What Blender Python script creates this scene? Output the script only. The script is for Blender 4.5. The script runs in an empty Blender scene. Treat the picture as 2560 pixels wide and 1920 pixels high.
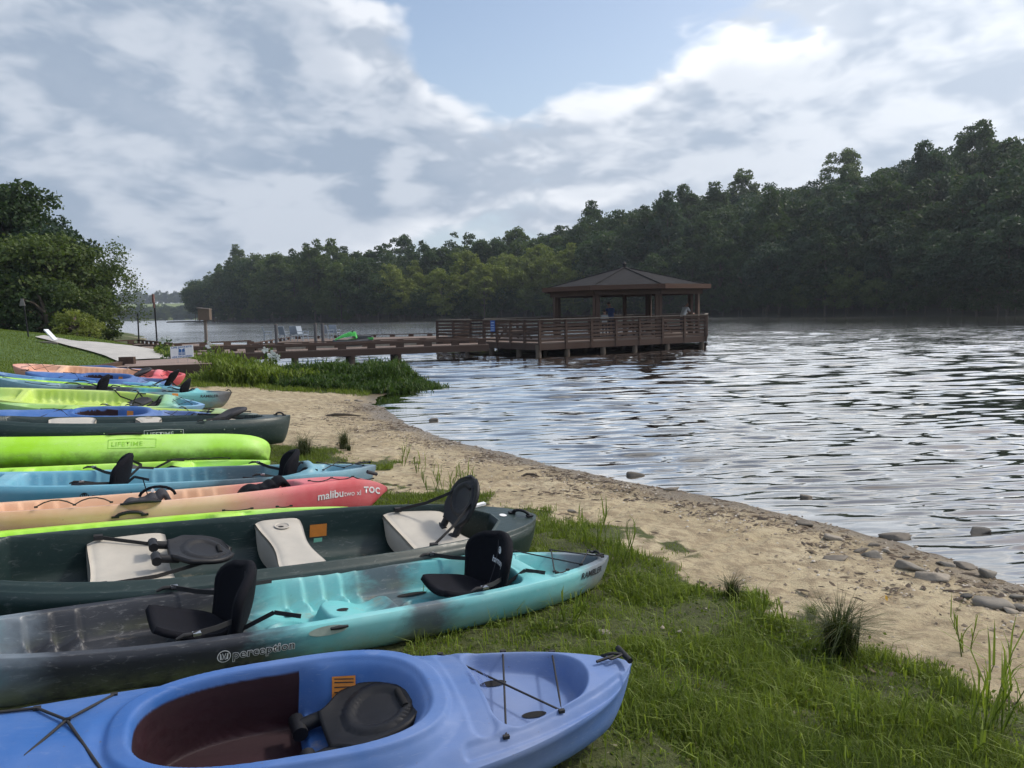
import bpy, math, random
import numpy as np
from mathutils import Vector, Matrix, Euler
R = math.radians
rng = np.random.default_rng(7)
random.seed(7)
C = bpy.context.scene.collection
SC = bpy.context.scene
# ------------------------------------------------------------------ camera
FPX = 1923.0; CAM_H = 2.1
PITCH = math.atan(185 / FPX); ROLL = math.atan(0.022)
_f = np.array([0, math.cos(PITCH), -math.sin(PITCH)]); _r = np.array([1.0, 0, 0]); _u = np.cross(_r, _f)
_c, _s = math.cos(ROLL), math.sin(ROLL)
CR = _c * _r - _s * _u; CU = _s * _r + _c * _u; CF = _f
cam = bpy.data.cameras.new('camera'); cam_ob = bpy.data.objects.new('camera', cam); C.objects.link(cam_ob)
cam.sensor_width = 36; cam.lens = 36 * FPX / 2560; cam.clip_start = 0.05; cam.clip_end = 20000
M = Matrix(((CR[0], CU[0], -CF[0], 0), (CR[1], CU[1], -CF[1], 0), (CR[2], CU[2], -CF[2], CAM_H), (0, 0, 0, 1)))
cam_ob.matrix_world = M
SC.camera = cam_ob
def ray(px, py):
    d = CF * FPX + CR * (px - 1280) + CU * (960 - py); return d / np.linalg.norm(d)
def at_z(px, py, z):
    d = ray(px, py); return np.array([0, 0, CAM_H]) + d * ((z - CAM_H) / d[2])
def at_y(px, py, Y):
    d = ray(px, py); return np.array([0, 0, CAM_H]) + d * (Y / d[1])
# ------------------------------------------------------------------ render settings
SC.render.engine = 'CYCLES'
SC.cycles.use_denoising = True
SC.cycles.max_bounces = 4; SC.cycles.diffuse_bounces = 2; SC.cycles.glossy_bounces = 3; SC.cycles.transmission_bounces = 2; SC.cycles.transparent_max_bounces = 6
SC.cycles.use_adaptive_sampling = True; SC.cycles.adaptive_threshold = 0.02
SC.cycles.caustics_reflective = False; SC.cycles.caustics_refractive = False
SC.cycles.sample_clamp_indirect = 6
SC.view_settings.view_transform = 'Standard'; SC.view_settings.look = 'None'
SC.view_settings.gamma = 1.0; SC.view_settings.exposure = 0.5
SC.view_settings.use_curve_mapping = False
# ------------------------------------------------------------------ node helpers
class NT:
    def __init__(s, tree): s.t = tree; s.n = tree.nodes; s.l = tree.links
    def new(s, typ, **kw):
        nd = s.n.new(typ)
        for k, v in kw.items():
            if k == 'ins':
                for i, val in v.items(): s.put(nd.inputs[i], val)
            else: setattr(nd, k, v)
        return nd
    def put(s, sock, val):
        if isinstance(val, bpy.types.NodeSocket): s.l.new(val, sock)
        elif val is not None:
            try: sock.default_value = val
            except Exception:
                sock.default_value = tuple(val) + (1.0,)
    def math(s, op, a, b=None, c=None, clamp=False):
        nd = s.new('ShaderNodeMath', operation=op, use_clamp=clamp)
        for i, v in enumerate((a, b, c)):
            if v is not None: s.put(nd.inputs[i], v)
        return nd.outputs[0]
    def vmath(s, op, a, b=None):
        nd = s.new('ShaderNodeVectorMath', operation=op)
        s.put(nd.inputs[0], a)
        if b is not None:
            s.put(nd.inputs[3] if op == 'SCALE' else nd.inputs[1], b)
        return nd.outputs['Value'] if op in ('LENGTH', 'DOT_PRODUCT', 'DISTANCE') else nd.outputs[0]
    def noise(s, vec, scale, detail=4, rough=0.55, dist=0.0, out='Fac'):
        nd = s.new('ShaderNodeTexNoise', ins={'Scale': scale, 'Detail': detail, 'Roughness': rough, 'Distortion': dist})
        if vec is not None: s.l.new(vec, nd.inputs['Vector'])
        return nd.outputs[out]
    def ramp(s, fac, stops, interp='LINEAR'):
        nd = s.new('ShaderNodeValToRGB'); cr = nd.color_ramp; cr.interpolation = interp
        while len(cr.elements) < len(stops): cr.elements.new(0.5)
        for e, (p, c) in zip(cr.elements, stops):
            e.position = p; e.color = tuple(c) + (1,) if hasattr(c, '__len__') else (c, c, c, 1)
        s.put(nd.inputs[0], fac); return nd.outputs[0]
    def mix(s, fac, a, b, blend='MIX'):
        nd = s.new('ShaderNodeMix', data_type='RGBA', blend_type=blend)
        s.put(nd.inputs[0], fac); s.put(nd.inputs[6], a); s.put(nd.inputs[7], b); return nd.outputs[2]
    def map(s, v, a, b, c=0.0, d=1.0, kind='SMOOTHSTEP'):
        nd = s.new('ShaderNodeMapRange', interpolation_type=kind, ins={0: v, 1: a, 2: b, 3: c, 4: d}); return nd.outputs[0]
    def scalev(s, vec, sc):
        nd = s.new('ShaderNodeMapping', ins={'Vector': vec, 'Scale': sc}); return nd.outputs[0]
    def bump(s, h, strength=0.3, dist=0.02, normal=None):
        nd = s.new('ShaderNodeBump', ins={'Strength': strength, 'Distance': dist, 'Height': h})
        if normal is not None: s.l.new(normal, nd.inputs['Normal'])
        return nd.outputs[0]
def c4(c): return tuple(c) + (1.0,)
# ------------------------------------------------------------------ sky and sun
SUN_AZ, SUN_EL = R(72), R(46)      # azimuth clockwise from +Y
world = bpy.data.worlds.new('World'); SC.world = world; world.use_nodes = True
world.cycles.sampling_method = 'MANUAL'; world.cycles.sample_map_resolution = 256
w = NT(world.node_tree); w.n.clear()
geo = w.new('ShaderNodeTexCoord').outputs['Generated']
sky = w.new('ShaderNodeTexSky', sky_type='NISHITA', sun_disc=False, sun_elevation=SUN_EL, sun_rotation=SUN_AZ,
            air_density=1.0, dust_density=2.2, ozone_density=1.0, altitude=50)
d = w.vmath('NORMALIZE', geo)
sx = w.new('ShaderNodeSeparateXYZ', ins={0: d}); X, Y, Z = sx.outputs
zc = w.math('MAXIMUM', Z, 0.0)
az = w.math('ARCTAN2', X, Y); el = w.math('ARCSINE', Z)
# cloud texture space: azimuth stretched, elevation compressed toward the horizon (clouds recede there)
elw = w.math('POWER', w.math('MAXIMUM', el, 0.002), 0.8)
cv = w.new('ShaderNodeCombineXYZ', ins={0: w.math('MULTIPLY', az, 1.0), 1: w.math('MULTIPLY', elw, 1.75), 2: 0.37}).outputs[0]
# three-dimensional direction noise so nothing breaks behind the viewer
dv = w.new('ShaderNodeCombineXYZ', ins={0: X, 1: Y, 2: w.math('MULTIPLY', elw, 1.9)}).outputs[0]
def cloud_field(vec):
    """broad masses plus billows: folded noise gives the rounded cauliflower edges of cumulus"""
    base = w.noise(vec, 2.6, 4, 0.5)
    wv = w.vmath('ADD', vec, w.vmath('SCALE', w.noise(vec, 5.0, 2, 0.5, 0, 'Color'), 0.10))
    tot = w.math('MULTIPLY_ADD', base, 0.78, -0.02)
    for f, k in ((5.5, 0.13), (12.0, 0.085), (25.0, 0.048), (52.0, 0.026)):
        r = w.math('ABSOLUTE', w.math('MULTIPLY_ADD', w.noise(wv, f, 0, 0.5), 2.0, -1.0)); tot = w.math('MULTIPLY_ADD', w.math('SUBTRACT', 0.72, r), k, tot)
    return tot
n0 = cloud_field(dv)
toward = w.vmath('ADD', dv, (0.040, 0.012, 0.062))
n1 = cloud_field(toward)
def px_dir(px, py): return ray(px, py)
BANKS = [  # pixel centre, half size in px, weight of the cloud masses seen in the photograph
    (250, 190, 520, 230, 0.30), (980, 380, 240, 120, 0.26), (860, 505, 220, 90, 0.20), (1380, 470, 240, 120, 0.18), (1690, 290, 260, 150, 0.22),
    (2150, 290, 330, 190, 0.28), (2500, 330, 280, 260, 0.24), (1950, 0, 260, 50, 0.16), (2300, 130, 200, 120, 0.12), (400, 560, 420, 110, 0.16), (120, 430, 240, 120, 0.16),
    (640, 60, 200, 130, 0.18), (985, 110, 60, 120, 0.16)]
GAPS = [(1340, 180, 300, 230, -0.17), (1130, 50, 330, 120, -0.13), (1780, 110, 360, 90, -0.15), (470, 320, 200, 60, -0.03)]
ae = w.new('ShaderNodeCombineXYZ', ins={0: az, 1: el, 2: 0.0}).outputs[0]
bias = None
for (px, py, hx, hy, wt) in BANKS + GAPS:
    dd = ray(px, py); a0 = math.atan2(dd[0], dd[1]); e0 = math.asin(dd[2]); kx = FPX / hx / 1.55; ky = FPX / hy / 1.55
    nd = w.new('ShaderNodeVectorMath', operation='MULTIPLY_ADD', ins={0: ae, 1: (kx, ky, 0), 2: (-a0 * kx, -e0 * ky, 0)})
    g = w.math('MULTIPLY_ADD', w.vmath('DOT_PRODUCT', nd.outputs[0], nd.outputs[0]), -1.0, 1.0, clamp=True)
    bias = w.math('MULTIPLY', g, wt) if bias is None else w.math('MULTIPLY_ADD', g, wt, bias)
# away from the view the cover is the same on average
dens = w.math('ADD', w.math('ADD', n0, bias), -0.045)
cover = w.map(dens, 0.445, 0.555)
thick = w.map(dens, 0.52, 0.80)
lit = w.map(w.math('SUBTRACT', n0, n1), -0.070, 0.066)
sd = (math.sin(SUN_AZ) * math.cos(SUN_EL), math.cos(SUN_AZ) * math.cos(SUN_EL), math.sin(SUN_EL))
cosd = w.vmath('DOT_PRODUCT', d, sd)
near = w.map(cosd, 0.30, 0.92)
skyc = w.mix(1.0, sky.outputs[0], (0.136, 0.130, 0.122, 1), 'MULTIPLY')
horiz = w.map(el, -0.02, 0.40, 0.85, 0.0)
skyc = w.mix(w.math('MULTIPLY', horiz, 0.85), skyc, w.mix(near, (0.38, 0.47, 0.58, 1), (0.72, 0.79, 0.86, 1)))
dark_c = w.mix(near, (0.255, 0.315, 0.405, 1), (0.50, 0.565, 0.66, 1))
lite_c = w.mix(near, (0.66, 0.685, 0.73, 1), (1.10, 1.10, 1.10, 1))
shade = w.math('MULTIPLY', lit, w.math('SUBTRACT', 1.0, w.math('MULTIPLY', thick, 0.45)))
shade = w.math('ADD', w.math('MULTIPLY', shade, 0.9), w.math('MULTIPLY', w.math('SUBTRACT', 1.0, thick), 0.22), clamp=True)
cl = w.mix(shade, dark_c, lite_c)
col = w.mix(w.math('MULTIPLY', cover, 0.95), skyc, cl)
bg = w.new('ShaderNodeBackground', ins={'Color': col, 'Strength': 1.0})
out = w.new('ShaderNodeOutputWorld'); w.l.new(bg.outputs[0], out.inputs[0])
sun = bpy.data.lights.new('sun', 'SUN'); sun.energy = 1.7; sun.angle = R(7); sun.color = (1.0, 0.94, 0.84)
sun_ob = bpy.data.objects.new('sun', sun); C.objects.link(sun_ob)
sun_ob.rotation_euler = Vector((-sd[0], -sd[1], -sd[2])).to_track_quat('-Z', 'Y').to_euler()
# ------------------------------------------------------------------ mesh helpers
def mesh_np(name, V, F, smooth=False):
    V = np.asarray(V, np.float32); F = np.asarray(F, np.int32)
    me = bpy.data.meshes.new(name); k = F.shape[1]
    me.vertices.add(len(V)); me.vertices.foreach_set('co', V.ravel())
    me.loops.add(F.size); me.loops.foreach_set('vertex_index', F.ravel())
    me.polygons.add(len(F)); me.polygons.foreach_set('loop_start', np.arange(0, F.size, k, dtype=np.int32))
    try: me.polygons.foreach_set('loop_total', np.full(len(F), k, np.int32))
    except Exception: pass
    if smooth: me.polygons.foreach_set('use_smooth', np.ones(len(F), bool))
    me.update(calc_edges=True); me.validate()
    return me
def set_col(me, name, cols):      # per-vertex colour
    a = me.color_attributes.new(name, 'FLOAT_COLOR', 'POINT')
    c = np.ones((len(me.vertices), 4), np.float32); c[:, :3] = cols; a.data.foreach_set('color', c.ravel())
def link(name, me, mat=None, parent=None):
    o = bpy.data.objects.new(name, me); C.objects.link(o)
    if mat is not None and me is not None and not me.materials: me.materials.append(mat)
    if parent is not None: o.parent = parent
    return o
def tag(o, label=None, cat=None, group=None, kind=None):
    if label: o['label'] = label
    if cat: o['category'] = cat
    if group: o['group'] = group
    if kind: o['kind'] = kind
    return o
def thing(name, label, cat, loc=(0, 0, 0), rz=0.0, group=None):
    o = bpy.data.objects.new(name, None); C.objects.link(o); o.location = loc; o.rotation_euler = (0, 0, rz); o.empty_display_size = 0.2
    return tag(o, label, cat, group)
def copy_tree(o, parent=None):
    c = o.copy(); C.objects.link(c)
    if parent is not None: c.parent = parent
    for ch in list(o.children): copy_tree(ch, c)
    return c
class MB:
    """collects boxes, bars, tubes and prisms into one mesh"""
    def __init__(s): s.v = []; s.f = []; s.sm = []
    def add(s, V, F, smooth=False):
        b = len(s.v); s.v += [tuple(map(float, p)) for p in V]; s.f += [tuple(i + b for i in f) for f in F]; s.sm += [smooth] * len(F); return s
    def box(s, c, size, rz=0.0, rx=0.0, ry=0.0):
        m = Euler((rx, ry, rz)).to_matrix(); P = []
        for dz in (-.5, .5):
            for dx, dy in ((-.5, -.5), (.5, -.5), (.5, .5), (-.5, .5)):
                P.append(Vector(c) + m @ Vector((dx * size[0], dy * size[1], dz * size[2])))
        return s.add(P, [(3, 2, 1, 0), (4, 5, 6, 7), (0, 1, 5, 4), (1, 2, 6, 5), (2, 3, 7, 6), (3, 0, 4, 7)])
    def bar(s, a, b, wd, ht, up=(0, 0, 1)):
        a = Vector(a); b = Vector(b); t = (b - a).normalized(); up = Vector(up)
        side = t.cross(up)
        if side.length < 1e-4: side = t.cross(Vector((1, 0, 0)))
        side.normalize(); n = side.cross(t); P = []
        for q in (a, b):
            for i, j in ((-1, -1), (1, -1), (1, 1), (-1, 1)): P.append(q + side * i * wd / 2 + n * j * ht / 2)
        return s.add(P, [(0, 1, 2, 3), (7, 6, 5, 4), (0, 4, 5, 1), (1, 5, 6, 2), (2, 6, 7, 3), (3, 7, 4, 0)])
    def tube(s, pts, r, n=8, caps=True):
        pts = [Vector(p) for p in pts]; k = len(pts); rr = r if hasattr(r, '__len__') else [r] * k
        V = []; nrm = None
        for i, p in enumerate(pts):
            t = (pts[min(i + 1, k - 1)] - pts[max(i - 1, 0)]).normalized()
            if nrm is None:
                nrm = t.cross(Vector((0, 0, 1)))
                if nrm.length < 1e-3: nrm = t.cross(Vector((1, 0, 0)))
            else: nrm = nrm - t * nrm.dot(t)
            nrm.normalize(); bi = t.cross(nrm)
            for j in range(n):
                a = 2 * math.pi * j / n; V.append(p + (nrm * math.cos(a) + bi * math.sin(a)) * rr[i])
        F = [(i * n + j, i * n + (j + 1) % n, (i + 1) * n + (j + 1) % n, (i + 1) * n + j) for i in range(k - 1) for j in range(n)]
        s.add(V, F, True)
        if caps: s.add(V[:n], [tuple(range(n))[::-1]]); s.add(V[-n:], [tuple(range(n))])
        return s
    def prism(s, poly, z0, z1):
        n = len(poly); P = [(x, y, z0) for x, y in poly] + [(x, y, z1) for x, y in poly]
        return s.add(P, [tuple(range(n))[::-1], tuple(range(n, 2 * n))] + [(i, (i + 1) % n, n + (i + 1) % n, n + i) for i in range(n)])
    def mesh(s, name):
        me = bpy.data.meshes.new(name); me.from_pydata(s.v, [], s.f); me.polygons.foreach_set('use_smooth', s.sm); me.update(); return me
    def build(s, name, mat, parent=None): return link(name, s.mesh(name), mat, parent)
def smooth01(x): x = np.clip(x, 0, 1); return x * x * (3 - 2 * x)
def sstep(a, b, x): return smooth01((x - a) / (b - a))
def vnoise(x, y, seed=0, octaves=4, freq=1.0, gain=0.5):
    """value noise in numpy"""
    x = np.asarray(x, float); y = np.asarray(y, float); tot = np.zeros(np.broadcast(x, y).shape); amp = 1.0; nrm = 0
    for o in range(octaves):
        g = np.random.default_rng(seed * 31 + o).random((256, 256)); fx = x * freq + 17.3 * o; fy = y * freq + 9.1 * o
        ix = np.floor(fx).astype(int); iy = np.floor(fy).astype(int); tx = smooth01(fx - ix); ty = smooth01(fy - iy)
        ix %= 256; iy %= 256; ix1 = (ix + 1) % 256; iy1 = (iy + 1) % 256
        tot = tot + amp * ((g[ix, iy] * (1 - tx) + g[ix1, iy] * tx) * (1 - ty) + (g[ix, iy1] * (1 - tx) + g[ix1, iy1] * tx) * ty)
        nrm += amp; amp *= gain; freq *= 2
    return tot / nrm
# ------------------------------------------------------------------ materials
MATS = {}
def newmat(name):
    m = bpy.data.materials.new(name); m.use_nodes = True; t = NT(m.node_tree); b = t.n['Principled BSDF']; MATS[name] = m
    return m, t, b
def objc(t): return t.new('ShaderNodeTexCoord').outputs['Object']
def simple(name, colour, rough=0.6, var=0.25, scale=8.0, metal=0.0, spec=0.5, bump=0.0, bscale=60.0, stretch=None):
    m, t, b = newmat(name); oc = objc(t)
    if stretch: oc = t.scalev(oc, stretch)
    n = t.noise(oc, scale, 5, 0.6)
    lo = tuple(max(0, x * (1 - var)) for x in colour); hi = tuple(x * (1 + var) for x in colour)
    t.put(b.inputs['Base Color'], t.ramp(n, [(0.3, lo), (0.7, hi)]))
    b.inputs['Metallic'].default_value = metal; b.inputs['Specular IOR Level'].default_value = spec
    t.put(b.inputs['Roughness'], t.map(n, 0.2, 0.8, max(0.03, rough - 0.1), min(1, rough + 0.1), 'LINEAR'))
    if bump: t.put(b.inputs['Normal'], t.bump(t.noise(oc, bscale, 4), bump, 0.01))
    return m
def leaf_mat(name, lo, hi, trans=0.35, rough=0.6):
    m, t, b = newmat(name)
    att = t.new('ShaderNodeVertexColor', layer_name='tint'); info = t.new('ShaderNodeObjectInfo')
    sep = t.new('ShaderNodeSeparateColor', ins={0: att.outputs[0]})
    f = t.math('ADD', t.math('MULTIPLY', sep.outputs[0], 0.75), t.math('MULTIPLY', info.outputs['Random'], 0.25))
    col = t.mix(f, c4(lo), c4(hi)); col = t.mix(t.math('MULTIPLY', sep.outputs[1], 0.5), col, (0.16, 0.13, 0.05, 1))
    t.put(b.inputs['Base Color'], col); b.inputs['Roughness'].default_value = rough; b.inputs['Specular IOR Level'].default_value = 0.25
    tr = t.new('ShaderNodeBsdfTranslucent', ins={0: t.mix(1.0, col, (1.25, 1.35, 0.7, 1), 'MULTIPLY')})
    mx = t.new('ShaderNodeMixShader', ins={0: trans, 1: b.outputs[0], 2: tr.outputs[0]})
    t.l.new(mx.outputs[0], t.n['Material Output'].inputs[0]); return m
# ------------------------------------------------------------------ terrain of the near bank
SHORE = [(12, -14), (9, -7), (6.6, -1.5), (5.2, 2.0), (4.35, 4.2), (3.75, 5.51), (3.34, 6.52), (2.83, 7.48), (1.88, 8.58), (0.61, 10.05), (-1.07, 12.48), (-2.21, 14.96),
         (-3.16, 17.71), (-3.35, 19.2), (-2.9, 21.0), (-2.75, 22.4), (-3.6, 23.6), (-6.5, 24.8), (-8.6, 27.2), (-10.8, 31.5), (-14, 37.5), (-18, 43), (-23.5, 49.5), (-28, 58), (-34, 72), (-46, 95),
         (-80, 150), (-140, 240)]
LAND = np.array(SHORE + [(-400, 240), (-400, -40), (12, -40)], float)
def signed_dist(x, y):
    x = np.asarray(x, float); y = np.asarray(y, float); best = np.full(x.shape, 1e9)
    for (ax, ay), (bx, by) in zip(SHORE[:-1], SHORE[1:]):
        dx, dy = bx - ax, by - ay; t = np.clip(((x - ax) * dx + (y - ay) * dy) / (dx * dx + dy * dy), 0, 1)
        best = np.minimum(best, np.hypot(x - ax - t * dx, y - ay - t * dy))
    ins = np.zeros(x.shape, bool); n = len(LAND)
    for i in range(n):
        (x1, y1), (x2, y2) = LAND[i], LAND[(i + 1) % n]
        c = ((y1 > y) != (y2 > y)) & (x < (x2 - x1) * (y - y1) / (y2 - y1 + 1e-12) + x1); ins ^= c
    return np.where(ins, best, -best)
def ground_z(x, y, detail=True):
    x = np.asarray(x, float); y = np.asarray(y, float); s = signed_dist(x, y)
    if detail: s = s + (vnoise(x, y, 3, 3, 1.3) - 0.5) * 0.25
    m = 0.05 + 0.055 * sstep(7, 12, y)
    z = np.where(s < 0, np.maximum(0.16 * s, -2.0), 0.085 * np.minimum(s, 4.4))
    z = z + np.where(s > 4.4, m * np.minimum(s - 4.4, 8.6), 0) + np.where(s > 13, 0.03 * np.minimum(s - 13, 20), 0)
    # the low reed bed by the walkway is flatter
    reed = np.exp(-(((x + 6) / 4.5) ** 2 + ((y - 22.5) / 2.2) ** 2)); z = z * (1 - 0.45 * reed)
    z = z - 0.085 * np.exp(-(((x + 1.2) / 2.6) ** 2 + ((y - 4.6) / 1.3) ** 2))
    z = z + 0.72 * sstep(0.6, 6.0, s) * sstep(24.5, 35, y)
    z = z + 0.65 * np.exp(-(((x + 28) / 6.5) ** 2 + ((y - 29) / 6.5) ** 2))
    return z
def gz(x, y): return float(ground_z(np.array([x]), np.array([y]), False)[0])
def on_ground(px, py, dz=0.0):
    """the point of the bank seen at a photograph pixel"""
    d = ray(px, py); Ys = np.concatenate([np.linspace(1.2, 12, 500), np.linspace(12, 70, 900)[1:]]); T = Ys / d[1]; X = d[0] * T; Z = CAM_H + d[2] * T - dz
    k = np.nonzero(ground_z(X, Ys, False) >= Z)[0]; k = int(k[0]) if len(k) else len(Ys) - 1
    return np.array([X[k], Ys[k], gz(X[k], Ys[k])])
def axis(segs):
    out = [segs[0][0]]
    for a, b, st in segs:
        n = max(1, int(round((b - a) / st))); out += list(a + (b - a) * np.arange(1, n + 1) / n)
    return np.array(out)
gx = axis([(-400, -120, 20), (-120, -40, 4), (-40, -14, 0.6), (-14, -5, 0.12), (-5, 6, 0.05), (6, 14, 0.5)])
gy = axis([(-40, -4, 4), (-4, 1.5, 0.4), (1.5, 10, 0.05), (10, 20, 0.10), (20, 32, 0.25), (32, 70, 1.0), (70, 240, 12)])
GX, GY = np.meshgrid(gx, gy); SD = signed_dist(GX, GY)
GZ = ground_z(GX, GY)
beach = sstep(0.05, 0.6, SD)
GZ = GZ + beach * ((vnoise(GX, GY, 5, 4, 1.7) - 0.5) * 0.05 + (vnoise(GX, GY, 6, 3, 5.5) - 0.5) * 0.030 + (np.abs(vnoise(GX, GY, 8, 2, 3.1) - 0.5)) * -0.05)
pr = np.random.default_rng(19)
for _ in range(150):                       # footprints
    cx, cy, a_ = pr.uniform(-3.5, 4.2), pr.uniform(2.8, 15), pr.uniform(0, 3.14)
    i0, i1 = np.searchsorted(gx, [cx - 0.4, cx + 0.4]); j0, j1 = np.searchsorted(gy, [cy - 0.4, cy + 0.4]); sl_ = (slice(j0, j1), slice(i0, i1))
    dx, dy = GX[sl_] - cx, GY[sl_] - cy; u = dx * math.cos(a_) + dy * math.sin(a_); v = -dx * math.sin(a_) + dy * math.cos(a_); rr = (u / 0.14) ** 2 + (v / 0.065) ** 2
    GZ[sl_] += sstep(0.5, 1.2, SD[sl_]) * (-0.026 * np.exp(-rr ** 1.5) + 0.010 * np.exp(-((np.sqrt(rr) - 1.45) / 0.35) ** 2))
for (ax, ay), (bx, by) in (((0.35, 4.9), (2.6, 7.3)), ((-0.2, 5.9), (1.6, 8.4)), ((0.55, 5.0), (2.9, 7.1)), ((-1.0, 7.2), (0.3, 10.0)), ((1.2, 3.6), (3.6, 5.4)), ((-2.9, 11.3), (-1.6, 13.0))):   # keel drag marks
    L_ = math.hypot(bx - ax, by - ay); u = ((GX - ax) * (bx - ax) + (GY - ay) * (by - ay)) / L_; v = (-(GX - ax) * (by - ay) + (GY - ay) * (bx - ax)) / L_ + 0.05 * np.sin(u * 2.1)
    GZ += np.where((u > 0) & (u < L_), 1, 0) * sstep(0.1, 0.5, SD) * (-0.016 * np.exp(-(v / 0.05) ** 2) + 0.008 * np.exp(-((np.abs(v) - 0.10) / 0.04) ** 2))
def grass_amount(x, y, s):
    """1 where turf covers the bank, 0 on bare sand"""
    n = vnoise(x, y, 11, 4, 0.9) - 0.5; n2 = vnoise(x, y, 12, 3, 3.0) - 0.5
    edge = np.interp(y, [0, 2.0, 3.0, 4.0, 4.75, 5.2, 5.7, 6.4, 7.5, 8.5, 9.7, 10.5, 11.1, 11.6, 14, 17, 19, 60], [1.15, 1.3, 1.9, 2.4, 2.4, 2.6, 2.6, 2.4, 2.55, 2.6, 2.3, 2.3, 3.4, 7.2, 7.5, 7.2, 6.2, 5.0])
    g = sstep(-0.35, 0.35, (s - edge) + n * (1.1 + 0.9 * sstep(5, 7, y)) + n2 * (0.5 + 0.8 * sstep(5, 7, y)))
    far_bed = sstep(18.6, 20.2, y + n * 1.5) * sstep(0.0, 0.4, s); return np.clip(np.maximum(g, far_bed), 0, 1)
GR = grass_amount(GX, GY, SD)
LAWN = sstep(19.3, 20.6, GY + 0.25 * (GX + 10)) * sstep(3.6, 4.8, SD) * sstep(-8.5, -10.0, GX)
WET = 1 - sstep(0.05, 0.85, SD + (vnoise(GX, GY, 21, 3, 2.0) - 0.5) * 0.7)
PEB = np.clip((1 - sstep(0.3, 1.6, SD + (vnoise(GX, GY, 22, 3, 1.5) - 0.5))) + sstep(0.62, 0.7, vnoise(GX, GY, 23, 3, 0.8)) * 0.6, 0, 1)
ny, nx = GX.shape
idx = np.arange(ny * nx).reshape(ny, nx)
F = np.stack([idx[:-1, :-1], idx[:-1, 1:], idx[1:, 1:], idx[1:, :-1]], -1).reshape(-1, 4)
me = mesh_np('ground', np.stack([GX, GY, GZ], -1).reshape(-1, 3), F, True)
set_col(me, 'zone', np.stack([GR, LAWN, WET], -1).reshape(-1, 3)); set_col(me, 'peb', np.stack([PEB, PEB, PEB], -1).reshape(-1, 3))
m, t, b = newmat('bank')
oc = objc(t); zn = t.new('ShaderNodeSeparateColor', ins={0: t.new('ShaderNodeVertexColor', layer_name='zone').outputs[0]})
pb = t.new('ShaderNodeSeparateColor', ins={0: t.new('ShaderNodeVertexColor', layer_name='peb').outputs[0]}).outputs[0]
n1 = t.noise(oc, 0.9, 6, 0.6); n2 = t.noise(oc, 7, 6, 0.65); n3 = t.noise(oc, 55, 4, 0.6); n4 = t.noise(t.scalev(oc, (1, 1.6, 1)), 18, 5, 0.7, 0.6)
sand = t.ramp(n1, [(0.3, (0.30, 0.245, 0.150)), (0.55, (0.415, 0.348, 0.225)), (0.75, (0.49, 0.425, 0.295))])
sand = t.mix(t.map(n2, 0.44, 0.60, 0.0, 0.65), sand, (0.19, 0.142, 0.088, 1)); foot = t.noise(t.scalev(oc, (1, 1.3, 1)), 3.3, 3, 0.5, 1.2); sand = t.mix(t.map(foot, 0.58, 0.66, 0, 0.35), sand, (0.17, 0.128, 0.082, 1)); sand = t.mix(t.map(n3, 0.5, 0.75, 0, 0.4), sand, (0.44, 0.37, 0.28, 1))
deb = t.math('MULTIPLY', t.map(n4, 0.57, 0.65), t.map(n1, 0.38, 0.58)); sand = t.mix(t.math('MULTIPLY', deb, 0.7), sand, (0.085, 0.06, 0.04, 1))
vor = t.new('ShaderNodeTexVoronoi', ins={'Vector': oc, 'Scale': 26.0}); vc = t.new('ShaderNodeSeparateColor', ins={0: vor.outputs['Color']})
pebc = t.ramp(vc.outputs[0], [(0.0, (0.12, 0.085, 0.06)), (0.45, (0.24, 0.18, 0.13)), (0.8, (0.33, 0.27, 0.2)), (1.0, (0.46, 0.41, 0.34))])
pmask = t.math('MULTIPLY', t.math('MULTIPLY', pb, t.map(vor.outputs['Distance'], 0.012, 0.022, 1.0, 0.0)), t.map(vc.outputs[1], 0.35, 0.45))
sand = t.mix(pmask, sand, pebc)
wet = zn.outputs[2]; sand = t.mix(t.math('MULTIPLY', wet, 0.75), sand, t.mix(n2, (0.07, 0.052, 0.036, 1), (0.14, 0.105, 0.07, 1)))
soil = t.ramp(n2, [(0.3, (0.035, 0.036, 0.014)), (0.6, (0.065, 0.080, 0.022)), (0.8, (0.10, 0.10, 0.04))])
lawn = t.ramp(t.noise(t.scalev(oc, (1, 2.5, 1)), 3.0, 7, 0.75), [(0.3, (0.045, 0.085, 0.018)), (0.55, (0.075, 0.125, 0.028)), (0.75, (0.11, 0.16, 0.045))])
gmask = t.map(t.math('ADD', zn.outputs[0], t.math('MULTIPLY', t.math('SUBTRACT', n2, 0.5), 0.9)), 0.35, 0.65)
colr = t.mix(gmask, sand, soil); colr = t.mix(zn.outputs[1], colr, lawn)
t.put(b.inputs['Base Color'], colr); t.put(b.inputs['Roughness'], t.map(wet, 0.3, 1.0, 0.9, 0.32)); b.inputs['Specular IOR Level'].default_value = 0.35
h = t.math('ADD', t.math('MULTIPLY', n2, 0.9), t.math('MULTIPLY', n3, 0.35)); h = t.math('ADD', h, t.math('MULTIPLY', pmask, 0.5)); h = t.math('ADD', h, t.math('MULTIPLY', n4, 0.4))
t.put(b.inputs['Normal'], t.bump(h, 0.8, 0.035))
tag(link('ground', me, m), kind='structure')
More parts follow.
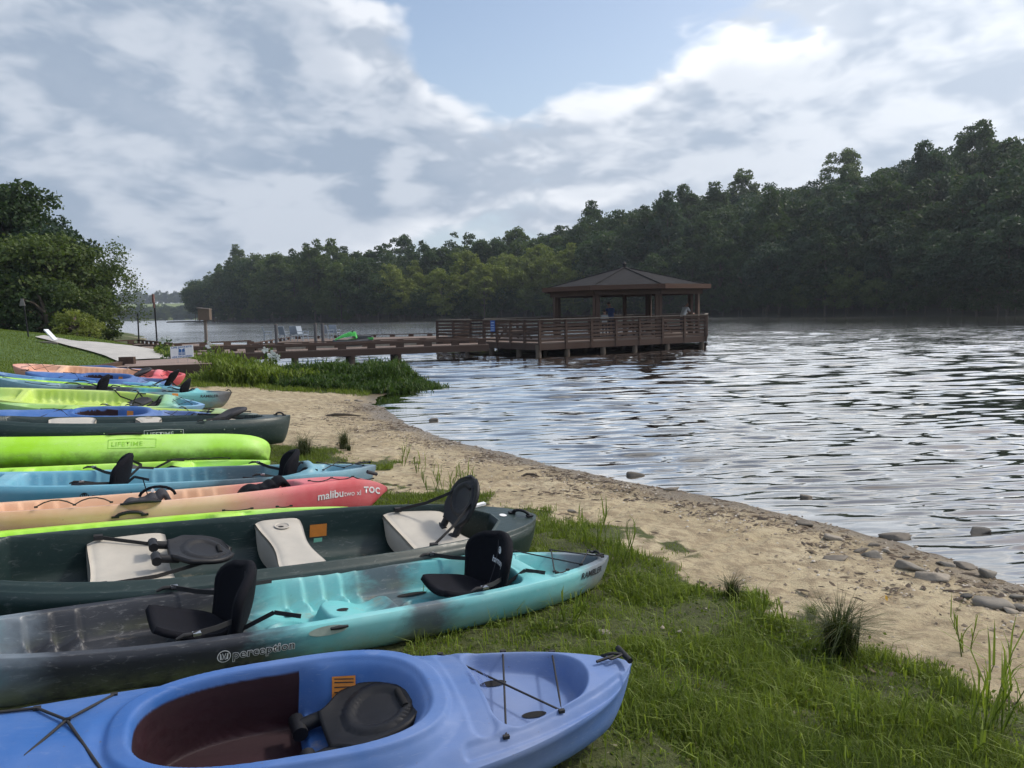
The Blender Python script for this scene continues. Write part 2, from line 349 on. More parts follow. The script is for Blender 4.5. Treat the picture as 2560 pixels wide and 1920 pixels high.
# ------------------------------------------------------------------ lake
rows = [2.6]
while rows[-1] < 60: rows.append(rows[-1] * 1.0056)
while rows[-1] < 640: rows.append(rows[-1] * 1.018)
rows.append(660.0)
rows = np.array(rows); cols = np.linspace(-0.72, 0.92, 520)
WY, WU = np.meshgrid(rows, cols, indexing='ij'); WX = WU * (WY + 3.5)
res = np.maximum(WY * 0.0056, (WY + 3.5) * 0.0018); res = np.where(WY > 60, WY * 0.018, res)
WZ = np.zeros_like(WX); wr = np.random.default_rng(4)
gust = 0.65 + 0.7 * vnoise(WX, WY, 41, 3, 0.09); PH7 = [1.2 * (vnoise(WX, WY, 50 + q, 2, 0.5) - 0.5) for q in range(7)]
for k in range(110):
    lam = 0.13 * (1.5 / 0.13) ** (wr.random() ** 1.35); ang = wr.normal(0.05, 0.16); kx, ky = math.sin(ang), -math.cos(ang); K = 2 * math.pi / lam
    amp = 0.0050 * lam ** 0.90 * (1.0 if lam < 0.45 else 0.15 + 0.85 * sstep(9, 28, WY)) * (0.5 + wr.random()); fade = sstep(1.8, 3.6, lam / res)
    ph = K * (kx * WX + ky * WY) + wr.random() * 6.28 + PH7[k % 7]
    WZ += amp * fade * gust * (np.sin(ph) + 0.18 * np.sin(2 * ph + 1.57))
WZ *= sstep(-0.1, 1.2, -signed_dist(WX, WY)) * 0.8 + 0.2
nr, ncw = WX.shape; idx = np.arange(nr * ncw).reshape(nr, ncw)
F = np.stack([idx[:-1, :-1], idx[:-1, 1:], idx[1:, 1:], idx[1:, :-1]], -1).reshape(-1, 4)
me = mesh_np('lake_water', np.stack([WX, WY, WZ], -1).reshape(-1, 3), F, True)
m, t, b = newmat('lake'); oc = objc(t)
b.inputs['Specular IOR Level'].default_value = 0.0; 
t.put(b.inputs['Base Color'], t.ramp(t.noise(oc, 0.12, 3), [(0.35, (0.008, 0.008, 0.008)), (0.7, (0.013, 0.012, 0.011))]))
dist = t.vmath('LENGTH', oc); far = t.map(dist, 14.0, 60.0)
stk = t.noise(t.scalev(oc, (0.02, 0.11, 1)), 1.0, 4, 0.65)
wrough = (t.math('ADD', t.map(dist, 30.0, 160.0, 0.02, 0.17, 'SMOOTHSTEP'), t.math('MULTIPLY', t.math('SUBTRACT', stk, 0.5), t.math('MULTIPLY', far, 0.22)), clamp=True))
w1 = t.noise(t.scalev(oc, (0.16, 0.9, 1)), 1.5, 4, 0.6, 0.2); w2 = t.noise(t.scalev(oc, (0.3, 1.1, 1)), 5.5, 3, 0.6, 0.3)
hh = t.math('ADD', t.math('MULTIPLY', t.math('MULTIPLY', w1, t.math('MULTIPLY', far, t.map(dist, 70.0, 150.0, 1.0, 0.12))), 0.30), t.math('MULTIPLY', w2, t.math('MULTIPLY_ADD', far, 0.028, 0.004)))
nb = t.bump(hh, 0.9, 0.5); fr = t.new('ShaderNodeFresnel', ins={'IOR': 1.333, 'Normal': nb}); gl = t.new('ShaderNodeBsdfGlossy', ins={'Color': (1.0, 0.975, 0.935, 1), 'Roughness': wrough, 'Normal': nb})
mxs = t.new('ShaderNodeMixShader', ins={0: t.math('MINIMUM', t.math('MULTIPLY', fr.outputs[0], 3.0), 0.97), 1: b.outputs[0], 2: gl.outputs[0]}); t.l.new(mxs.outputs[0], t.n['Material Output'].inputs[0])
tag(link('lake_water', me, m), kind='structure')
# lake bed sheet reaching the horizon under everything
mb = MB(); mb.add([(-960, -50, -2.2), (640, -50, -2.2), (640, 1740, -2.2), (-960, 1740, -2.2)], [(0, 1, 2, 3)])
tag(mb.build('lake_bed', simple('lake_mud', (0.08, 0.065, 0.045), 0.9, 0.3, 0.2)), kind='structure')
# ------------------------------------------------------------------ far banks
FAR_SHORE = [(130, 62), (96, 74), (62.7, 94), (49, 122), (37, 147), (16, 158), (1.7, 165), (-15, 169), (-40, 184), (-68, 224), (-112, 293), (-124, 312)]
def far_sd(x, y):
    best = np.full(np.shape(x), 1e9)
    for (ax, ay), (bx, by) in zip(FAR_SHORE[:-1], FAR_SHORE[1:]):
        dx, dy = bx - ax, by - ay; q = np.clip(((x - ax) * dx + (y - ay) * dy) / (dx * dx + dy * dy), 0, 1)
        best = np.minimum(best, np.hypot(x - ax - q * dx, y - ay - q * dy))
    return best
# wanted skyline: photograph pixel column -> pixel row of the tree tops
SKY_X = [-200, 520, 560, 640, 760, 900, 1100, 1250, 1400, 1500, 1650, 1800, 1950, 2100, 2300, 2560, 3100]
SKY_Y = [760, 700, 655, 630, 615, 618, 610, 572, 540, 515, 478, 445, 420, 398, 352, 310, 255]
def ridge_top(px): return np.interp(px, SKY_X, SKY_Y)
def hill_z(x, y):
    """ground height of the wooded hill"""
    x = np.asarray(x, float); y = np.asarray(y, float); k = far_sd(x, y); k = np.where(y > np.interp(x, [-124, -112, -68, -40, -15, 37, 63, 96, 130], [312, 293, 224, 184, 169, 147, 94, 74, 62]), k, -k)
    px = 1280 + FPX * x / np.maximum(y, 1); hor = 775 - 0.022 * (px - 1280)
    top = (hor - ridge_top(px)) / FPX * y + CAM_H - 17.2
    return np.where(k < 0, 0.15 * k, np.maximum(top, 0.6) * sstep(0, 62, k) + 0.4 * sstep(0, 3, k))
hx = axis([(-140, 210, 5)]); hy = axis([(50, 420, 5)]); HX, HY = np.meshgrid(hx, hy); HZ = np.maximum(hill_z(HX, HY), -1.5)
HZ = np.where(HY - 0.4 * HX > 380, HZ - (HY - 0.4 * HX - 380) * 0.5, HZ)
ny, nx = HX.shape; idx = np.arange(ny * nx).reshape(ny, nx); F = np.stack([idx[:-1, :-1], idx[:-1, 1:], idx[1:, 1:], idx[1:, :-1]], -1).reshape(-1, 4)
forest_floor = simple('forest_floor', (0.035, 0.035, 0.018), 0.95, 0.4, 0.3)
tag(link('wooded_hill', mesh_np('wooded_hill', np.stack([HX, HY, HZ], -1).reshape(-1, 3), F, True), forest_floor), kind='structure')
# distant farmland behind the lake
fx = axis([(-900, 200, 15)]); fy = axis([(560, 1700, 15)]); FX, FY = np.meshgrid(fx, fy)
bank = 632 + 22 * np.sin(FX * 0.012) + 0.10 * (FX + 300)
def farm_z(x, y):
    k = y - (632 + 22 * np.sin(x * 0.012) + 0.10 * (x + 300)); return np.where(k < 0, 0.1 * k, 1.2 * sstep(0, 6, k) + 20 * sstep(30, 420, k) + 4.0 * (vnoise(x, y, 61, 2, 0.004) - 0.5) * sstep(60, 300, k))
FZ = np.maximum(farm_z(FX, FY), -1.8)
ny, nx = FX.shape; idx = np.arange(ny * nx).reshape(ny, nx); F = np.stack([idx[:-1, :-1], idx[:-1, 1:], idx[1:, 1:], idx[1:, :-1]], -1).reshape(-1, 4)
tag(link('farmland', mesh_np('farmland', np.stack([FX, FY, FZ], -1).reshape(-1, 3), F, True), simple('meadow', (0.15, 0.19, 0.055), 0.9, 0.25, 0.02)), kind='structure')
# ------------------------------------------------------------------ trees
def rand_dirs(n, g): v = g.normal(size=(n, 3)); return v / np.linalg.norm(v, axis=1, keepdims=True)
def leaf_cards(P, size, g, nrm=None, aspect=0.62, droop=0.0):
    n = len(P); a = rand_dirs(n, g)
    if nrm is not None: a = a * 0.75 + nrm * 0.6; 
    a /= np.linalg.norm(a, axis=1, keepdims=True)
    b = np.cross(a, rand_dirs(n, g)); b /= np.linalg.norm(b, axis=1, keepdims=True) + 1e-9; b[:, 2] -= droop; c = np.cross(a, b)
    sz = (size * (0.6 + 0.8 * g.random(n)))[:, None]
    V = np.stack([P - b * sz * .5, P + c * sz * aspect * .5 + b * sz * .05, P + b * sz * .5, P - c * sz * aspect * .5 + b * sz * .05], 1).reshape(-1, 3)
    F = np.arange(4 * n).reshape(-1, 4); return V, F
def crown_mesh(name, g, H, rad, base, n_clump, per, leaf, shape='round', fill=0.35):
    """crown of leaf-sized faces gathered in clumps through the crown's volume, open between the clumps"""
    cz = (H + base) / 2; hz = (H - base) / 2; cl = []
    while len(cl) < n_clump:
        dv = rand_dirs(1, g)[0]; rr = (fill + (1 - fill) * g.random()) ** 0.55
        p = dv * rr
        prof = {'round': 1.0, 'tall': 1.0 - 0.25 * p[2], 'spire': 0.95 - 0.55 * p[2], 'spread': 1.0 + 0.2 * p[2]}[shape]
        cl.append((p[0] * rad * prof, p[1] * rad * prof, cz + p[2] * hz * (0.9 + 0.25 * g.random())))
    cl = np.array(cl); crad = rad * (0.20 + 0.17 * g.random(n_clump)); V = []; F = []; T = []; off = 0
    for c, r in zip(cl, crad):
        k = int(per * (r / (rad * 0.28)) ** 2); dv = rand_dirs(k, g); dv[:, 2] = np.where(dv[:, 2] < -0.3, -dv[:, 2], dv[:, 2])
        P = c + dv * (r * (0.45 + 0.6 * g.random(k)))[:, None] * np.array([1.1, 1.1, 0.95]); up = dv * 0.6 + np.array([0, 0, 0.5])
        v, f = leaf_cards(P, leaf, g, up); V.append(v); F.append(f + off); off += len(v)
        tone = g.random() * 0.6; tt = np.clip(tone + 0.5 * g.random(k), 0, 1); yl = (g.random(k) < 0.03) * g.random(k)
        T.append(np.repeat(np.stack([tt, yl, np.zeros(k)], -1), 4, 0))
    me = mesh_np(name, np.concatenate(V), np.concatenate(F)); set_col(me, 'tint', np.concatenate(T)); return me, cl
def trunk_mesh(name, g, H, base, rad, cl, limbs=9, r0=0.22):
    mb = MB(); bend = g.normal(0, 0.25, 2); top = base + (H - base) * 0.7
    pts = [(bend[0] * (q ** 2), bend[1] * (q ** 2), q * top - (0.4 if q == 0 else 0)) for q in np.linspace(0, 1, 7)]
    mb.tube(pts, list(np.linspace(r0, r0 * 0.25, 7)), 7)
    for j in g.choice(len(cl), min(limbs, len(cl)), replace=False):
        q = float(np.clip((cl[j][2] / top) * 0.62, 0.25, 0.92)); s = Vector((bend[0] * q * q, bend[1] * q * q, q * top)); e = Vector(cl[j])
        mid = s.lerp(e, 0.5) + Vector((0, 0, 0.12 * (e - s).length)); mb.tube([s, mid, e], [r0 * 0.42, r0 * 0.25, r0 * 0.08], 5, False)
    return mb.mesh(name)
bark = simple('bark', (0.085, 0.068, 0.05), 0.9, 0.35, 6, bump=0.5, bscale=14)
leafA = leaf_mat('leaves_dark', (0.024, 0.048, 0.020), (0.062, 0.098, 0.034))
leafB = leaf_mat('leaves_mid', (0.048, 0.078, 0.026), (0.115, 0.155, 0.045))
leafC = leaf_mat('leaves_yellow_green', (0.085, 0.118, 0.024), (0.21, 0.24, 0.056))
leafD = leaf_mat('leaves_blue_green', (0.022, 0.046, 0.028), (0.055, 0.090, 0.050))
PROTO = []
for i, (H, rad, base, ncl, shp) in enumerate([(17, 5.2, 4.0, 58, 'round'), (19, 4.6, 4.5, 60, 'tall'), (16, 5.8, 3.5, 62, 'spread'), (18, 5.0, 5.0, 54, 'tall'), (15, 5.0, 2.5, 56, 'round'), (20, 4.4, 6.0, 50, 'spire')]):
    g = np.random.default_rng(100 + i); cm, cl = crown_mesh('tree_crown', g, H, rad, base, ncl, 110, 0.60, shp)
    PROTO.append((cm, trunk_mesh('tree_trunk', g, H, base, rad, cl), H))
LEAFS = {'A': leafA, 'B': leafB, 'C': leafC, 'D': leafD}; _crown_var = {}
def place_tree(i, x, y, z, sc, rz, leaf, label, group=None, cat='tree', name='deciduous_tree', sz=1.0):
    cm, tm, H = PROTO[i]; key = (i, leaf)
    if key not in _crown_var:
        m2 = cm.copy(); m2.materials.clear(); m2.materials.append(LEAFS[leaf]); _crown_var[key] = m2
    if not tm.materials: tm.materials.append(bark)
    o = thing(name, label, cat, (x, y, z), rz, group); o.scale = (sc, sc, sc * sz)
    a = bpy.data.objects.new('crown', _crown_var[key]); C.objects.link(a); a.parent = o
    b_ = bpy.data.objects.new('trunk', tm); C.objects.link(b_); b_.parent = o; return o
def far_point(px, k):
    """point k metres behind the far shore along the sight line of pixel column px"""
    tx = (px - 1280) / FPX
    ys = np.linspace(60, 330, 1200); xs = tx * ys; dz = far_sd(xs, ys); i = int(np.argmin(dz)); 
    yy = ys[i] + k; return tx * yy, yy
tg = np.random.default_rng(55); placed = []
for kk, step in ((4, 50), (13, 50), (24, 54), (36, 58), (50, 62), (66, 46)):
    px = 500 if kk < 40 else 560
    while px < 2760:
        x, y = far_point(px + tg.normal(0, 8), kk + tg.normal(0, 2.5)); sp = step * 165 / y * (0.72 + 0.4 * tg.random())
        z = float(hill_z(x, y)); sc = (0.62 + 0.2 * tg.random()) if kk < 8 else ((0.88 + 0.26 * tg.random()) if kk < 45 else (0.82 + 0.14 * tg.random()))
        if px < 940: sc = (0.92 + 0.2 * tg.random()) if kk < 8 else (1.0 + 0.2 * tg.random())
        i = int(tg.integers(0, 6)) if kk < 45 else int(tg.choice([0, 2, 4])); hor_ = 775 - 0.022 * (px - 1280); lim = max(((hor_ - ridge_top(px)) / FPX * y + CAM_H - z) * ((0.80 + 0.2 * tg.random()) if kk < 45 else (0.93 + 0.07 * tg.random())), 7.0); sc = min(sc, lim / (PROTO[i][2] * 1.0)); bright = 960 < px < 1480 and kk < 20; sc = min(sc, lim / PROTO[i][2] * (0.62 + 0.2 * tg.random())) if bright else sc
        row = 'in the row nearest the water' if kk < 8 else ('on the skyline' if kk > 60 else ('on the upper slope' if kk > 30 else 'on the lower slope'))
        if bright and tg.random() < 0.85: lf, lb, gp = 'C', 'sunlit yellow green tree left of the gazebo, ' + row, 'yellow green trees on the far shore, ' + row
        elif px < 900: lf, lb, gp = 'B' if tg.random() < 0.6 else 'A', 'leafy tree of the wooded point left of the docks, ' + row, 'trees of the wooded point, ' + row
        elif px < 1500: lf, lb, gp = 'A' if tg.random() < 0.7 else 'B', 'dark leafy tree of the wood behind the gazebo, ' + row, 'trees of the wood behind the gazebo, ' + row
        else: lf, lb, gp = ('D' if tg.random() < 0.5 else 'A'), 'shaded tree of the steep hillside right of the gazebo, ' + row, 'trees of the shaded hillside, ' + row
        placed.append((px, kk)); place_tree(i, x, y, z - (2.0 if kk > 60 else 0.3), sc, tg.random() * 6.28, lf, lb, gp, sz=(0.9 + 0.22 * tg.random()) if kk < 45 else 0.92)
        px += sp
# single trees that stand out on the skyline
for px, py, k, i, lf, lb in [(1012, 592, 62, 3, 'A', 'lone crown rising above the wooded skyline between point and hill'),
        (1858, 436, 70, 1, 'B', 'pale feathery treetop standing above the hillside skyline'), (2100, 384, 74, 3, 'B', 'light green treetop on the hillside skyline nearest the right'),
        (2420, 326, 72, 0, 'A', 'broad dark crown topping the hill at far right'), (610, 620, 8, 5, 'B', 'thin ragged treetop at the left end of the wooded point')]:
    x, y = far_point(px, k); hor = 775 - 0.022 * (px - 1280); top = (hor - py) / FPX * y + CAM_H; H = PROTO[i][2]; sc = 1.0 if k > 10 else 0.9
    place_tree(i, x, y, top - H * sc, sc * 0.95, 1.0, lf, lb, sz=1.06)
# low bushes overhanging the far water line
bush_g = np.random.default_rng(9)
px = 520
while px < 2700:
    x, y = far_point(px, 1.0 + bush_g.random()); sc = 0.22 + 0.16 * bush_g.random(); right = px > 1500
    place_tree(int(bush_g.choice([0, 2, 4])), x, y, 0.1 - 0.9 * sc, sc * 1.25, bush_g.random() * 6.28, 'A' if bush_g.random() < 0.7 else 'B',
        'low dark shrub along the far water line right of the gazebo' if right else 'low shrub along the far water line left of the gazebo', 'shrubs on the far water line, ' + ('right' if right else 'left'), 'shrub', 'waterside_shrub')
    px += 26 * 165 / y * (0.8 + 0.6 * bush_g.random())
# distant trees round the farmland
dg = np.random.default_rng(77)
def far_tree(px, Y, h, lb, gp):
    x = (px - 1280) / FPX * Y; z = float(farm_z(np.array(x), np.array(Y))); i = int(dg.integers(0, 5)); s = h / PROTO[i][2]
    place_tree(i, x, Y, z - 0.30 * h, s * 1.15, dg.random() * 6, 'B' if dg.random() < .5 else 'D', lb, gp, name='distant_tree')
for px in np.arange(250, 560, 9): far_tree(px + dg.normal(0, 2), 650 + dg.normal(0, 8), 9 + 6 * dg.random(), 'hazy tree of the row on the distant lake shore', 'trees on the distant shore')
for px in np.arange(230, 580, 8): far_tree(px + dg.normal(0, 3), 1080 + dg.normal(0, 20), 13 + 9 * dg.random(), 'hazy tree on the distant skyline beyond the field', 'trees on the distant skyline')
# ------------------------------------------------------------------ boats
def plastic(name, stops, axis=0, namp=0.5, nscale=2.2, rough=0.42, grime=(0.30, 0.33, 0.16), gz_=0.16, gamt=0.55, scuff=0.35, inner=None):
    """rotomoulded plastic: colour blend along the hull, marbled edges, scuffs and dried grime low on the hull"""
    m, t, b = newmat(name); oc = objc(t); sp = t.new('ShaderNodeSeparateXYZ', ins={0: oc})
    n = t.noise(t.scalev(oc, (1, 1.6, 2.2)), nscale, 6, 0.62, 0.5); lo, hi = stops[0][0], stops[-1][0]
    f = t.math('ADD', sp.outputs[axis], t.math('MULTIPLY', t.math('SUBTRACT', n, 0.5), namp * 2)); f = t.map(f, lo, hi, 0, 1, 'LINEAR')
    col = t.ramp(f, [((p - lo) / (hi - lo), c) for p, c in stops]); fade = t.noise(oc, 1.7, 4, 0.6); hsv = t.new('ShaderNodeHueSaturation', ins={'Saturation': t.map(fade, 0.35, 0.7, 1.02, 0.78, 'LINEAR'), 'Value': t.map(fade, 0.3, 0.7, 0.9, 1.08, 'LINEAR'), 'Color': col}); col = hsv.outputs[0]
    fine = t.noise(t.scalev(oc, (1, 3, 3)), 14, 5, 0.65, 0.8); col = t.mix(t.map(fine, 0.56, 0.72, 0, scuff), col, t.mix(0.5, col, (0.62, 0.64, 0.66, 1)))
    streak = t.noise(t.scalev(oc, (1.5, 9, 30)), 9, 4, 0.7); col = t.mix(t.map(streak, 0.68, 0.76, 0, 0.22), col, (0.62, 0.62, 0.6, 1))
    dn = t.noise(oc, 6, 5, 0.7); nz = t.new('ShaderNodeSeparateXYZ', ins={0: t.new('ShaderNodeNewGeometry').outputs['Normal']}).outputs[2]; gm = t.math('MULTIPLY', t.math('MULTIPLY', t.map(sp.outputs[2], gz_ + 0.05, gz_ - 0.1), t.map(dn, 0.3, 0.65)), t.map(nz, 0.55, 0.2)); col = t.mix(t.math('MULTIPLY', gm, gamt), col, c4(grime))
    scr = t.math('MULTIPLY', t.map(t.noise(t.scalev(oc, (0.8, 14, 42)), 6, 5, 0.75, 0.3), 0.60, 0.68), t.math('MULTIPLY', t.map(nz, 0.6, 0.2), t.map(t.noise(oc, 2.3, 3), 0.45, 0.62))); col = t.mix(t.math('MULTIPLY', scr, 0.42), col, (0.60, 0.61, 0.60, 1))
    dust = t.math('MULTIPLY', t.map(nz, 0.8, 0.96), t.map(t.noise(oc, 9, 6, 0.75), 0.50, 0.72)); col = t.mix(t.math('MULTIPLY', dust, t.map(sp.outputs[2], 0.22, 0.12, 0.03, 0.5)), col, (0.33, 0.28, 0.20, 1))
    spk = t.noise(oc, 70, 3, 0.5); col = t.mix(t.map(spk, 0.70, 0.76, 0, 0.5), col, (0.10, 0.085, 0.06, 1))
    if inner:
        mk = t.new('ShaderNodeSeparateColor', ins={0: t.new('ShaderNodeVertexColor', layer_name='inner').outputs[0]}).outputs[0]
        band = t.noise(t.scalev(oc, (0.4, 5, 5)), 3, 3); col = t.mix(t.map(mk, 0.42, 0.58), col, t.mix(band, tuple(v * 0.6 for v in inner) + (1,), tuple(v * 1.5 for v in inner) + (1,)))  # lighter bands imitate soft reflections inside the cockpit, put into its colour
    t.put(b.inputs['Base Color'], col); t.put(b.inputs['Roughness'], t.map(fine, 0.3, 0.75, rough - 0.07, rough + 0.18, 'LINEAR')); b.inputs['Specular IOR Level'].default_value = 0.42
    t.put(b.inputs['Normal'], t.bump(t.math('ADD', t.noise(oc, 260, 2), t.math('MULTIPLY', t.noise(oc, 5, 3), 6.0)), 0.10, 0.004)); return m
TEAL = (0.085, 0.40, 0.44); TEAL2 = (0.14, 0.50, 0.52); GREY = (0.026, 0.030, 0.040); MIST = (0.13, 0.17, 0.21); LIME = (0.30, 0.66, 0.022); LIME2 = (0.40, 0.74, 0.045)
PEACH = (0.66, 0.39, 0.235); PINK = (0.64, 0.085, 0.105); RED = (0.58, 0.045, 0.06); BLUE = (0.033, 0.120, 0.37); LAV = (0.090, 0.160, 0.36); DGREEN = (0.012, 0.031, 0.031); SKYB = (0.10, 0.33, 0.47)
P = {}
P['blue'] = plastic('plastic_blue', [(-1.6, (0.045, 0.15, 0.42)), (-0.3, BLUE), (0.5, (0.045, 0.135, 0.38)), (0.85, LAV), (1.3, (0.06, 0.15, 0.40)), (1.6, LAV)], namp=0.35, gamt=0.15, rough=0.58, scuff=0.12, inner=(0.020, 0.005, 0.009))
P['rambler'] = plastic('plastic_teal_charcoal', [(-2.1, TEAL), (-1.62, (0.10, 0.30, 0.34)), (-1.45, MIST), (-1.28, GREY), (-0.42, GREY), (-0.25, (0.08, 0.28, 0.32)), (-0.14, TEAL2), (0.28, TEAL2), (0.42, (0.075, 0.12, 0.14)), (0.58, (0.075, 0.11, 0.13)), (0.72, TEAL), (1.58, TEAL2), (1.80, MIST), (2.1, (0.10, 0.115, 0.13))], namp=0.20, nscale=2.8)
P['rambler2'] = plastic('plastic_sky_teal', [(-2.1, SKYB), (-0.3, (0.12, 0.38, 0.52)), (0.35, (0.09, 0.30, 0.40)), (0.6, (0.05, 0.10, 0.13)), (0.9, (0.05, 0.09, 0.12)), (1.1, (0.08, 0.27, 0.35)), (1.6, (0.16, 0.38, 0.48)), (2.1, (0.14, 0.22, 0.29))], namp=0.3)
P['rambler3'] = plastic('plastic_grey_teal', [(-2.1, (0.10, 0.27, 0.34)), (-1.0, (0.13, 0.25, 0.31)), (-0.6, GREY), (0.2, (0.07, 0.085, 0.10)), (0.5, TEAL), (0.75, MIST), (1.1, TEAL2), (1.5, TEAL), (1.8, (0.12, 0.14, 0.16)), (2.1, (0.06, 0.055, 0.05))], namp=0.3)
P['malibu'] = plastic('plastic_peach_pink', [(-2.1, (0.64, 0.20, 0.13)), (-1.5, (0.66, 0.30, 0.19)), (-0.8, PEACH), (0.55, PEACH), (0.85, (0.66, 0.22, 0.18)), (1.1, PINK), (1.7, RED)], namp=0.14, gamt=0.0, gz_=0.1, scuff=0.2)
P['lime'] = plastic('plastic_lime', [(-2, LIME), (0, LIME2), (2, LIME)], namp=0.3, gamt=0.25, grime=(0.14, 0.25, 0.03))
P['lime_dirty'] = plastic('plastic_lime_scuffed', [(-2, LIME), (0, LIME2), (2, LIME)], namp=0.3, gamt=0.6, grime=(0.12, 0.17, 0.035), gz_=0.22)
P['green'] = plastic('plastic_dark_green', [(-2, DGREEN), (0, (0.014, 0.036, 0.036)), (2, (0.014, 0.033, 0.031))], namp=0.3, rough=0.36, gamt=0.35, grime=(0.06, 0.075, 0.05), scuff=0.15)
P['limeblue'] = plastic('plastic_lime_to_blue', [(-2.1, (0.05, 0.20, 0.10)), (-1.6, (0.16, 0.38, 0.10)), (-1.1, (0.46, 0.62, 0.10)), (0.9, (0.44, 0.62, 0.09)), (1.2, (0.20, 0.45, 0.22)), (1.55, (0.14, 0.36, 0.50)), (2.1, (0.10, 0.24, 0.58))], namp=0.16, gamt=0.1)
P['limegrey'] = plastic('plastic_lime_to_grey', [(-2.1, (0.20, 0.45, 0.08)), (0.7, (0.42, 0.58, 0.10)), (1.2, (0.30, 0.42, 0.16)), (1.5, (0.17, 0.22, 0.17)), (2.1, (0.13, 0.14, 0.14))], namp=0.16, gamt=0.1)
P['bluefade'] = plastic('plastic_blue_cyan', [(-2, (0.03, 0.13, 0.33)), (0, (0.08, 0.30, 0.52)), (2, (0.11, 0.40, 0.55))], namp=0.25, gamt=0.1)
maroon = simple('maroon_interior', (0.060, 0.014, 0.022), 0.42, 0.45, 3.0, stretch=(1, 4, 1))
black = simple('black_fabric', (0.006, 0.0065, 0.010), 0.85, 0.35, 40, spec=0.15, bump=0.3, bscale=420)
blackp = simple('black_plastic', (0.013, 0.0135, 0.016), 0.5, 0.3, 9, spec=0.3, bump=0.1, bscale=200)
greyf = simple('grey_fabric', (0.040, 0.040, 0.046), 0.9, 0.3, 20, bump=0.3, bscale=300)
black2 = simple('black_seat_pad', (0.010, 0.0105, 0.015), 0.9, 0.3, 20, spec=0.15, bump=0.3, bscale=300); cord = simple('black_cord', (0.016, 0.016, 0.018), 0.75, 0.3, 60)
beige = simple('beige_plastic', (0.46, 0.43, 0.375), 0.5, 0.10, 5, bump=0.06, bscale=180)
white_ink = simple('white_lettering', (0.72, 0.73, 0.74), 0.6, 0.15, 30); dark_ink = simple('dark_lettering', (0.015, 0.016, 0.02), 0.6, 0.2, 30); grey_ink = simple('worn_lettering', (0.25, 0.54, 0.04), 0.7, 0.5, 40)
orange_tag = simple('orange_sticker', (0.56, 0.20, 0.03), 0.6, 0.12, 20); mint_tag = simple('mint_sticker', (0.22, 0.60, 0.46), 0.6, 0.1, 20); steel = simple('steel', (0.55, 0.56, 0.58), 0.35, 0.1, 20, metal=1.0)
void = simple('recess_black', (0.006, 0.006, 0.007), 0.9, 0.2, 10)
def sd_box(x, y, cx, cy, hx, hy, r):
    qx = np.abs(x - cx) - hx + r; qy = np.abs(y - cy) - hy + r
    return np.hypot(np.maximum(qx, 0), np.maximum(qy, 0)) + np.minimum(np.maximum(qx, qy), 0) - r
def inside(sd, bl): return sstep(bl / 2, -bl / 2, sd)
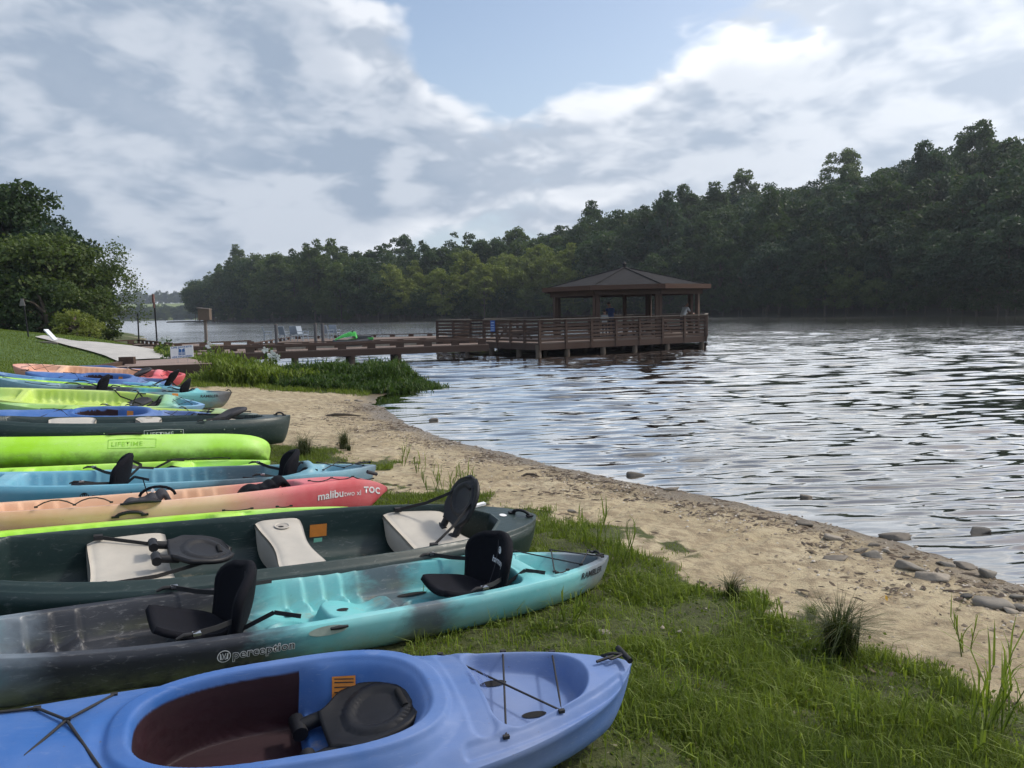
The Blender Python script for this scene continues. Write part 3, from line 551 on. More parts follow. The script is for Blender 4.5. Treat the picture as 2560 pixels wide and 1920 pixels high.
class Hull:
    def __init__(s, L, W, side, bow, stern, p=2.5, q=0.8, e=0.55, stem=0.9, keel=0.10, kpow=5, tumble=0.0, pb=None, qb=None, drop=0.0):
        s.drop = drop; s.L, s.W, s.side, s.bow, s.stern, s.p, s.q, s.e, s.stem, s.keel, s.kpow, s.tumble = L, W, side, bow, stern, p, q, e, stem, keel, kpow, tumble
        s.pb = pb or p; s.qb = qb or q
    def w(s, x):
        k = np.clip(np.abs(x) / (s.L / 2), 0, 1); st = np.maximum(1 - k ** s.p, 0) ** s.q; bo = np.maximum(1 - k ** s.pb, 0) ** s.qb
        return np.maximum(np.where(x > 0, st, bo) * s.W / 2, 0.012)
    def zs(s, x):
        k = x / (s.L / 2); return s.side + np.where(k > 0, s.stern * np.abs(k) ** 2.6, s.bow * np.abs(k) ** 2.6) - np.where(k > 0, s.drop * np.clip(np.abs(k), 0, 1) ** 9, 0)
    def zk(s, x):
        k = np.clip(np.abs(x) / (s.L / 2), 0, 1); z = s.keel * k ** s.kpow
        return z + (s.zs(x) - 0.05 - z) * np.clip((k - s.stem) / (1 - s.stem), 0, 1) ** 2.2
    def sect(s, x, ph):
        w = s.w(x); zs = s.zs(x); zk = s.zk(x); sn = np.sin(ph)
        y = w * np.maximum(np.cos(ph), 0) ** s.e; z = zs - (zs - zk) * sn ** (s.e * 1.15 + 0.1)
        return y - s.tumble * np.exp(-((ph - 0.25) / 0.2) ** 2) * np.minimum(1, w / 0.1), z
    def side_at(s, x, dz, sg=-1, off=0.002):
        """point on the outer side dz below the sheer"""
        x = np.asarray(x, float); zs = s.zs(x); zk = s.zk(x); g = np.clip(dz / np.maximum(zs - zk, 1e-3), 1e-4, 1) ** (1 / (s.e * 1.15 + 0.1))
        y, z = s.sect(x, np.arcsin(np.clip(g, 0, 1))); return np.stack([x, sg * (y + off), z], -1)
    def mesh(s, name, top, nx=220, nv=70, nph=14, second=None, mask=None):
        sx = np.sin(np.linspace(-1, 1, nx) * math.pi / 2 * 0.999) * 0.35 + np.linspace(-1, 1, nx) * 0.65; x = sx * s.L / 2
        v = np.linspace(-1, 1, nv); v = 0.6 * v + 0.4 * np.sin(v * math.pi / 2); ph = np.linspace(0, math.pi / 2, nph)[1:]
        wv = s.w(x)[:, None]; zsv = s.zs(x)[:, None]; X = np.repeat(x[:, None], nv, 1); Yt = wv * v[None, :]
        Zt = top(X, Yt, np.repeat(wv, nv, 1), np.repeat(zsv, nv, 1), np.repeat(s.zk(x)[:, None], nv, 1))
        Xs = np.repeat(x[:, None], nph - 1, 1); ys, zz = s.sect(Xs, np.repeat(ph[None, :], nx, 0))
        ring = np.concatenate([np.stack([X, Yt, Zt], -1), np.stack([Xs, ys, zz], -1), np.stack([Xs, -ys, zz], -1)[:, ::-1][:, 1:]], 1)
        n = ring.shape[1]; idx = np.arange(nx * n).reshape(nx, n); nxt = np.roll(idx, -1, 1)
        F = np.stack([idx[:-1], idx[1:], nxt[1:], nxt[:-1]], -1)
        mi = np.zeros(F.shape[:2], np.int32)
        if second is not None:
            Xc = 0.5 * (X[:-1, :-1] + X[1:, 1:]); Yc = 0.5 * (Yt[:-1, :-1] + Yt[1:, 1:]); mi[:, :nv - 1] = second(Xc, Yc)
        cap0 = None
        me = mesh_np(name, ring.reshape(-1, 3), F.reshape(-1, 4), True)
        if second is not None: me.polygons.foreach_set('material_index', mi.reshape(-1))
        if mask is not None:
            mk = np.zeros((nx, n)); mk[:, :nv] = mask(X, Yt); set_col(me, 'inner', np.repeat(mk.reshape(-1, 1), 3, 1))
        return me
def patch(fn, nu, nv, th):
    """closed thick sheet from a surface function on the unit square"""
    u, v = np.meshgrid(np.linspace(0, 1, nu), np.linspace(0, 1, nv), indexing='ij'); Pq = fn(u, v)
    du = np.gradient(Pq, axis=0); dv = np.gradient(Pq, axis=1); n = np.cross(du, dv); n /= np.linalg.norm(n, axis=-1, keepdims=True) + 1e-9
    A = Pq + n * th / 2; B = Pq - n * th / 2; k = nu * nv; V = np.concatenate([A.reshape(-1, 3), B.reshape(-1, 3)]); ix = np.arange(k).reshape(nu, nv)
    q = np.stack([ix[:-1, :-1], ix[1:, :-1], ix[1:, 1:], ix[:-1, 1:]], -1).reshape(-1, 4); F = [q, q[:, ::-1] + k]
    rim = np.concatenate([ix[:, 0], ix[-1, 1:], ix[-2::-1, -1], ix[0, -2:0:-1]]); r2 = np.roll(rim, -1); F.append(np.stack([rim, rim + k, r2 + k, r2], -1))
    return V, np.concatenate(F), (Pq, n)
def patch_mesh(name, fn, nu, nv, th): V, F, _ = patch(fn, nu, nv, th); return mesh_np(name, V, F, True)
def ribbon(mb, pts, wd, th=0.004, side=(0, 1, 0)):
    for a, b in zip(pts[:-1], pts[1:]):
        t = Vector(b) - Vector(a); up = t.cross(Vector(side))
        if up.length < 1e-5: up = Vector((0, 0, 1))
        mb.bar(a, b, wd, th, up.normalized())
def text_mesh(txt, size, bold=0.0, shear=0.0, spacing=1.0):
    cu = bpy.data.curves.new('txt', 'FONT'); cu.body = txt; cu.size = size; cu.offset = bold; cu.shear = shear; cu.space_character = spacing; cu.resolution_u = 3; cu.fill_mode = 'FRONT'
    ob = bpy.data.objects.new('txt', cu); C.objects.link(ob); dg = bpy.context.evaluated_depsgraph_get(); dg.update()
    me = bpy.data.meshes.new_from_object(ob.evaluated_get(dg)); bpy.data.objects.remove(ob); bpy.data.curves.remove(cu)
    V = np.zeros(len(me.vertices) * 3, np.float32); me.vertices.foreach_get('co', V); return me, V.reshape(-1, 3)
def letter(name, txt, size, mapper, mat, parent, bold=0.0, shear=0.0, spacing=1.0):
    me, V = text_mesh(txt, size, bold, shear, spacing); Q = np.asarray(mapper(V[:, 0], V[:, 1]), np.float32); me.vertices.foreach_set('co', Q.ravel()); me.update(); me.materials.clear(); me.name = name
    return link(name, me, mat, parent)
def strip_map(name, polys, mapper, mat, parent):
    """flat mark made of 2-D quads mapped on a surface"""
    V = np.array([p for q in polys for p in q], float); F = np.arange(len(V)).reshape(-1, 4); return link(name, mesh_np(name, mapper(V[:, 0], V[:, 1]), F), mat, parent)
def ring_quads(cx, cy, r0, r1, n=28, sx=1.0):
    a = np.linspace(0, 2 * math.pi, n + 1); return [[(cx + r1 * sx * math.cos(p), cy + r1 * math.sin(p)), (cx + r1 * sx * math.cos(q), cy + r1 * math.sin(q)), (cx + r0 * sx * math.cos(q), cy + r0 * math.sin(q)), (cx + r0 * sx * math.cos(p), cy + r0 * math.sin(p))] for p, q in zip(a[:-1], a[1:])]
def bungee(parent, pts, r=0.004, name='bungee_cord', sag=0.0):
    mb = MB(); out = []
    for a, b in zip(pts[:-1], pts[1:]):
        a, b = Vector(a), Vector(b)
        for q in np.linspace(0, 1, 6)[:-1]: out.append(a.lerp(b, q) - Vector((0, 0, sag * 4 * q * (1 - q))))
    out.append(Vector(pts[-1])); mb.tube(out, r, 6)
    for p in pts: mb.box((p[0], p[1], p[2] - 0.001), (0.022, 0.012, 0.012))
    return mb.build(name, cord, parent)
def toggle(parent, p, ax=(0, 1, 0), ln=0.10, r=0.012):
    mb = MB(); p = Vector(p); a = Vector(ax).normalized(); mb.tube([p - a * ln / 2, p + a * ln / 2], r, 10)
    mb.tube([p, p + Vector((-0.05, 0.012, 0.004)), p + Vector((-0.09, 0.02, -0.006)), p + Vector((-0.07, -0.02, 0.0)), p], 0.006, 6); mb.tube([p + Vector((-0.05, 0.0, 0.0)), p + Vector((-0.13, -0.012, -0.008))], 0.006, 6)
    return mb.build('carry_handle', blackp, parent)
def strap_handle(parent, a, b, lift=0.03, r=0.011):
    mb = MB(); a, b = Vector(a), Vector(b); n = 9; pts = [a.lerp(b, q) + Vector((0, 0, lift * math.sin(math.pi * q) ** 0.6)) for q in np.linspace(0, 1, n)]; mb.tube(pts, [r * 0.7] + [r] * (n - 2) + [r * 0.7], 8)
    for p in (a, b): mb.box(p, (0.05, 0.03, 0.012))
    return mb.build('carry_handle', blackp, parent)
# poses -----------------------------------------------------------------
def boat_pose(tip, ang, tip_h, L, lift=0.0):
    a = R(ang); dv = np.array([math.cos(a), math.sin(a)]); z = 0.75; m = 0
    for _ in range(60):
        T = at_z(*tip, z); zs_, zb_ = gz(*(T[:2] - dv * 0.12 * L)), gz(*(T[:2] - dv * 0.85 * L)); m = (zs_ - zb_) / (0.73 * L); z = 0.5 * z + 0.5 * (zs_ + m * 0.12 * L + tip_h + lift)
    T = at_z(*tip, z); mid = T[:2] - dv * L / 2; return (mid[0], mid[1], z - tip_h - m * L / 2), a, m
BOATS = []
def boat_root(name, label, cat, tip, ang, H, roll=0.0, lift=0.0, group=None):
    if len(tip) == 6: loc, a, m, roll = tip[:3], R(tip[3]), tip[4], R(tip[5])
    else: loc, a, m = boat_pose(tip, ang, float(H.zs(np.array(H.L / 2))), H.L, lift)
    BOATS.append((H, np.array(loc), a))
    o = thing(name, label, cat, loc, 0, group); o.rotation_mode = 'XYZ'; o.rotation_euler = (Matrix.Rotation(a, 3, 'Z') @ Matrix.Rotation(-math.atan(m), 3, 'Y') @ Matrix.Rotation(roll, 3, 'X')).to_euler(); return o
# seats -----------------------------------------------------------------
def back_fn(x0, z0, h, wd, tilt, wrap, topround=0.55, y0=0.0):
    def fn(u, v):
        s = (u - 0.5) * 2; half = wd / 2 * (0.62 + 0.38 * np.sin(np.clip(v * 1.25 + 0.25, 0, 1.5708 * 1.2)) ** 0.8) * np.where(v > topround, np.sqrt(np.maximum(1 - ((v - topround) / (1.002 - topround)) ** 2.4, 0.02)), 1.0)
        y = s * half; up = v * h; x = x0 + up * math.sin(tilt) - wrap * (y / (wd / 2)) ** 2 + 0.02 * np.sin(v * 3.1); return np.stack([x, y0 + y, z0 + up * math.cos(tilt)], -1)
    return fn
def fabric_seat(parent, H, x0, floor, name='seat', tilt=0.25, h=0.42, wd=0.46, logo=False, pad=True, near_x=-0.32, pad_lift=0.0, mat=None):
    mat = mat or black
    fn = back_fn(x0, floor + 0.03, h, wd, tilt, 0.11)
    seat = link(name, patch_mesh('backrest', fn, 26, 22, 0.05), mat, parent)
    edge = [(q, 0.0) for q in np.linspace(0, 1, 12)] + [(1.0, q) for q in np.linspace(0.04, 1, 14)] + [(q, 1.0) for q in np.linspace(0.96, 0, 14)] + [(0.0, q) for q in np.linspace(0.96, 0.0, 14)]
    mb = MB(); mb.tube([tuple(fn(np.array(float(a_)), np.array(float(b_)))) for a_, b_ in edge], 0.0285, 6, False); mb.build('piping', mat, seat)
    mb = MB(); mb.tube([tuple(fn(np.array(0.5), np.array(float(q))) - np.array([0.026, 0, 0])) for q in np.linspace(0.06, 0.93, 12)], 0.004, 5); mb.build('seam', greyf, seat)
    if pad:
        def pf(u, v):
            s = (u - 0.5) * 2; half = 0.19 * np.sqrt(np.maximum(1 - np.abs(2 * v - 0.75) ** 3.5 * 0.75, 0.05)); xx = x0 - 0.40 + v * 0.40
            return np.stack([xx, s * half, floor + 0.035 + 0.03 * s ** 2 + pad_lift * (1 - v) ** 1.6 + 0 * u], -1)
        link('seat_pad', patch_mesh('seat_pad', pf, 14, 14, 0.035), black2 if mat is black else mat, seat)
    for sg in (-1, 1):
        mb = MB(); xs = x0 + near_x; yg = float(H.w(np.array(xs))) - 0.02; zg = float(H.zs(np.array(xs))) + 0.008; yb = sg * wd * 0.44
        e = fn(np.array(0.5 + 0.47 * sg), np.array(0.42)); ribbon(mb, [tuple(e), (x0 + near_x * 0.45, sg * (abs(e[1]) * 0.5 + yg * 0.5), zg * 0.4 + e[2] * 0.6), (xs + 0.06, sg * yg, zg + 0.012)], 0.026, 0.005, (0, 0, 1))
        mb.tube([(xs + 0.07, sg * yg, zg + 0.012), (xs + 0.02, sg * yg, zg + 0.014), (xs - 0.015, sg * yg, zg)], [0.009, 0.011, 0.006], 6); mb.build('strap', cord, seat); mb = MB(); mb.box((xs + 0.075, sg * yg, zg + 0.014), (0.035, 0.034, 0.012)); mb.build('buckle', steel, seat)
        mb = MB(); xr = x0 + 0.26; ybk = float(H.w(np.array(xr))) * 0.75; zr = float(H.zs(np.array(xr))) + 0.005
        ribbon(mb, [tuple(fn(np.array(0.5 + 0.4 * sg), np.array(0.2)) + np.array([0.02, 0, 0])), (x0 + 0.14, sg * ybk * 0.8, zr + 0.02), (xr, sg * ybk, zr)], 0.022, 0.005, (0, 0, 1)); mb.build('strap', cord, seat)
    if logo:
        def mp(uu, vv):
            yy = -(uu) ; u = 0.5 + yy / wd; v = vv / h; p = fn(u, v); eps = 1e-3
            n = np.cross(fn(u + eps, v) - p, fn(u, v + eps) - p); n /= np.linalg.norm(n, axis=-1, keepdims=True); n = np.where(n[:, :1] > 0, -n, n); return p + n * 0.028
        letter('lettering', 'harmony', 0.050, lambda a, b_: mp(a - 0.045, b_ * 1.15 + 0.165), white_ink, seat, 0.0008)
        strip_map('emblem', ring_quads(0.035, 0.255, 0.0, 0.024) , mp, white_ink, seat); strip_map('emblem', ring_quads(0.032, 0.257, 0.008, 0.013)[3:22], lambda a, b_: mp(a, b_) - np.array([0.002, 0, 0]), dark_ink, seat)
    return seat
def plastic_back(parent, M4, name='seat_back', wd=0.40, h=0.40, hinge=True):
    """moulded folding seat back: ribbed plate with two hinge knuckles, in the local frame M4"""
    def fn(u, v):
        s = (u - 0.5) * 2; half = wd / 2 * np.where(v < 0.3, 0.62 + 0.38 * sstep(0, 0.3, v), np.sqrt(np.maximum(1 - np.clip((v - 0.45) / 0.56, 0, 1) ** 2.6, 0.03)))
        rr = np.hypot(s * 0.9, (v - 0.56) * 2.0); z = 0.012 * sstep(0.72, 0.66, rr) - 0.010 * sstep(0.56, 0.50, rr) + 0.02 * s ** 2; return np.stack([s * half, v * h, z], -1)
    V, F, _ = patch(fn, 34, 30, 0.028); V = np.array([M4 @ Vector(p) for p in V]); o = link(name, mesh_np(name, V, F, True), blackp, parent)
    if hinge:
        for sg in (-1, 1):
            mb = MB(); mb.tube([(sg * 0.10, -0.07, 0.0), (sg * 0.10, 0.05, 0.0)], 0.026, 8); mb.tube([(sg * 0.055, -0.075, 0), (sg * 0.145, -0.075, 0)], 0.028, 10)
            mb.v = [tuple(M4 @ Vector(p)) for p in mb.v]; mb.build('hinge', blackp, o)
    mb = MB(); mb.tube([(-0.05, h * 0.80, 0.022), (0.05, h * 0.80, 0.022)], 0.014, 8); mb.v = [tuple(M4 @ Vector(p)) for p in mb.v]; mb.build('grip_slot', void, o)
    return o
# sit-on-top deck ---------------------------------------------------------
def sot_top(wells, ribs, pads, rim=0.045, depth=0.19, crown=0.012, hump=None, holes=()):
    """wells: (x0, x1, depth); ribs: (x0, x1) foot rest steps on the walls; pads: (cx, cy, hx, hy, height, scoop)"""
    def top(x, y, w, zs, zk):
        v = np.clip(np.abs(y) / w, 0, 1); z = zs + crown * (1 - v ** 2) - 0.014 * sstep(0.93, 1.0, v)
        for x0, x1, dp in wells:
            sd = np.maximum(np.abs(y) - (w - rim), np.maximum(x0 - x, x - x1)); cr = np.hypot(np.maximum(np.abs(y) - (w - rim - 0.09), 0), np.maximum(np.maximum(x0 + 0.09 - x, x - x1 + 0.09), 0)) - 0.09
            sd = np.maximum(sd, cr); m = inside(sd + 0.03, 0.085); fl = np.maximum(zs - dp, zk + 0.035) + 0.03 * v ** 2; z = z * (1 - m) + fl * m
        for x0, x1 in ribs:
            inx = inside(np.maximum(x0 - x, x - x1), 0.03); band = sstep(w - rim - 0.17, w - rim - 0.12, np.abs(y)) * inside(np.abs(y) - (w - rim - 0.015), 0.03)
            ph = ((x - 0.25 * (w - np.abs(y))) / 0.115) % 1.0; step = np.where(ph < 0.82, ph / 0.82, (1 - ph) / 0.18); z = np.minimum(z + inx * band * (0.050 * step - 0.012), zs - 0.012 + 0 * z)
        for cx, cy, hx, hy, ht, sc in pads:
            m = inside(sd_box(x, y, cx, cy, hx, hy, min(hx, hy) * 0.6), 0.05); z = z + m * (ht - sc * np.exp(-((x - cx - hx * 0.25) / (hx * 0.5)) ** 2))
        for cx, cy, r in holes:
            rr = np.hypot(x - cx, y - cy); z = z + 0.012 * np.exp(-((rr - r) / 0.012) ** 2) - 0.008 * sstep(r, r - 0.01, rr)
        if hump is not None:
            x0, x1, hh = hump; z = z + hh * inside(np.maximum(x0 - x, x - x1), 0.1) * (1 - v ** 2)
        return z
    return top
def scupper(parent, H, spots, r=0.02, zoff=0.004, top=None):
    for (x, y, rx, ry) in spots:
        mb = MB(); n = 16; zz = float(top(np.array([x]), np.array([y]), H.w(np.array([x])), H.zs(np.array([x])), H.zk(np.array([x])))[0]) + zoff
        mb.add([(x + rx * math.cos(2 * math.pi * i / n), y + ry * math.sin(2 * math.pi * i / n), zz) for i in range(n)], [tuple(range(n))]); mb.build('scupper_hole', void, parent)
def sot(name, label, tip, ang, mat, L=4.1, W=0.84, side=0.33, bow=0.10, stern=0.08, nx=200, nv=60, layout='tandem', roll=0.0, lift=0.0, p=2.6, q=0.8, stem=0.90, e=0.5, keel=0.06, group=None, cat='kayak', tumble=0.0, drop=0.0, crown=0.012, custom=None):
    H = Hull(L, W, side, bow, stern, p, q, e, stem, keel, 5, tumble, drop=drop); h = L / 2
    if custom: wells, ribs, pads, holes, hump = custom
    elif layout == 'tandem':
        wells = [(-h + 0.30, -h + 0.88, 0.15), (-h + 0.98, h - 0.68, 0.21), (h - 0.53, h - 0.07, 0.16)]; ribs = [(-h + 1.05, -h + 1.65), (-0.02, 0.52)]
        pads = [(0.02, 0, 0.20, 0.27, 0.035, 0.0), (0.67, 0, 0.17, 0.155, 0.10, 0.055), (1.26, 0, 0.17, 0.27, 0.035, 0.0)]; holes = [(0.97, 0.0, 0.105), (0.32, 0.0, 0.10)]; hump = (h - 0.68, h - 0.55, 0.03)
    else:
        wells = [(-h + 0.25, -h + 0.75, 0.13), (-h + 0.85, h - 0.95, 0.19), (h - 0.80, h - 0.12, 0.13)]; ribs = [(-h + 0.95, -h + 1.5)]; pads = [(h - 1.2, 0, 0.2, 0.24, 0.03, 0.0)]; holes = [(-0.2, 0, 0.09)]; hump = (h - 0.95, h - 0.82, 0.02)
    top = sot_top(wells, ribs, pads, hump=hump, holes=holes, crown=crown); o = boat_root(name, label, cat, tip, ang, H, roll, lift, group)
    link('hull', H.mesh('hull', top, nx, nv, 14), mat, o); return o, H, top
def zt(H, top, x, y): x = np.array([float(x)]); y = np.array([float(y)]); return float(top(x, y, H.w(x), H.zs(x), H.zk(x))[0])
def cross_bungee(o, H, x0, x1, r=0.004, n=3, wf=0.86, lift=0.012):
    xs = np.linspace(x0, x1, n)
    for k in range(n - 1):
        for sg in (-1, 1):
            a = (xs[k], sg * float(H.w(np.array(xs[k]))) * wf, float(H.zs(np.array(xs[k]))) + lift); b = (xs[k + 1], -sg * float(H.w(np.array(xs[k + 1]))) * wf, float(H.zs(np.array(xs[k + 1]))) + lift); bungee(o, [a, b], r)
def deck_rigging(o, H, x0, x1, n=3, wf=0.9, sg=-1, r=0.004, sag=0.01):
    pts = [(x, sg * float(H.w(np.array(x))) * wf, float(H.zs(np.array(x))) + 0.012) for x in np.linspace(x0, x1, n)]; bungee(o, pts, r, 'deck_line', sag)
def side_map(H, x0, d0, sg=-1, off=0.003, slope=0.0):
    return lambda u, v: H.side_at(x0 + u, d0 - v + slope * u, sg, off)
def perception_mark(o, H, x0, d0, size, ink=dark_ink, halo=white_ink):
    letter('lettering', 'perception', size, side_map(H, x0, d0, -1, 0.0025), halo, o, size * 0.055, 0, 1.08); letter('lettering', 'perception', size, side_map(H, x0, d0, -1, 0.004), ink, o, 0.0, 0, 1.08)
    c = -size * 0.62; k = size * 0.5; strip_map('emblem', ring_quads(c, size * 0.3, k * 0.86, k), side_map(H, x0, d0, -1, 0.004), halo, o); strip_map('emblem', ring_quads(c, size * 0.3, 0, k * 0.84), side_map(H, x0, d0, -1, 0.0032), ink, o)
    q = []
    for sx in (-1, 1):
        q.append([(c + sx * k * .62, size * .3 + k * .5), (c + sx * k * .45, size * .3 + k * .5), (c + sx * k * .30, size * .3 - k * .5), (c + sx * k * .58, size * .3 - k * .5)])
        q.append([(c + sx * k * .30, size * .3 + k * .55), (c + sx * k * .18, size * .3 + k * .5), (c + sx * k * .02, size * .3), (c + sx * k * .10, size * .3 - k * .1)])
        q.append([(c + sx * k * .02, size * .3 + k * .05), (c + sx * k * .12, size * .3), (c + sx * k * .26, size * .3 - k * .55), (c + sx * k * .12, size * .3 - k * .55)])
    strip_map('emblem', q, side_map(H, x0, d0, -1, 0.0048), halo, o)
# sit-in kayak ------------------------------------------------------------
def sit_in(name, label, tip, ang, mat, L=2.95, W=0.74, side=0.245, stern=0.055, nx=190, nv=70, detail=False, lift=0.0, group=None):
    H = Hull(L, W, side, 0.07, stern, 2.7, 0.74, 0.5, 0.90, 0.07, 4, 0.012, pb=2.3, qb=0.8); CX, HXc, HYc = 0.125, 0.545, 0.292 * W / 0.76; D0 = side - 0.24
    def top(x, y, w, zs, zk):
        v = np.clip(np.abs(y) / w, 0, 1); z = zs + 0.075 * (1 - v ** 2) * np.minimum(1, w / 0.33) - 0.02 * sstep(0.8, 1.0, v) * np.minimum(1, w / 0.15)
        k = ((x - CX) / HXc); sd = (np.sqrt((np.abs((x - CX)) / HXc) ** 3.0 + (np.abs(y) / (HYc + 0.02 * k)) ** 2.6) - 1) * 0.26
        plat = 0.310 + D0 + 0.010 * k; m0 = inside(sd - 0.02, 0.05); z = z * (1 - m0) + plat * m0
        z = z + 0.016 * sstep(0.010, -0.006, sd) * sstep(-0.050, -0.036, sd)
        # foot space floor (front) and the moulded seat tub (rear)
        fl = 0.05 + 0.065 * sstep(0.185, 0.215, x) + 0.05 * np.clip(np.abs(y) / 0.3, 0, 1) ** 3; fl = np.where((x > 0.20), fl + 0.10 * sstep(0.45, 0.70, x), fl)
        bl = 0.028 + 0.045 * sstep(0.19, 0.29, x); m1 = sstep(-0.045, -0.045 - bl, sd); z = z * (1 - m1) + fl * m1
        # stern well
        sdw = np.maximum(np.abs(y) - (w - 0.085), np.maximum(0.82 + 0.10 * (np.abs(y) / 0.3) ** 2 * 0 - x, x - 1.23)); cr = np.hypot(np.maximum(np.abs(y) - (w - 0.165), 0), np.maximum(np.maximum(0.90 - x, x - 1.15), 0)) - 0.08
        mw = inside(np.maximum(sdw, cr), 0.05); z = z * (1 - mw) + (zs - 0.035 - 0.03 * (x - 0.82) / 0.4) * mw
        # shallow panel between coaming and well, moulded ledge along the deck edge
        z = z - 0.008 * inside(sd_box(x, y, 0.755, 0, 0.045, 0.26, 0.04), 0.02)
        led = inside(sd_box(x, np.abs(y), 1.02, w * 0.86, 0.36, 0.022, 0.02), 0.02); z = z - 0.012 * led
        fr = inside(sd_box(x, y, -0.75, 0, 0.35, 0.20, 0.12), 0.12); z = z - 0.010 * fr; return z
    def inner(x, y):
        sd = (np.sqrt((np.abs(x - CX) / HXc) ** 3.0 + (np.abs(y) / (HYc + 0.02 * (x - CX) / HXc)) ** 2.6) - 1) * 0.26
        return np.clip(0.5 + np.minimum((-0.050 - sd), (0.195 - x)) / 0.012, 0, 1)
    o = boat_root(name, label, 'kayak', tip, ang, H, 0, lift, group); me = H.mesh('hull', top, nx, nv, 14, None, inner); link('hull', me, mat, o)
    zd = lambda x, y: zt(H, top, x, y) + 0.008
    bungee(o, [(-0.42, 0.28 * W / 0.8, zd(-0.42, 0.28)), (-0.54, 0.10, zd(-0.54, 0.1) + 0.006), (-0.75, -0.22, zd(-0.75, -0.22))], 0.005); bungee(o, [(-0.80, 0.24, zd(-0.80, 0.24)), (-0.64, 0.22, zd(-0.64, 0.22)), (-0.54, 0.10, zd(-0.54, 0.1) + 0.006), (-0.36, -0.26, zd(-0.36, -0.26))], 0.005)
    x1, x2, x3 = 0.83, 0.98, 1.13
    ze = lambda x: float(H.zs(np.array(x))) + 0.042
    f_ = W / 0.74; bq = lambda x, q: (x, q * float(H.w(np.array(x))), zd(x, q * float(H.w(np.array(x)))) + 0.002); bungee(o, [bq(0.75, 0.84), bq(1.06, -0.80), bq(1.19, 0.80)], 0.004); bungee(o, [bq(0.82, -0.84), bq(1.0, 0.83)], 0.004)
    toggle(o, (L / 2 - 0.035, 0, float(H.zs(np.array(L / 2 - 0.04))) + 0.045)); toggle(o, (-L / 2 + 0.05, 0, float(H.zs(np.array(-L / 2 + 0.05))) + 0.045))
    ps = [[(0.33, 0.265, 0.155), (0.41, 0.265, 0.155), (0.41, 0.288, 0.265), (0.33, 0.288, 0.265)]]
    def tagm(nm, x0, xw, s0, s1, mt):
        P_ = []; 
        for s_ in (s0, s1):
            for xx in (x0, x0 + xw):
                # walk the far cockpit wall
                ys = np.linspace(0.08, 0.36, 240); zz = np.array([zt(H, top, xx, yy) for yy in ys]); tgt = 0.12 + D0 + 0.155 * s_; j = int(np.argmax(zz > tgt)); P_.append((xx, ys[j] - 0.006, zz[j] + 0.004))
        mb = MB(); mb.add([P_[0], P_[1], P_[3], P_[2]], [(0, 1, 2, 3)]); return mb.build(nm, mt, o)
    tagm('warning_label', 0.31, 0.085, 0.42, 0.93, orange_tag); 
    if detail:
        tagm('inspection_label', 0.325, 0.05, 0.22, 0.34, mint_tag)
        for q in (0.55, 0.66, 0.77, 0.85): tagm('label_print', 0.318, 0.07, q, q + 0.02, dark_ink).location.y -= 0.003
        M4 = Matrix.Translation((0.26, 0.03, 0.165)) @ Matrix.Rotation(R(-86), 4, 'Z') @ Matrix.Rotation(R(14), 4, 'X'); plastic_back(o, M4, 'seat_back', 0.33, 0.36)
        mb = MB(); mb.tube([(0.29, 0.26, 0.285), (0.29, 0.24, 0.285)], 0.008, 8); mb.build('rivet', steel, o); mb = MB(); mb.tube([(0.45, 0.25, 0.25), (0.45, 0.22, 0.25)], 0.010, 8); mb.build('rivet', blackp, o)
        scupper(o, H, [(0.92, 0.11, 0.055, 0.02), (1.0, -0.11, 0.05, 0.018)], top=top)
        for i, s_ in enumerate(('LIFT HERE', 'AUTHORIZED', 'PERSON')): letter('moulded_lettering', s_ if i else 'LIFT SIDE', 0.02, lambda u, v, i=i: np.stack([0.78 + v - 0.028 * -i * -1 * -1, 0.06 - u, np.array([zt(H, top, 0.78, 0.0)] * len(u)) + 0.004], -1), simple('moulded_ink', (0.05, 0.10, 0.30), 0.6), o)
    return o, H, top
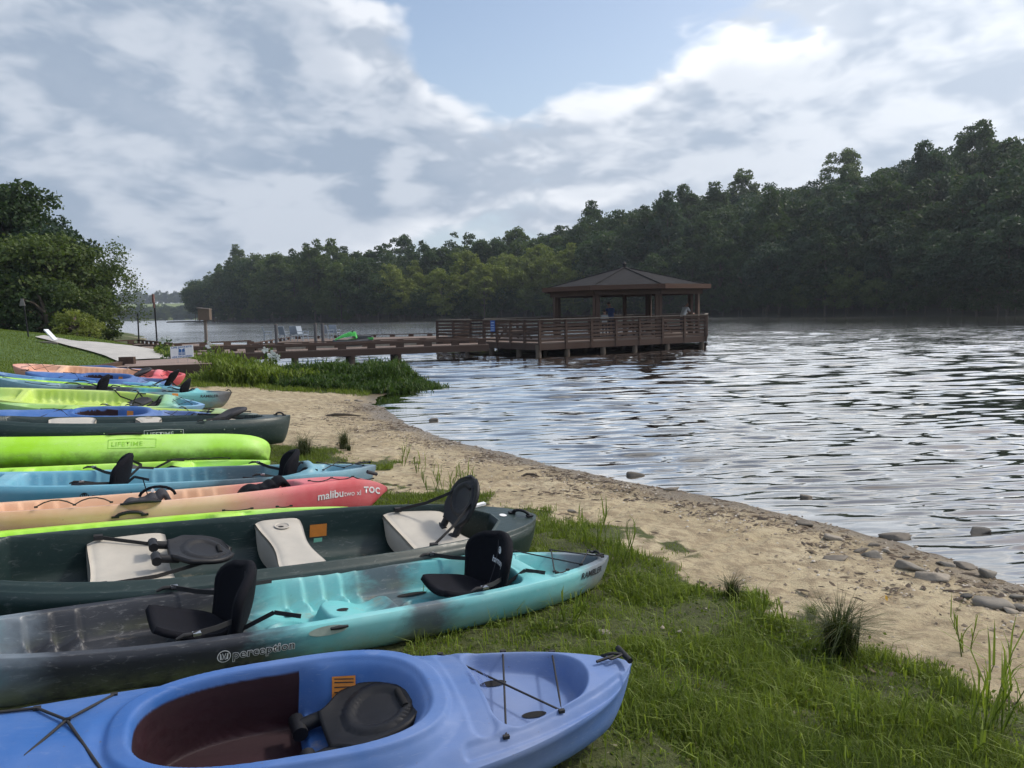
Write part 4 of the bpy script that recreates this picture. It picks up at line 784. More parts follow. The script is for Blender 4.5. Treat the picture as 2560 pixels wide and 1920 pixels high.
# canoe -------------------------------------------------------------------
def canoe(name, label, tip, ang, mat, nx=220, nv=64, lift=0.0, L=3.95, W=0.93, side=0.36, stern=0.02):
    H = Hull(L, W, side, 0.12, stern, 2.8, 0.62, 0.42, 0.93, 0.03, 5, 0.0); h = L / 2
    def top(x, y, w, zs, zk):
        v = np.clip(np.abs(y) / w, 0, 1); z = zs - 0.03 * sstep(0.90, 1.0, v); lim = w - 0.060; e = 1.60
        sd = np.maximum(np.abs(y) - lim, np.abs(x) - e); sd = np.maximum(sd, (np.abs(x) + np.abs(y) * 0.85 - e - 0.055)); m = inside(sd + 0.012, 0.03)
        fl = zk + 0.03 + (zs - zk) * 0.55 * (np.abs(y) / np.maximum(lim, 0.05)) ** 7 + 0.012 * np.exp(-(y / 0.05) ** 2); z = z * (1 - m) + np.minimum(fl, zs) * m
        z = z + 0.010 * np.exp(-((sd - 0.008) / 0.010) ** 2); return z
    o = boat_root(name, label, 'canoe', tip, ang, H, 0, lift); link('hull', H.mesh('hull', top, nx, nv, 14), mat, o)
    for x0, sgx in ((1.86, 1), (-1.86, -1)): strap_handle(o, (x0 - 0.07, 0.055, float(H.zs(np.array(x0))) + 0.01), (x0 + 0.03, -0.04, float(H.zs(np.array(x0))) + 0.01), 0.03, 0.012)
    def seat_block(xa, xb, pinch, ztop, zb, dish, nm='seat'):
        ny = 25; nxs = 15; ys = np.linspace(-1, 1, ny)
        def fn(u, v):
            x_c = (xa + xb) / 2; hw = (xb - xa) / 2 * (1 - pinch * np.cos((u * 2 - 1) * math.pi / 2) ** 2); x = x_c + (v * 2 - 1) * hw; lim = H.w(x) - 0.075; y = (u * 2 - 1) * lim
            z = ztop - dish * np.cos((u * 2 - 1) * math.pi / 2) ** 1.5 * (0.55 + 0.45 * np.sin(v * math.pi)) - 0.02 * np.abs(v * 2 - 1) ** 6; return np.stack([x, y, z], -1)
        u, v = np.meshgrid(np.linspace(0, 1, ny), np.linspace(0, 1, nxs), indexing='ij'); T = fn(u, v); Bm = T.copy(); Bm[..., 2] = np.maximum(zb, 0.10 + 0.16 * np.abs(u * 2 - 1) ** 6); Bm[..., 1] *= 0.93
        mid = T.copy(); cxx = T[:, nxs // 2:nxs // 2 + 1, :1]; mid[..., 2] -= 0.025; mid[..., :1] = cxx + (mid[..., :1] - cxx) * 1.03
        k = ny * nxs; ix = np.arange(k).reshape(ny, nxs); q = np.stack([ix[:-1, :-1], ix[:-1, 1:], ix[1:, 1:], ix[1:, :-1]], -1).reshape(-1, 4)[:, ::-1]
        rim = np.concatenate([ix[:, 0], ix[-1, 1:], ix[-2::-1, -1], ix[0, -2:0:-1]]); r2 = np.roll(rim, -1)
        F = np.concatenate([q, np.stack([rim, rim + k, r2 + k, r2], -1)[:, ::-1], np.stack([rim + k, rim + 2 * k, r2 + 2 * k, r2 + k], -1)[:, ::-1]])
        return link(nm, mesh_np(nm, np.concatenate([T.reshape(-1, 3), mid.reshape(-1, 3), Bm.reshape(-1, 3)]), F, True), beige, o), fn
    def cup(par, x, y, z):
        mb = MB(); n = 20; ring = [(0.052, 0.004), (0.045, 0.007), (0.042, 0.0), (0.038, -0.004)]; V = [(x + r * math.cos(2 * math.pi * i / n), y + r * math.sin(2 * math.pi * i / n), z + dz) for r, dz in ring for i in range(n)]
        mb.add(V, [(k * n + i, k * n + (i + 1) % n, (k + 1) * n + (i + 1) % n, (k + 1) * n + i) for k in range(3) for i in range(n)], True); mb.build('cup_holder', beige, par)
        mb = MB(); mb.add([(x + .041 * math.cos(2 * math.pi * i / n), y + .041 * math.sin(2 * math.pi * i / n), z + 0.001) for i in range(n)], [tuple(range(n))]); mb.build('cup_recess', simple('cup_shade', (0.30, 0.28, 0.25), 0.7) if 'cup_shade' not in MATS else MATS['cup_shade'], par)
        mb = MB(); mb.add([(x - .01 + .018 * math.cos(2 * math.pi * i / n), y - .012 + .012 * math.sin(2 * math.pi * i / n), z + 0.003) for i in range(n)], [tuple(range(n))]); mb.build('cup_drain', void, par)
    return o, H, top, seat_block, cup
# ------------------------------------------------------------------ the boats on the bank, nearest first
o, H, top = sit_in('sit_in_kayak', 'faded blue sit-in kayak with open cockpit, nearest the camera', (-0.933, 2.466, 0.476, 22.33, -0.0703, 7.9), 0, P['blue'], L=2.93, W=0.76, side=0.24, stern=0.06, nx=430, nv=170, detail=True)
# teal and charcoal tandem
o, H, top = sot('tandem_kayak', 'teal and charcoal tandem kayak with two black seats beside the nearest blue kayak', (-1.109, 4.106, 0.299, 31.34, -0.0615, 1.0), 0, P['rambler'], L=4.06, W=0.78, side=0.27, stern=-0.03, p=2.8, q=0.75, nx=430, nv=150,
    custom=([(-1.85, 1.20, 0.185), (1.36, 1.97, 0.15)], [(-1.62, -1.12), (-0.10, 0.34)], [(-0.52, 0, 0.22, 0.24, 0.03, 0.0), (0.24, 0, 0.22, 0.15, 0.085, 0.05), (1.0, 0, 0.2, 0.24, 0.03, 0.0)], [(0.64, 0.0, 0.12), (-0.16, 0.0, 0.11)], (1.20, 1.34, 0.03)))
for x in (1.10, -0.44): fabric_seat(o, H, x, zt(H, top, x - 0.14, 0) - 0.01, logo=True, pad_lift=0.05 if x > 0 else 0.10, tilt=0.22, wd=0.48, h=0.34)
perception_mark(o, H, -0.53, 0.115, 0.062); letter('lettering', 'RAMBLER', 0.058, side_map(H, 1.645, 0.075, -1, 0.003), dark_ink, o, 0.0008, 0.15)
cross_bungee(o, H, 1.42, 1.92, 0.0045, 3, 0.84); strap_handle(o, (1.93, 0.035, float(H.zs(np.array(1.93))) + 0.012), (1.93, -0.035, float(H.zs(np.array(1.93))) + 0.012), 0.012, 0.008)
scupper(o, H, [(0.13, -0.03, 0.035, 0.022), (-0.10, 0.19, 0.03, 0.02), (0.66, 0.21, 0.10, 0.028), (0.48, 0.17, 0.03, 0.02)], top=top)
mb = MB(); n = 20; mb.add([(-0.07 + 0.10 * math.cos(2 * math.pi * i / n), *H.side_at(np.array(-0.07 + 0.10 * math.cos(2 * math.pi * i / n)), np.array(0.052 + 0.026 * math.sin(2 * math.pi * i / n)), -1, 0.003)[1:]) for i in range(n)], [tuple(range(n))]); mb.build('grip_recess', simple('recess_cream', (0.42, 0.50, 0.44), 0.6), o)
mb = MB(); mb.tube([tuple(H.side_at(np.array(x), np.array(0.042), -1, 0.012)) for x in (-0.06, -0.02, 0.03)], [0.007, 0.011, 0.007], 7); mb.build('grip_strap', blackp, o)
deck_rigging(o, H, 1.42, 1.52, 2, 0.93)
# first canoe
o, H, top, seat_block, cup = canoe('canoe', 'dark green canoe with three beige seats and an upright black seat back', (-1.593, 4.804, 0.338, 29.55, -0.0603, 8.6), 0, P['green'], L=3.93, W=0.94, side=0.35, stern=-0.02, nx=330, nv=110)
s1, f1 = seat_block(0.88, 1.34, 0.10, 0.31, 0.10, 0.05); s2, f2 = seat_block(-0.02, 0.28, 0.25, 0.32, 0.04, 0.015); s3, f3 = seat_block(-1.02, -0.58, 0.06, 0.31, 0.08, 0.05)
cup(s2, 0.13, 0.27, 0.319)
def seat_frame(x, z, tilt, yaw=0.0): return Matrix.Translation((x, 0, z)) @ Matrix.Rotation(yaw, 4, 'Z') @ Matrix(((0, math.sin(tilt), -math.cos(tilt), 0), (-1, 0, 0, 0), (0, math.cos(tilt), math.sin(tilt), 0), (0, 0, 0, 1)))
b1 = plastic_back(s1, seat_frame(1.27, 0.325, R(24)), 'seat_back', 0.36, 0.36); b3 = plastic_back(s3, seat_frame(-0.60, 0.34, R(98)), 'seat_back', 0.38, 0.36)
for par, bx, bz, tl, xs in ((s1, 1.27, 0.325, R(24), 0.94), (s3, -0.60, 0.34, R(98), -1.0)):
    for sg in (-1, 1):
        mb = MB(); a = (bx + 0.22 * math.sin(tl) - 0.02, sg * 0.13, bz + 0.22 * math.cos(tl)); e = (xs + 0.04, sg * 0.33, 0.335); ribbon(mb, [a, tuple(np.array(a) * .5 + np.array(e) * .5 - np.array([0, 0, 0.02])), e], 0.022, 0.005, (0, 0, 1)); mb.box(e, (0.05, 0.03, 0.03)); mb.build('strap', cord, par)
mb = MB(); ys = 0.372; mb.add([(0.35, ys, 0.17), (0.47, ys, 0.17), (0.47, ys + 0.006, 0.26), (0.35, ys + 0.006, 0.26)], [(0, 1, 2, 3)]); mb.build('warning_label', orange_tag, o)
mb = MB(); mb.add([(0.38, ys - 0.002, 0.12), (0.44, ys - 0.002, 0.12), (0.44, ys - 0.002, 0.16), (0.38, ys - 0.002, 0.16)], [(0, 1, 2, 3)]); mb.build('inspection_label', mint_tag, o)
n = 18; zz = float(H.zs(np.array(1.72))) + 0.004; mb = MB(); mb.add([(1.70 + .028 * math.cos(2 * math.pi * i / n), 0.03 + .028 * math.sin(2 * math.pi * i / n), zz) for i in range(n)], [tuple(range(n))]); mb.build('round_sticker', white_ink, o)
mb = MB(); mb.box((1.60, 0.24, float(H.zs(np.array(1.6))) + 0.012), (0.13, 0.03, 0.018), 0.3); mb.build('sticker', white_ink, o)
# lime kayak lying against the canoe
o, H, top = sot('sit_on_top_kayak', 'lime green kayak squeezed between the canoe and the peach kayak', (-2.718, 5.097, 0.375, 28.0, -0.0477, 0), 0, P['lime'], L=3.2, W=0.66, side=0.30, bow=0.06, stern=0.02, nx=180, nv=70, layout='solo')
strap_handle(o, (0.0, 0.33, float(H.zs(np.array(0.1))) + 0.012), (0.19, 0.33, float(H.zs(np.array(0.1))) + 0.012), 0.026, 0.013); deck_rigging(o, H, 0.72, 0.92, 2, 0.8, 1); deck_rigging(o, H, 1.1, 1.2, 2, 0.8, 1)
# peach and pink tandem
o, H, top = sot('tandem_kayak', 'peach tandem kayak fading to pink at its pointed end, white lettering', (-2.880, 5.799, 0.414, 29.89, -0.0504, -5.6), 0, P['malibu'], L=4.0, W=0.76, side=0.324, bow=0.10, stern=0.082, drop=0.17, nx=260, nv=90, p=2.2, q=0.85, stem=0.86, crown=0.03, custom=([(-1.75, -1.15, 0.14), (-1.05, 1.22, 0.2)], [(-0.98, -0.4), (0.1, 0.62)], [(-0.1, 0, 0.2, 0.24, 0.03, 0.0), (0.95, 0, 0.2, 0.22, 0.03, 0.0)], [], None))
letter('lettering', 'malibu', 0.092, side_map(H, 1.30, 0.155, -1, 0.004, -0.02), white_ink, o, 0.0015); letter('lettering', 'two xl', 0.066, side_map(H, 1.545, 0.15, -1, 0.004, -0.02), white_ink, o); letter('lettering', 'TOC', 0.075, side_map(H, 1.745, 0.125, -1, 0.004, -0.10), white_ink, o, 0.003, 0, 1.15)
deck_rigging(o, H, 1.25, 1.85, 4, 0.72, -1, 0.005, 0.02); deck_rigging(o, H, -0.68, -0.22, 3, 1.0, -1, 0.005, -0.04)
mb = MB(); mb.tube([(1.80, -0.06, float(H.zs(np.array(1.80))) + 0.06), (1.90, -0.02, float(H.zs(np.array(1.9))) + 0.06)], 0.016, 8); mb.build('carry_handle', greyf, o)
strap_handle(o, tuple(H.side_at(np.array(-0.14), np.array(0.01), -1, 0.0)), tuple(H.side_at(np.array(0.08), np.array(0.01), -1, 0.0)), 0.006, 0.013); n = 20
mb = MB(); mb.add([(-0.03 + 0.12 * math.cos(math.pi + math.pi * i / n), *H.side_at(np.array(-0.03 + 0.12 * math.cos(math.pi + math.pi * i / n)), np.array(0.008 + 0.055 * math.sin(math.pi * i / n)), -1, 0.003)[1:]) for i in range(n + 1)], [tuple(range(n + 1))]); mb.build('grip_recess', simple('recess_peach', (0.40, 0.22, 0.13), 0.6), o)
def crumple(par, x, y, z, s, mat=black):
    g = np.random.default_rng(int(x * 100) + 5)
    for k in range(3):
        a = g.random() * 3; hx = s * (0.5 + 0.4 * g.random()); x0 = x + (k - 1) * s * 0.5
        link('seat', patch_mesh('seat', lambda u, v: np.stack([x0 + (u - .5) * hx * 2, y + (v - .5) * 0.30, z + 0.06 * k * 0 + 0.09 * np.sin(u * 3.1) * (0.6 + 0.4 * np.sin(v * 3.1)) + 0.02 * np.sin(u * 9 + k) + 0.015 * k], -1), 16, 10, 0.03), mat, par)
crumple(o, 0.05, 0.02, 0.22, 0.16, greyf); crumple(o, 0.95, 0.04, 0.25, 0.16)
mb = MB(); mb.tube([(0.12 + 0.13 * math.cos(q), 0.05, 0.30 + 0.08 * math.sin(q)) for q in np.linspace(0.1, 3.0, 10)], 0.012, 6); ribbon(mb, [(0.02, 0.08, 0.45), (0.05, 0.06, 0.32)], 0.04, 0.006, (0, 1, 0)); mb.build('strap', black, o); mb = MB(); mb.tube([(0.08, -0.02, 0.36), (0.08, -0.035, 0.36)], 0.014, 10); mb.build('buckle', white_ink, o)
# sky blue tandem
o, H, top = sot('tandem_kayak', 'sky blue tandem kayak with two black seats behind the peach and pink kayak', (-3.296, 6.826, 0.385, 21.24, -0.0583, -0.7), 0, P['rambler2'], L=4.09, W=0.79, side=0.312, stern=0.023, p=2.8, q=0.75, nx=260, nv=90)
for x in (1.02, -0.42): fabric_seat(o, H, x + 0.17, zt(H, top, x, 0), pad_lift=0.05, h=0.36)
perception_mark(o, H, -0.42, 0.13, 0.085, dark_ink, MATS['plastic_sky_teal']); cross_bungee(o, H, 1.50, 1.90, 0.0045, 3, 0.84); toggle(o, (1.98, 0, float(H.zs(np.array(1.98))) + 0.02), (0, 1, 0), 0.05)
# lime kayak under the tilted one
o, H, top = sot('sit_on_top_kayak', 'flat lime green kayak between the sky blue kayak and the tilted lime hull', (-4.02, 7.45, 0.40, 22.9, -0.05, 0), 0, P['lime'], L=3.1, W=0.74, side=0.235, bow=0.05, stern=0.02, nx=150, nv=60, layout='solo')
deck_rigging(o, H, 0.55, 1.15, 4, 0.8, 1, 0.005, -0.01); fabric_seat(o, H, 0.45, zt(H, top, 0.3, 0) + 0.02, tilt=-1.15, h=0.36, pad=False, mat=greyf)
# lime hull leaning on its side
o, H, top = sot('sit_on_top_kayak', 'lime green kayak tipped on its side with its scuffed hull facing the camera', (676, 1112), 22, P['lime_dirty'], L=3.3, W=0.68, side=0.285, bow=0.04, stern=-0.02, nx=160, nv=50, layout='solo', roll=R(-40), lift=0.05, p=9, q=0.5, stem=0.965, e=0.32, keel=0.04)
letter('lettering', 'LIFETIME', 0.075, side_map(H, 0.03, 0.15, -1, 0.003), grey_ink, o, 0.0004, 0, 1.05)
fr = [[(-.03, -.025), (.43, -.025), (.43, -.019), (-.03, -.019)], [(-.03, .075), (.2, .086), (.2, .092), (-.03, .081)], [(.2, .086), (.43, .075), (.43, .081), (.2, .092)], [(-.03, -.025), (-.024, -.025), (-.024, .08), (-.03, .08)], [(.424, -.025), (.43, -.025), (.43, .08), (.424, .08)]]
strip_map('lettering', fr, side_map(H, 0.03, 0.15, -1, 0.003), grey_ink, o); strap_handle(o, tuple(H.side_at(np.array(0.02), np.array(0.004), -1, 0.004)), tuple(H.side_at(np.array(0.30), np.array(0.004), -1, 0.004)), 0.008, 0.013)
# second canoe
o, H, top, seat_block, cup = canoe('canoe', 'dark green canoe with white lettering and beige seats behind the tilted lime hull', (-4.937, 9.913, 0.394, 27.51, -0.0611, -0.7), 0, P['green'], L=3.97, W=0.935, side=0.388, stern=0.024, nx=180, nv=60)
s1, f1 = seat_block(0.92, 1.32, 0.10, 0.345, 0.10, 0.03); s2, f2 = seat_block(0.02, 0.34, 0.30, 0.385, 0.04, 0.01); s3, f3 = seat_block(-0.98, -0.45, 0.06, 0.40, 0.08, 0.02); cup(s2, 0.18, 0.3, 0.386)
fabric_seat(s1, H, 1.05, 0.32, tilt=1.1, h=0.36, pad=False, mat=greyf)
letter('lettering', 'LIFETIME', 0.078, side_map(H, 0.12, 0.165, -1, 0.004), white_ink, o, 0.0012, 0, 1.05)
sc = 1.0; strip_map('lettering', [[(x * sc, y * sc) for x, y in q] for q in fr], side_map(H, 0.12, 0.165, -1, 0.004), white_ink, o)
for x in (-0.35, -0.22, 0.42, 0.52, 1.05, 1.18):
    mb = MB(); p = H.side_at(np.array(x), np.array(0.11), -1, 0.0); mb.tube([tuple(p), (p[0], p[1] - 0.006, p[2])], 0.008, 8); mb.build('rivet', steel, o)
# blue sit-in half hidden by the second canoe
o, H, top = sit_in('sit_in_kayak', 'faded blue sit-in kayak half hidden behind the second canoe', (-6.006, 11.139, 0.445, 22.97, -0.0805, 9), 0, P['blue'], nx=150, nv=60)
# pale lime kayak with grey end
o, H, top = sot('sit_on_top_kayak', 'pale lime kayak with a grey end tip just above the second canoe', (-5.951, 11.965, 0.410, 18.41, -0.0941, 0), 0, P['limegrey'], L=3.7, W=0.80, side=0.27, bow=0.06, stern=0.0, nx=150, nv=56)
fabric_seat(o, H, 0.95, zt(H, top, 0.9, 0), tilt=1.2, h=0.3, pad=False, mat=greyf); toggle(o, (1.72, 0, float(H.zs(np.array(1.72))) + 0.02), (0, 1, 0), 0.06)
# lime to blue tandem, tipped toward the camera
o, H, top = sot('tandem_kayak', 'yellow lime tandem kayak with a blue end, tipped toward the camera', (-7.15, 12.80, 0.54, 18.75, -0.0917, 11.8), 0, P['limeblue'], L=3.7, W=0.88, side=0.28, bow=0.10, stern=-0.06, nx=180, nv=70, roll=R(16), lift=0.08)
fabric_seat(o, H, 0.62, zt(H, top, 0.4, 0), tilt=1.15, h=0.40, pad=False, mat=greyf); fabric_seat(o, H, 0.98, zt(H, top, 0.95, 0), tilt=1.1, h=0.34, pad=False, mat=greyf); cross_bungee(o, H, 1.25, 1.65, 0.004, 3, 0.8)
mb = MB(); mb.add([(1.30, 0.22, 0.235), (1.40, 0.215, 0.235), (1.40, 0.27, 0.31), (1.30, 0.275, 0.31)], [(0, 1, 2, 3)]); mb.build('warning_label', orange_tag, o)
# grey teal tandem
o, H, top = sot('tandem_kayak', 'grey and teal tandem kayak showing its whole side above the yellow lime kayak', (-7.516, 14.491, 0.465, 17.19, -0.1001, 0), 0, P['rambler3'], nx=180, nv=60, stern=0.04, bow=0.12)
for x in (1.0, -0.42): fabric_seat(o, H, x + 0.17, zt(H, top, x, 0), pad=False)
letter('lettering', 'RAMBLER', 0.075, side_map(H, 1.50, 0.105, -1, 0.004), dark_ink, o, 0.0012); perception_mark(o, H, -0.05, 0.13, 0.085, MATS['plastic_grey_teal'], white_ink); strap_handle(o, (1.96, 0.0, float(H.zs(np.array(1.96))) + 0.012), (2.04, 0, float(H.zs(np.array(2.04))) - 0.02), 0.03, 0.010)
deck_rigging(o, H, -1.45, -0.9, 3, 0.85, -1, 0.006)
# slim lime kayak
o, H, top = sot('sit_on_top_kayak', 'slim lime green kayak between the grey teal kayak and a light blue kayak', (-8.762, 15.440, 0.546, 14.34, -0.1030, 0), 0, P['lime'], L=3.1, W=0.74, side=0.27, bow=0.08, stern=0.02, nx=130, nv=50, layout='solo')
cross_bungee(o, H, 0.75, 1.35, 0.006, 3, 0.7); strap_handle(o, (-0.15, 0.31, 0.29), (0.1, 0.31, 0.29), 0.02, 0.013); strap_handle(o, (-0.15, -0.31, 0.29), (0.1, -0.31, 0.29), 0.02, 0.013); toggle(o, (1.48, 0, float(H.zs(np.array(1.48))) + 0.02), (0, 1, 0), 0.09)
deck_rigging(o, H, -1.3, -0.9, 2, 0.7, -1, 0.006)
# light blue kayak
o, H, top = sot('sit_on_top_kayak', 'light blue kayak with a dark blue bow behind the slim lime kayak', (-9.003, 16.152, 0.547, 16.92, -0.0992, 0), 0, P['bluefade'], L=3.75, W=0.78, side=0.26, bow=0.16, stern=0.0, nx=130, nv=50, drop=0.04)
fabric_seat(o, H, 1.62, 0.24, h=0.36, wd=0.4, pad=False, tilt=0.5)
# blue sit-in
o, H, top = sit_in('sit_in_kayak', 'faded blue sit-in kayak in front of the coral red kayak', (-9.051, 16.85, 0.545, 13.17, -0.1073, 9), 0, P['blue'], nx=130, nv=56, lift=0.03)
# coral tandem
o, H, top = sot('tandem_kayak', 'coral and red tandem kayak tipped toward the camera near the boardwalk', (-9.415, 17.60, 0.64, 16.79, -0.0957, 10.0), 0, P['malibu'], L=3.55, W=0.90, side=0.27, bow=0.08, stern=0.04, nx=170, nv=70, roll=R(14), lift=0.06, p=3.0, q=0.62)
cross_bungee(o, H, 1.05, 1.55, 0.005, 3, 0.8); cross_bungee(o, H, -1.55, -1.0, 0.005, 3, 0.8); fabric_seat(o, H, 0.72, zt(H, top, 0.6, 0), tilt=1.0, h=0.36, pad=False, mat=greyf)
# farthest blue sit-in
o, H, top = sit_in('sit_in_kayak', 'faded blue sit-in kayak farthest away, next to the boardwalk', (-10.35, 18.62, 0.605, 14.37, -0.052, 9), 0, P['blue'], nx=130, nv=56, lift=0.05)
# ------------------------------------------------------------------ wooden pier, gazebo, docks
def wood(name, base, var=0.3, stretch=(1, 1, 1), rough=0.8):
    m, t, b = newmat(name); oc = objc(t); info = t.new('ShaderNodeObjectInfo')
    g1 = t.noise(t.scalev(oc, (1.2, 1.2, 9)), 5, 6, 0.7, 0.6); g2 = t.noise(oc, 0.8, 3)
    c0 = tuple(x * (1 - var) for x in base); c1 = tuple(x * (1 + var) for x in base)
    col = t.mix(g1, c4(c0), c4(c1)); col = t.mix(t.math('MULTIPLY', g2, 0.5), col, t.mix(0.6, col, (0.20, 0.17, 0.14, 1)))
    t.put(b.inputs['Base Color'], t.mix(t.math('MULTIPLY', info.outputs['Random'], 0.35), col, tuple(x * 0.6 for x in base) + (1,)))
    b.inputs['Roughness'].default_value = rough; b.inputs['Specular IOR Level'].default_value = 0.2; t.put(b.inputs['Normal'], t.bump(g1, 0.3, 0.01)); return m
brown = wood('stained_wood', (0.076, 0.045, 0.034)); pile_w = wood('pile_wood', (0.135, 0.105, 0.08)); plank_w = wood('deck_boards', (0.20, 0.15, 0.125), 0.2); grey_w = wood('weathered_wood', (0.20, 0.175, 0.15), 0.2)
m, t, b = newmat('shingles'); oc = objc(t); br = t.new('ShaderNodeTexBrick', ins={'Vector': oc, 'Scale': 2.2, 'Color1': (0.022, 0.022, 0.024, 1), 'Color2': (0.042, 0.041, 0.042, 1), 'Mortar': (0.03, 0.03, 0.03, 1), 'Mortar Size': 0.03, 'Brick Width': 0.6, 'Row Height': 0.3})
t.put(b.inputs['Base Color'], t.mix(t.noise(oc, 12, 4), br.outputs[0], (0.032, 0.031, 0.033, 1))); b.inputs['Roughness'].default_value = 0.95; b.inputs['Specular IOR Level'].default_value = 0.08
shingle = m
DECK = 0.62
P0, P1, P2, P3, P4 = [np.array(p) for p in ((1.26, 33.9), (9.75, 38.6), (11.5, 45.2), (7.5, 47.2), (-3.9, 40.9))]
deck = thing('pier_deck', 'brown timber pier deck on round piles under the gazebo', 'pier', (0, 0, 0))
poly = [P0, P1, P2, P3, P4]
# boards across the deck
u_ = (P1 - P0) / np.linalg.norm(P1 - P0); v_ = np.array([-u_[1], u_[0]])
def clip_line(c, d):
    """span of the line c + t d inside the deck polygon"""
    ts = []
    for a, b_ in zip(poly, poly[1:] + poly[:1]):
        e = b_ - a; den = d[0] * e[1] - d[1] * e[0]
        if abs(den) < 1e-9: continue
        w_ = a - c; tt = (w_[0] * e[1] - w_[1] * e[0]) / den; ss = (w_[0] * d[1] - w_[1] * d[0]) / den
        if -1e-6 <= ss <= 1 + 1e-6: ts.append(tt)
    return (min(ts), max(ts)) if len(ts) >= 2 else None
k = 0.1
while k < 13:
    sp = clip_line(P0 + v_ * k, u_)
    if sp and sp[1] - sp[0] > 0.3:
        a = P0 + v_ * k + u_ * sp[0]; e = P0 + v_ * k + u_ * sp[1]; mb = MB(); mb.bar((a[0], a[1], DECK - 0.02), (e[0], e[1], DECK - 0.02), 0.185, 0.04); mb.build('board', plank_w, deck)
    k += 0.2
def edge_frame(A, B, zt_, h, th=0.06, name='fascia', mat=brown, par=deck): mb = MB(); mb.bar((A[0], A[1], zt_ - h / 2), (B[0], B[1], zt_ - h / 2), th, h); return mb.build(name, mat, par)
for A, B in zip(poly, poly[1:] + poly[:1]): edge_frame(A, B, DECK - 0.045, 0.27)
for q in np.linspace(0.12, 0.88, 4):          # beams under the deck
    A = P0 + (P4 - P0) * q; B = P1 + (P2 - P1) * q; edge_frame(A, B, DECK - 0.08, 0.25, 0.12, 'beam')
def pile(par, x, y, ztop, r=0.13, mat=pile_w, name='pile'):
    mb = MB(); mb.tube([(x, y, -1.8), (x, y, 0.05), (x, y, ztop)], [r, r, r * 0.97], 12); return mb.build(name, mat, par)
nb = 7
fpost = [P0 + (P1 - P0) * q for q in np.linspace(0, 1, nb + 1)]
for q in (0.0, 0.155, 0.36, 0.55, 0.755, 0.985): p = P0 + (P1 - P0) * q + v_ * 0.12; pile(deck, p[0], p[1], DECK - 0.1)
for q in np.linspace(0.2, 0.95, 4): p = P0 + (P4 - P0) * q + u_ * 0.15; pile(deck, p[0], p[1], DECK - 0.1)
for q in np.linspace(0.1, 0.95, 5): p = P4 + (P3 - P4) * q - v_ * 0.3; pile(deck, p[0], p[1], DECK - 0.1)
for kx in (2.5, 4.8, 7.0):
    for q in (0.2, 0.45, 0.7, 0.9): p = P0 + v_ * kx + u_ * 9.2 * q; pile(deck, p[0], p[1], DECK - 0.1, 0.11)
def railing(A, B, nbay, par, skip=(), ht=1.02, slats=6):
    A = np.array(A); B = np.array(B); tdir = (B - A) / np.linalg.norm(B - A); n_ = np.array([-tdir[1], tdir[0]])
    for i in range(nbay + 1):
        p = A + (B - A) * i / nbay; mb = MB(); mb.box((p[0], p[1], DECK + ht / 2 - 0.16), (0.11, 0.11, ht + 0.30), math.atan2(tdir[1], tdir[0])); mb.build('rail_post', brown, par)
    for i in range(nbay):
        if i in skip: continue
        a = A + (B - A) * i / nbay + tdir * 0.056; e = A + (B - A) * (i + 1) / nbay - tdir * 0.056
        for k in range(slats):
            z = DECK + 0.10 + k * (ht - 0.16) / (slats - 1) * 0.98; jit = rng.normal(0, 0.004); mb = MB(); mb.bar((a[0], a[1], z + jit), (e[0], e[1], z + rng.normal(0, 0.004)), 0.035, 0.098); mb.build('rail_slat', brown, par)
        mb = MB(); mb.bar((a[0] - tdir[0] * .055, a[1] - tdir[1] * .055, DECK + ht + 0.015), (e[0] + tdir[0] * .055, e[1] + tdir[1] * .055, DECK + ht + 0.015), 0.16, 0.035); mb.build('cap_rail', grey_w, par)
railing(P0, P1, nb, deck); railing(P1, P2, 5, deck); railing(P2, P3, 3, deck); railing(P4, P3, 8, deck)
LN = np.linalg.norm(P4 - P0); tl = (P4 - P0) / LN
G0, G1 = P0 + tl * 4.3, P0 + tl * 5.5
railing(P0, G0, 4, deck); railing(G1, P4, 2, deck)
gate = thing('pier_gate', 'black barred metal gate at the pier entrance beside the blue sign', 'gate', (G0[0], G0[1], DECK))
iron = simple('black_iron', (0.012, 0.012, 0.014), 0.6, 0.2, 10, spec=0.2)
for i, q in enumerate(np.linspace(0.06, 0.94, 10)):
    p = (G1 - G0) * q; mb = MB(); mb.tube([(p[0], p[1], 0.06), (p[0], p[1], 1.22)], 0.014, 6); mb.build('bar', iron, gate)
for z in (0.08, 0.34, 0.60, 0.86, 1.10): mb = MB(); mb.bar((0, 0, z), (*(G1 - G0), z), 0.03, 0.05); mb.build('cross_bar', iron, gate)
blue_sign = simple('sign_blue', (0.03, 0.10, 0.36), 0.5, 0.1, 10); pale_ink = simple('sign_pale', (0.36, 0.46, 0.62), 0.5, 0.1, 10); sign_w = simple('sign_white', (0.85, 0.86, 0.86), 0.55, 0.06, 10); sign_b = simple('sign_print_blue', (0.03, 0.14, 0.38), 0.55, 0.1, 10)
nrm = np.array([-tl[1], tl[0]]); nrm = nrm if nrm[1] < 0 else -nrm
sp = P0 + tl * 3.45 + nrm * 0.085; sg = thing('notice_sign', 'small blue notice with pale stripes of print on the pier railing', 'sign', (sp[0], sp[1], DECK + 0.48), math.atan2(tl[1], tl[0]))
mb = MB(); mb.box((0, 0, 0.26), (0.36, 0.012, 0.52)); mb.build('panel', blue_sign, sg)
for z in (0.42, 0.30, 0.18, 0.07):
    for dy in (-0.008, 0.008): mb = MB(); mb.box((0, dy, z), (0.26, 0.002, 0.035)); mb.build('print_line', pale_ink, sg)
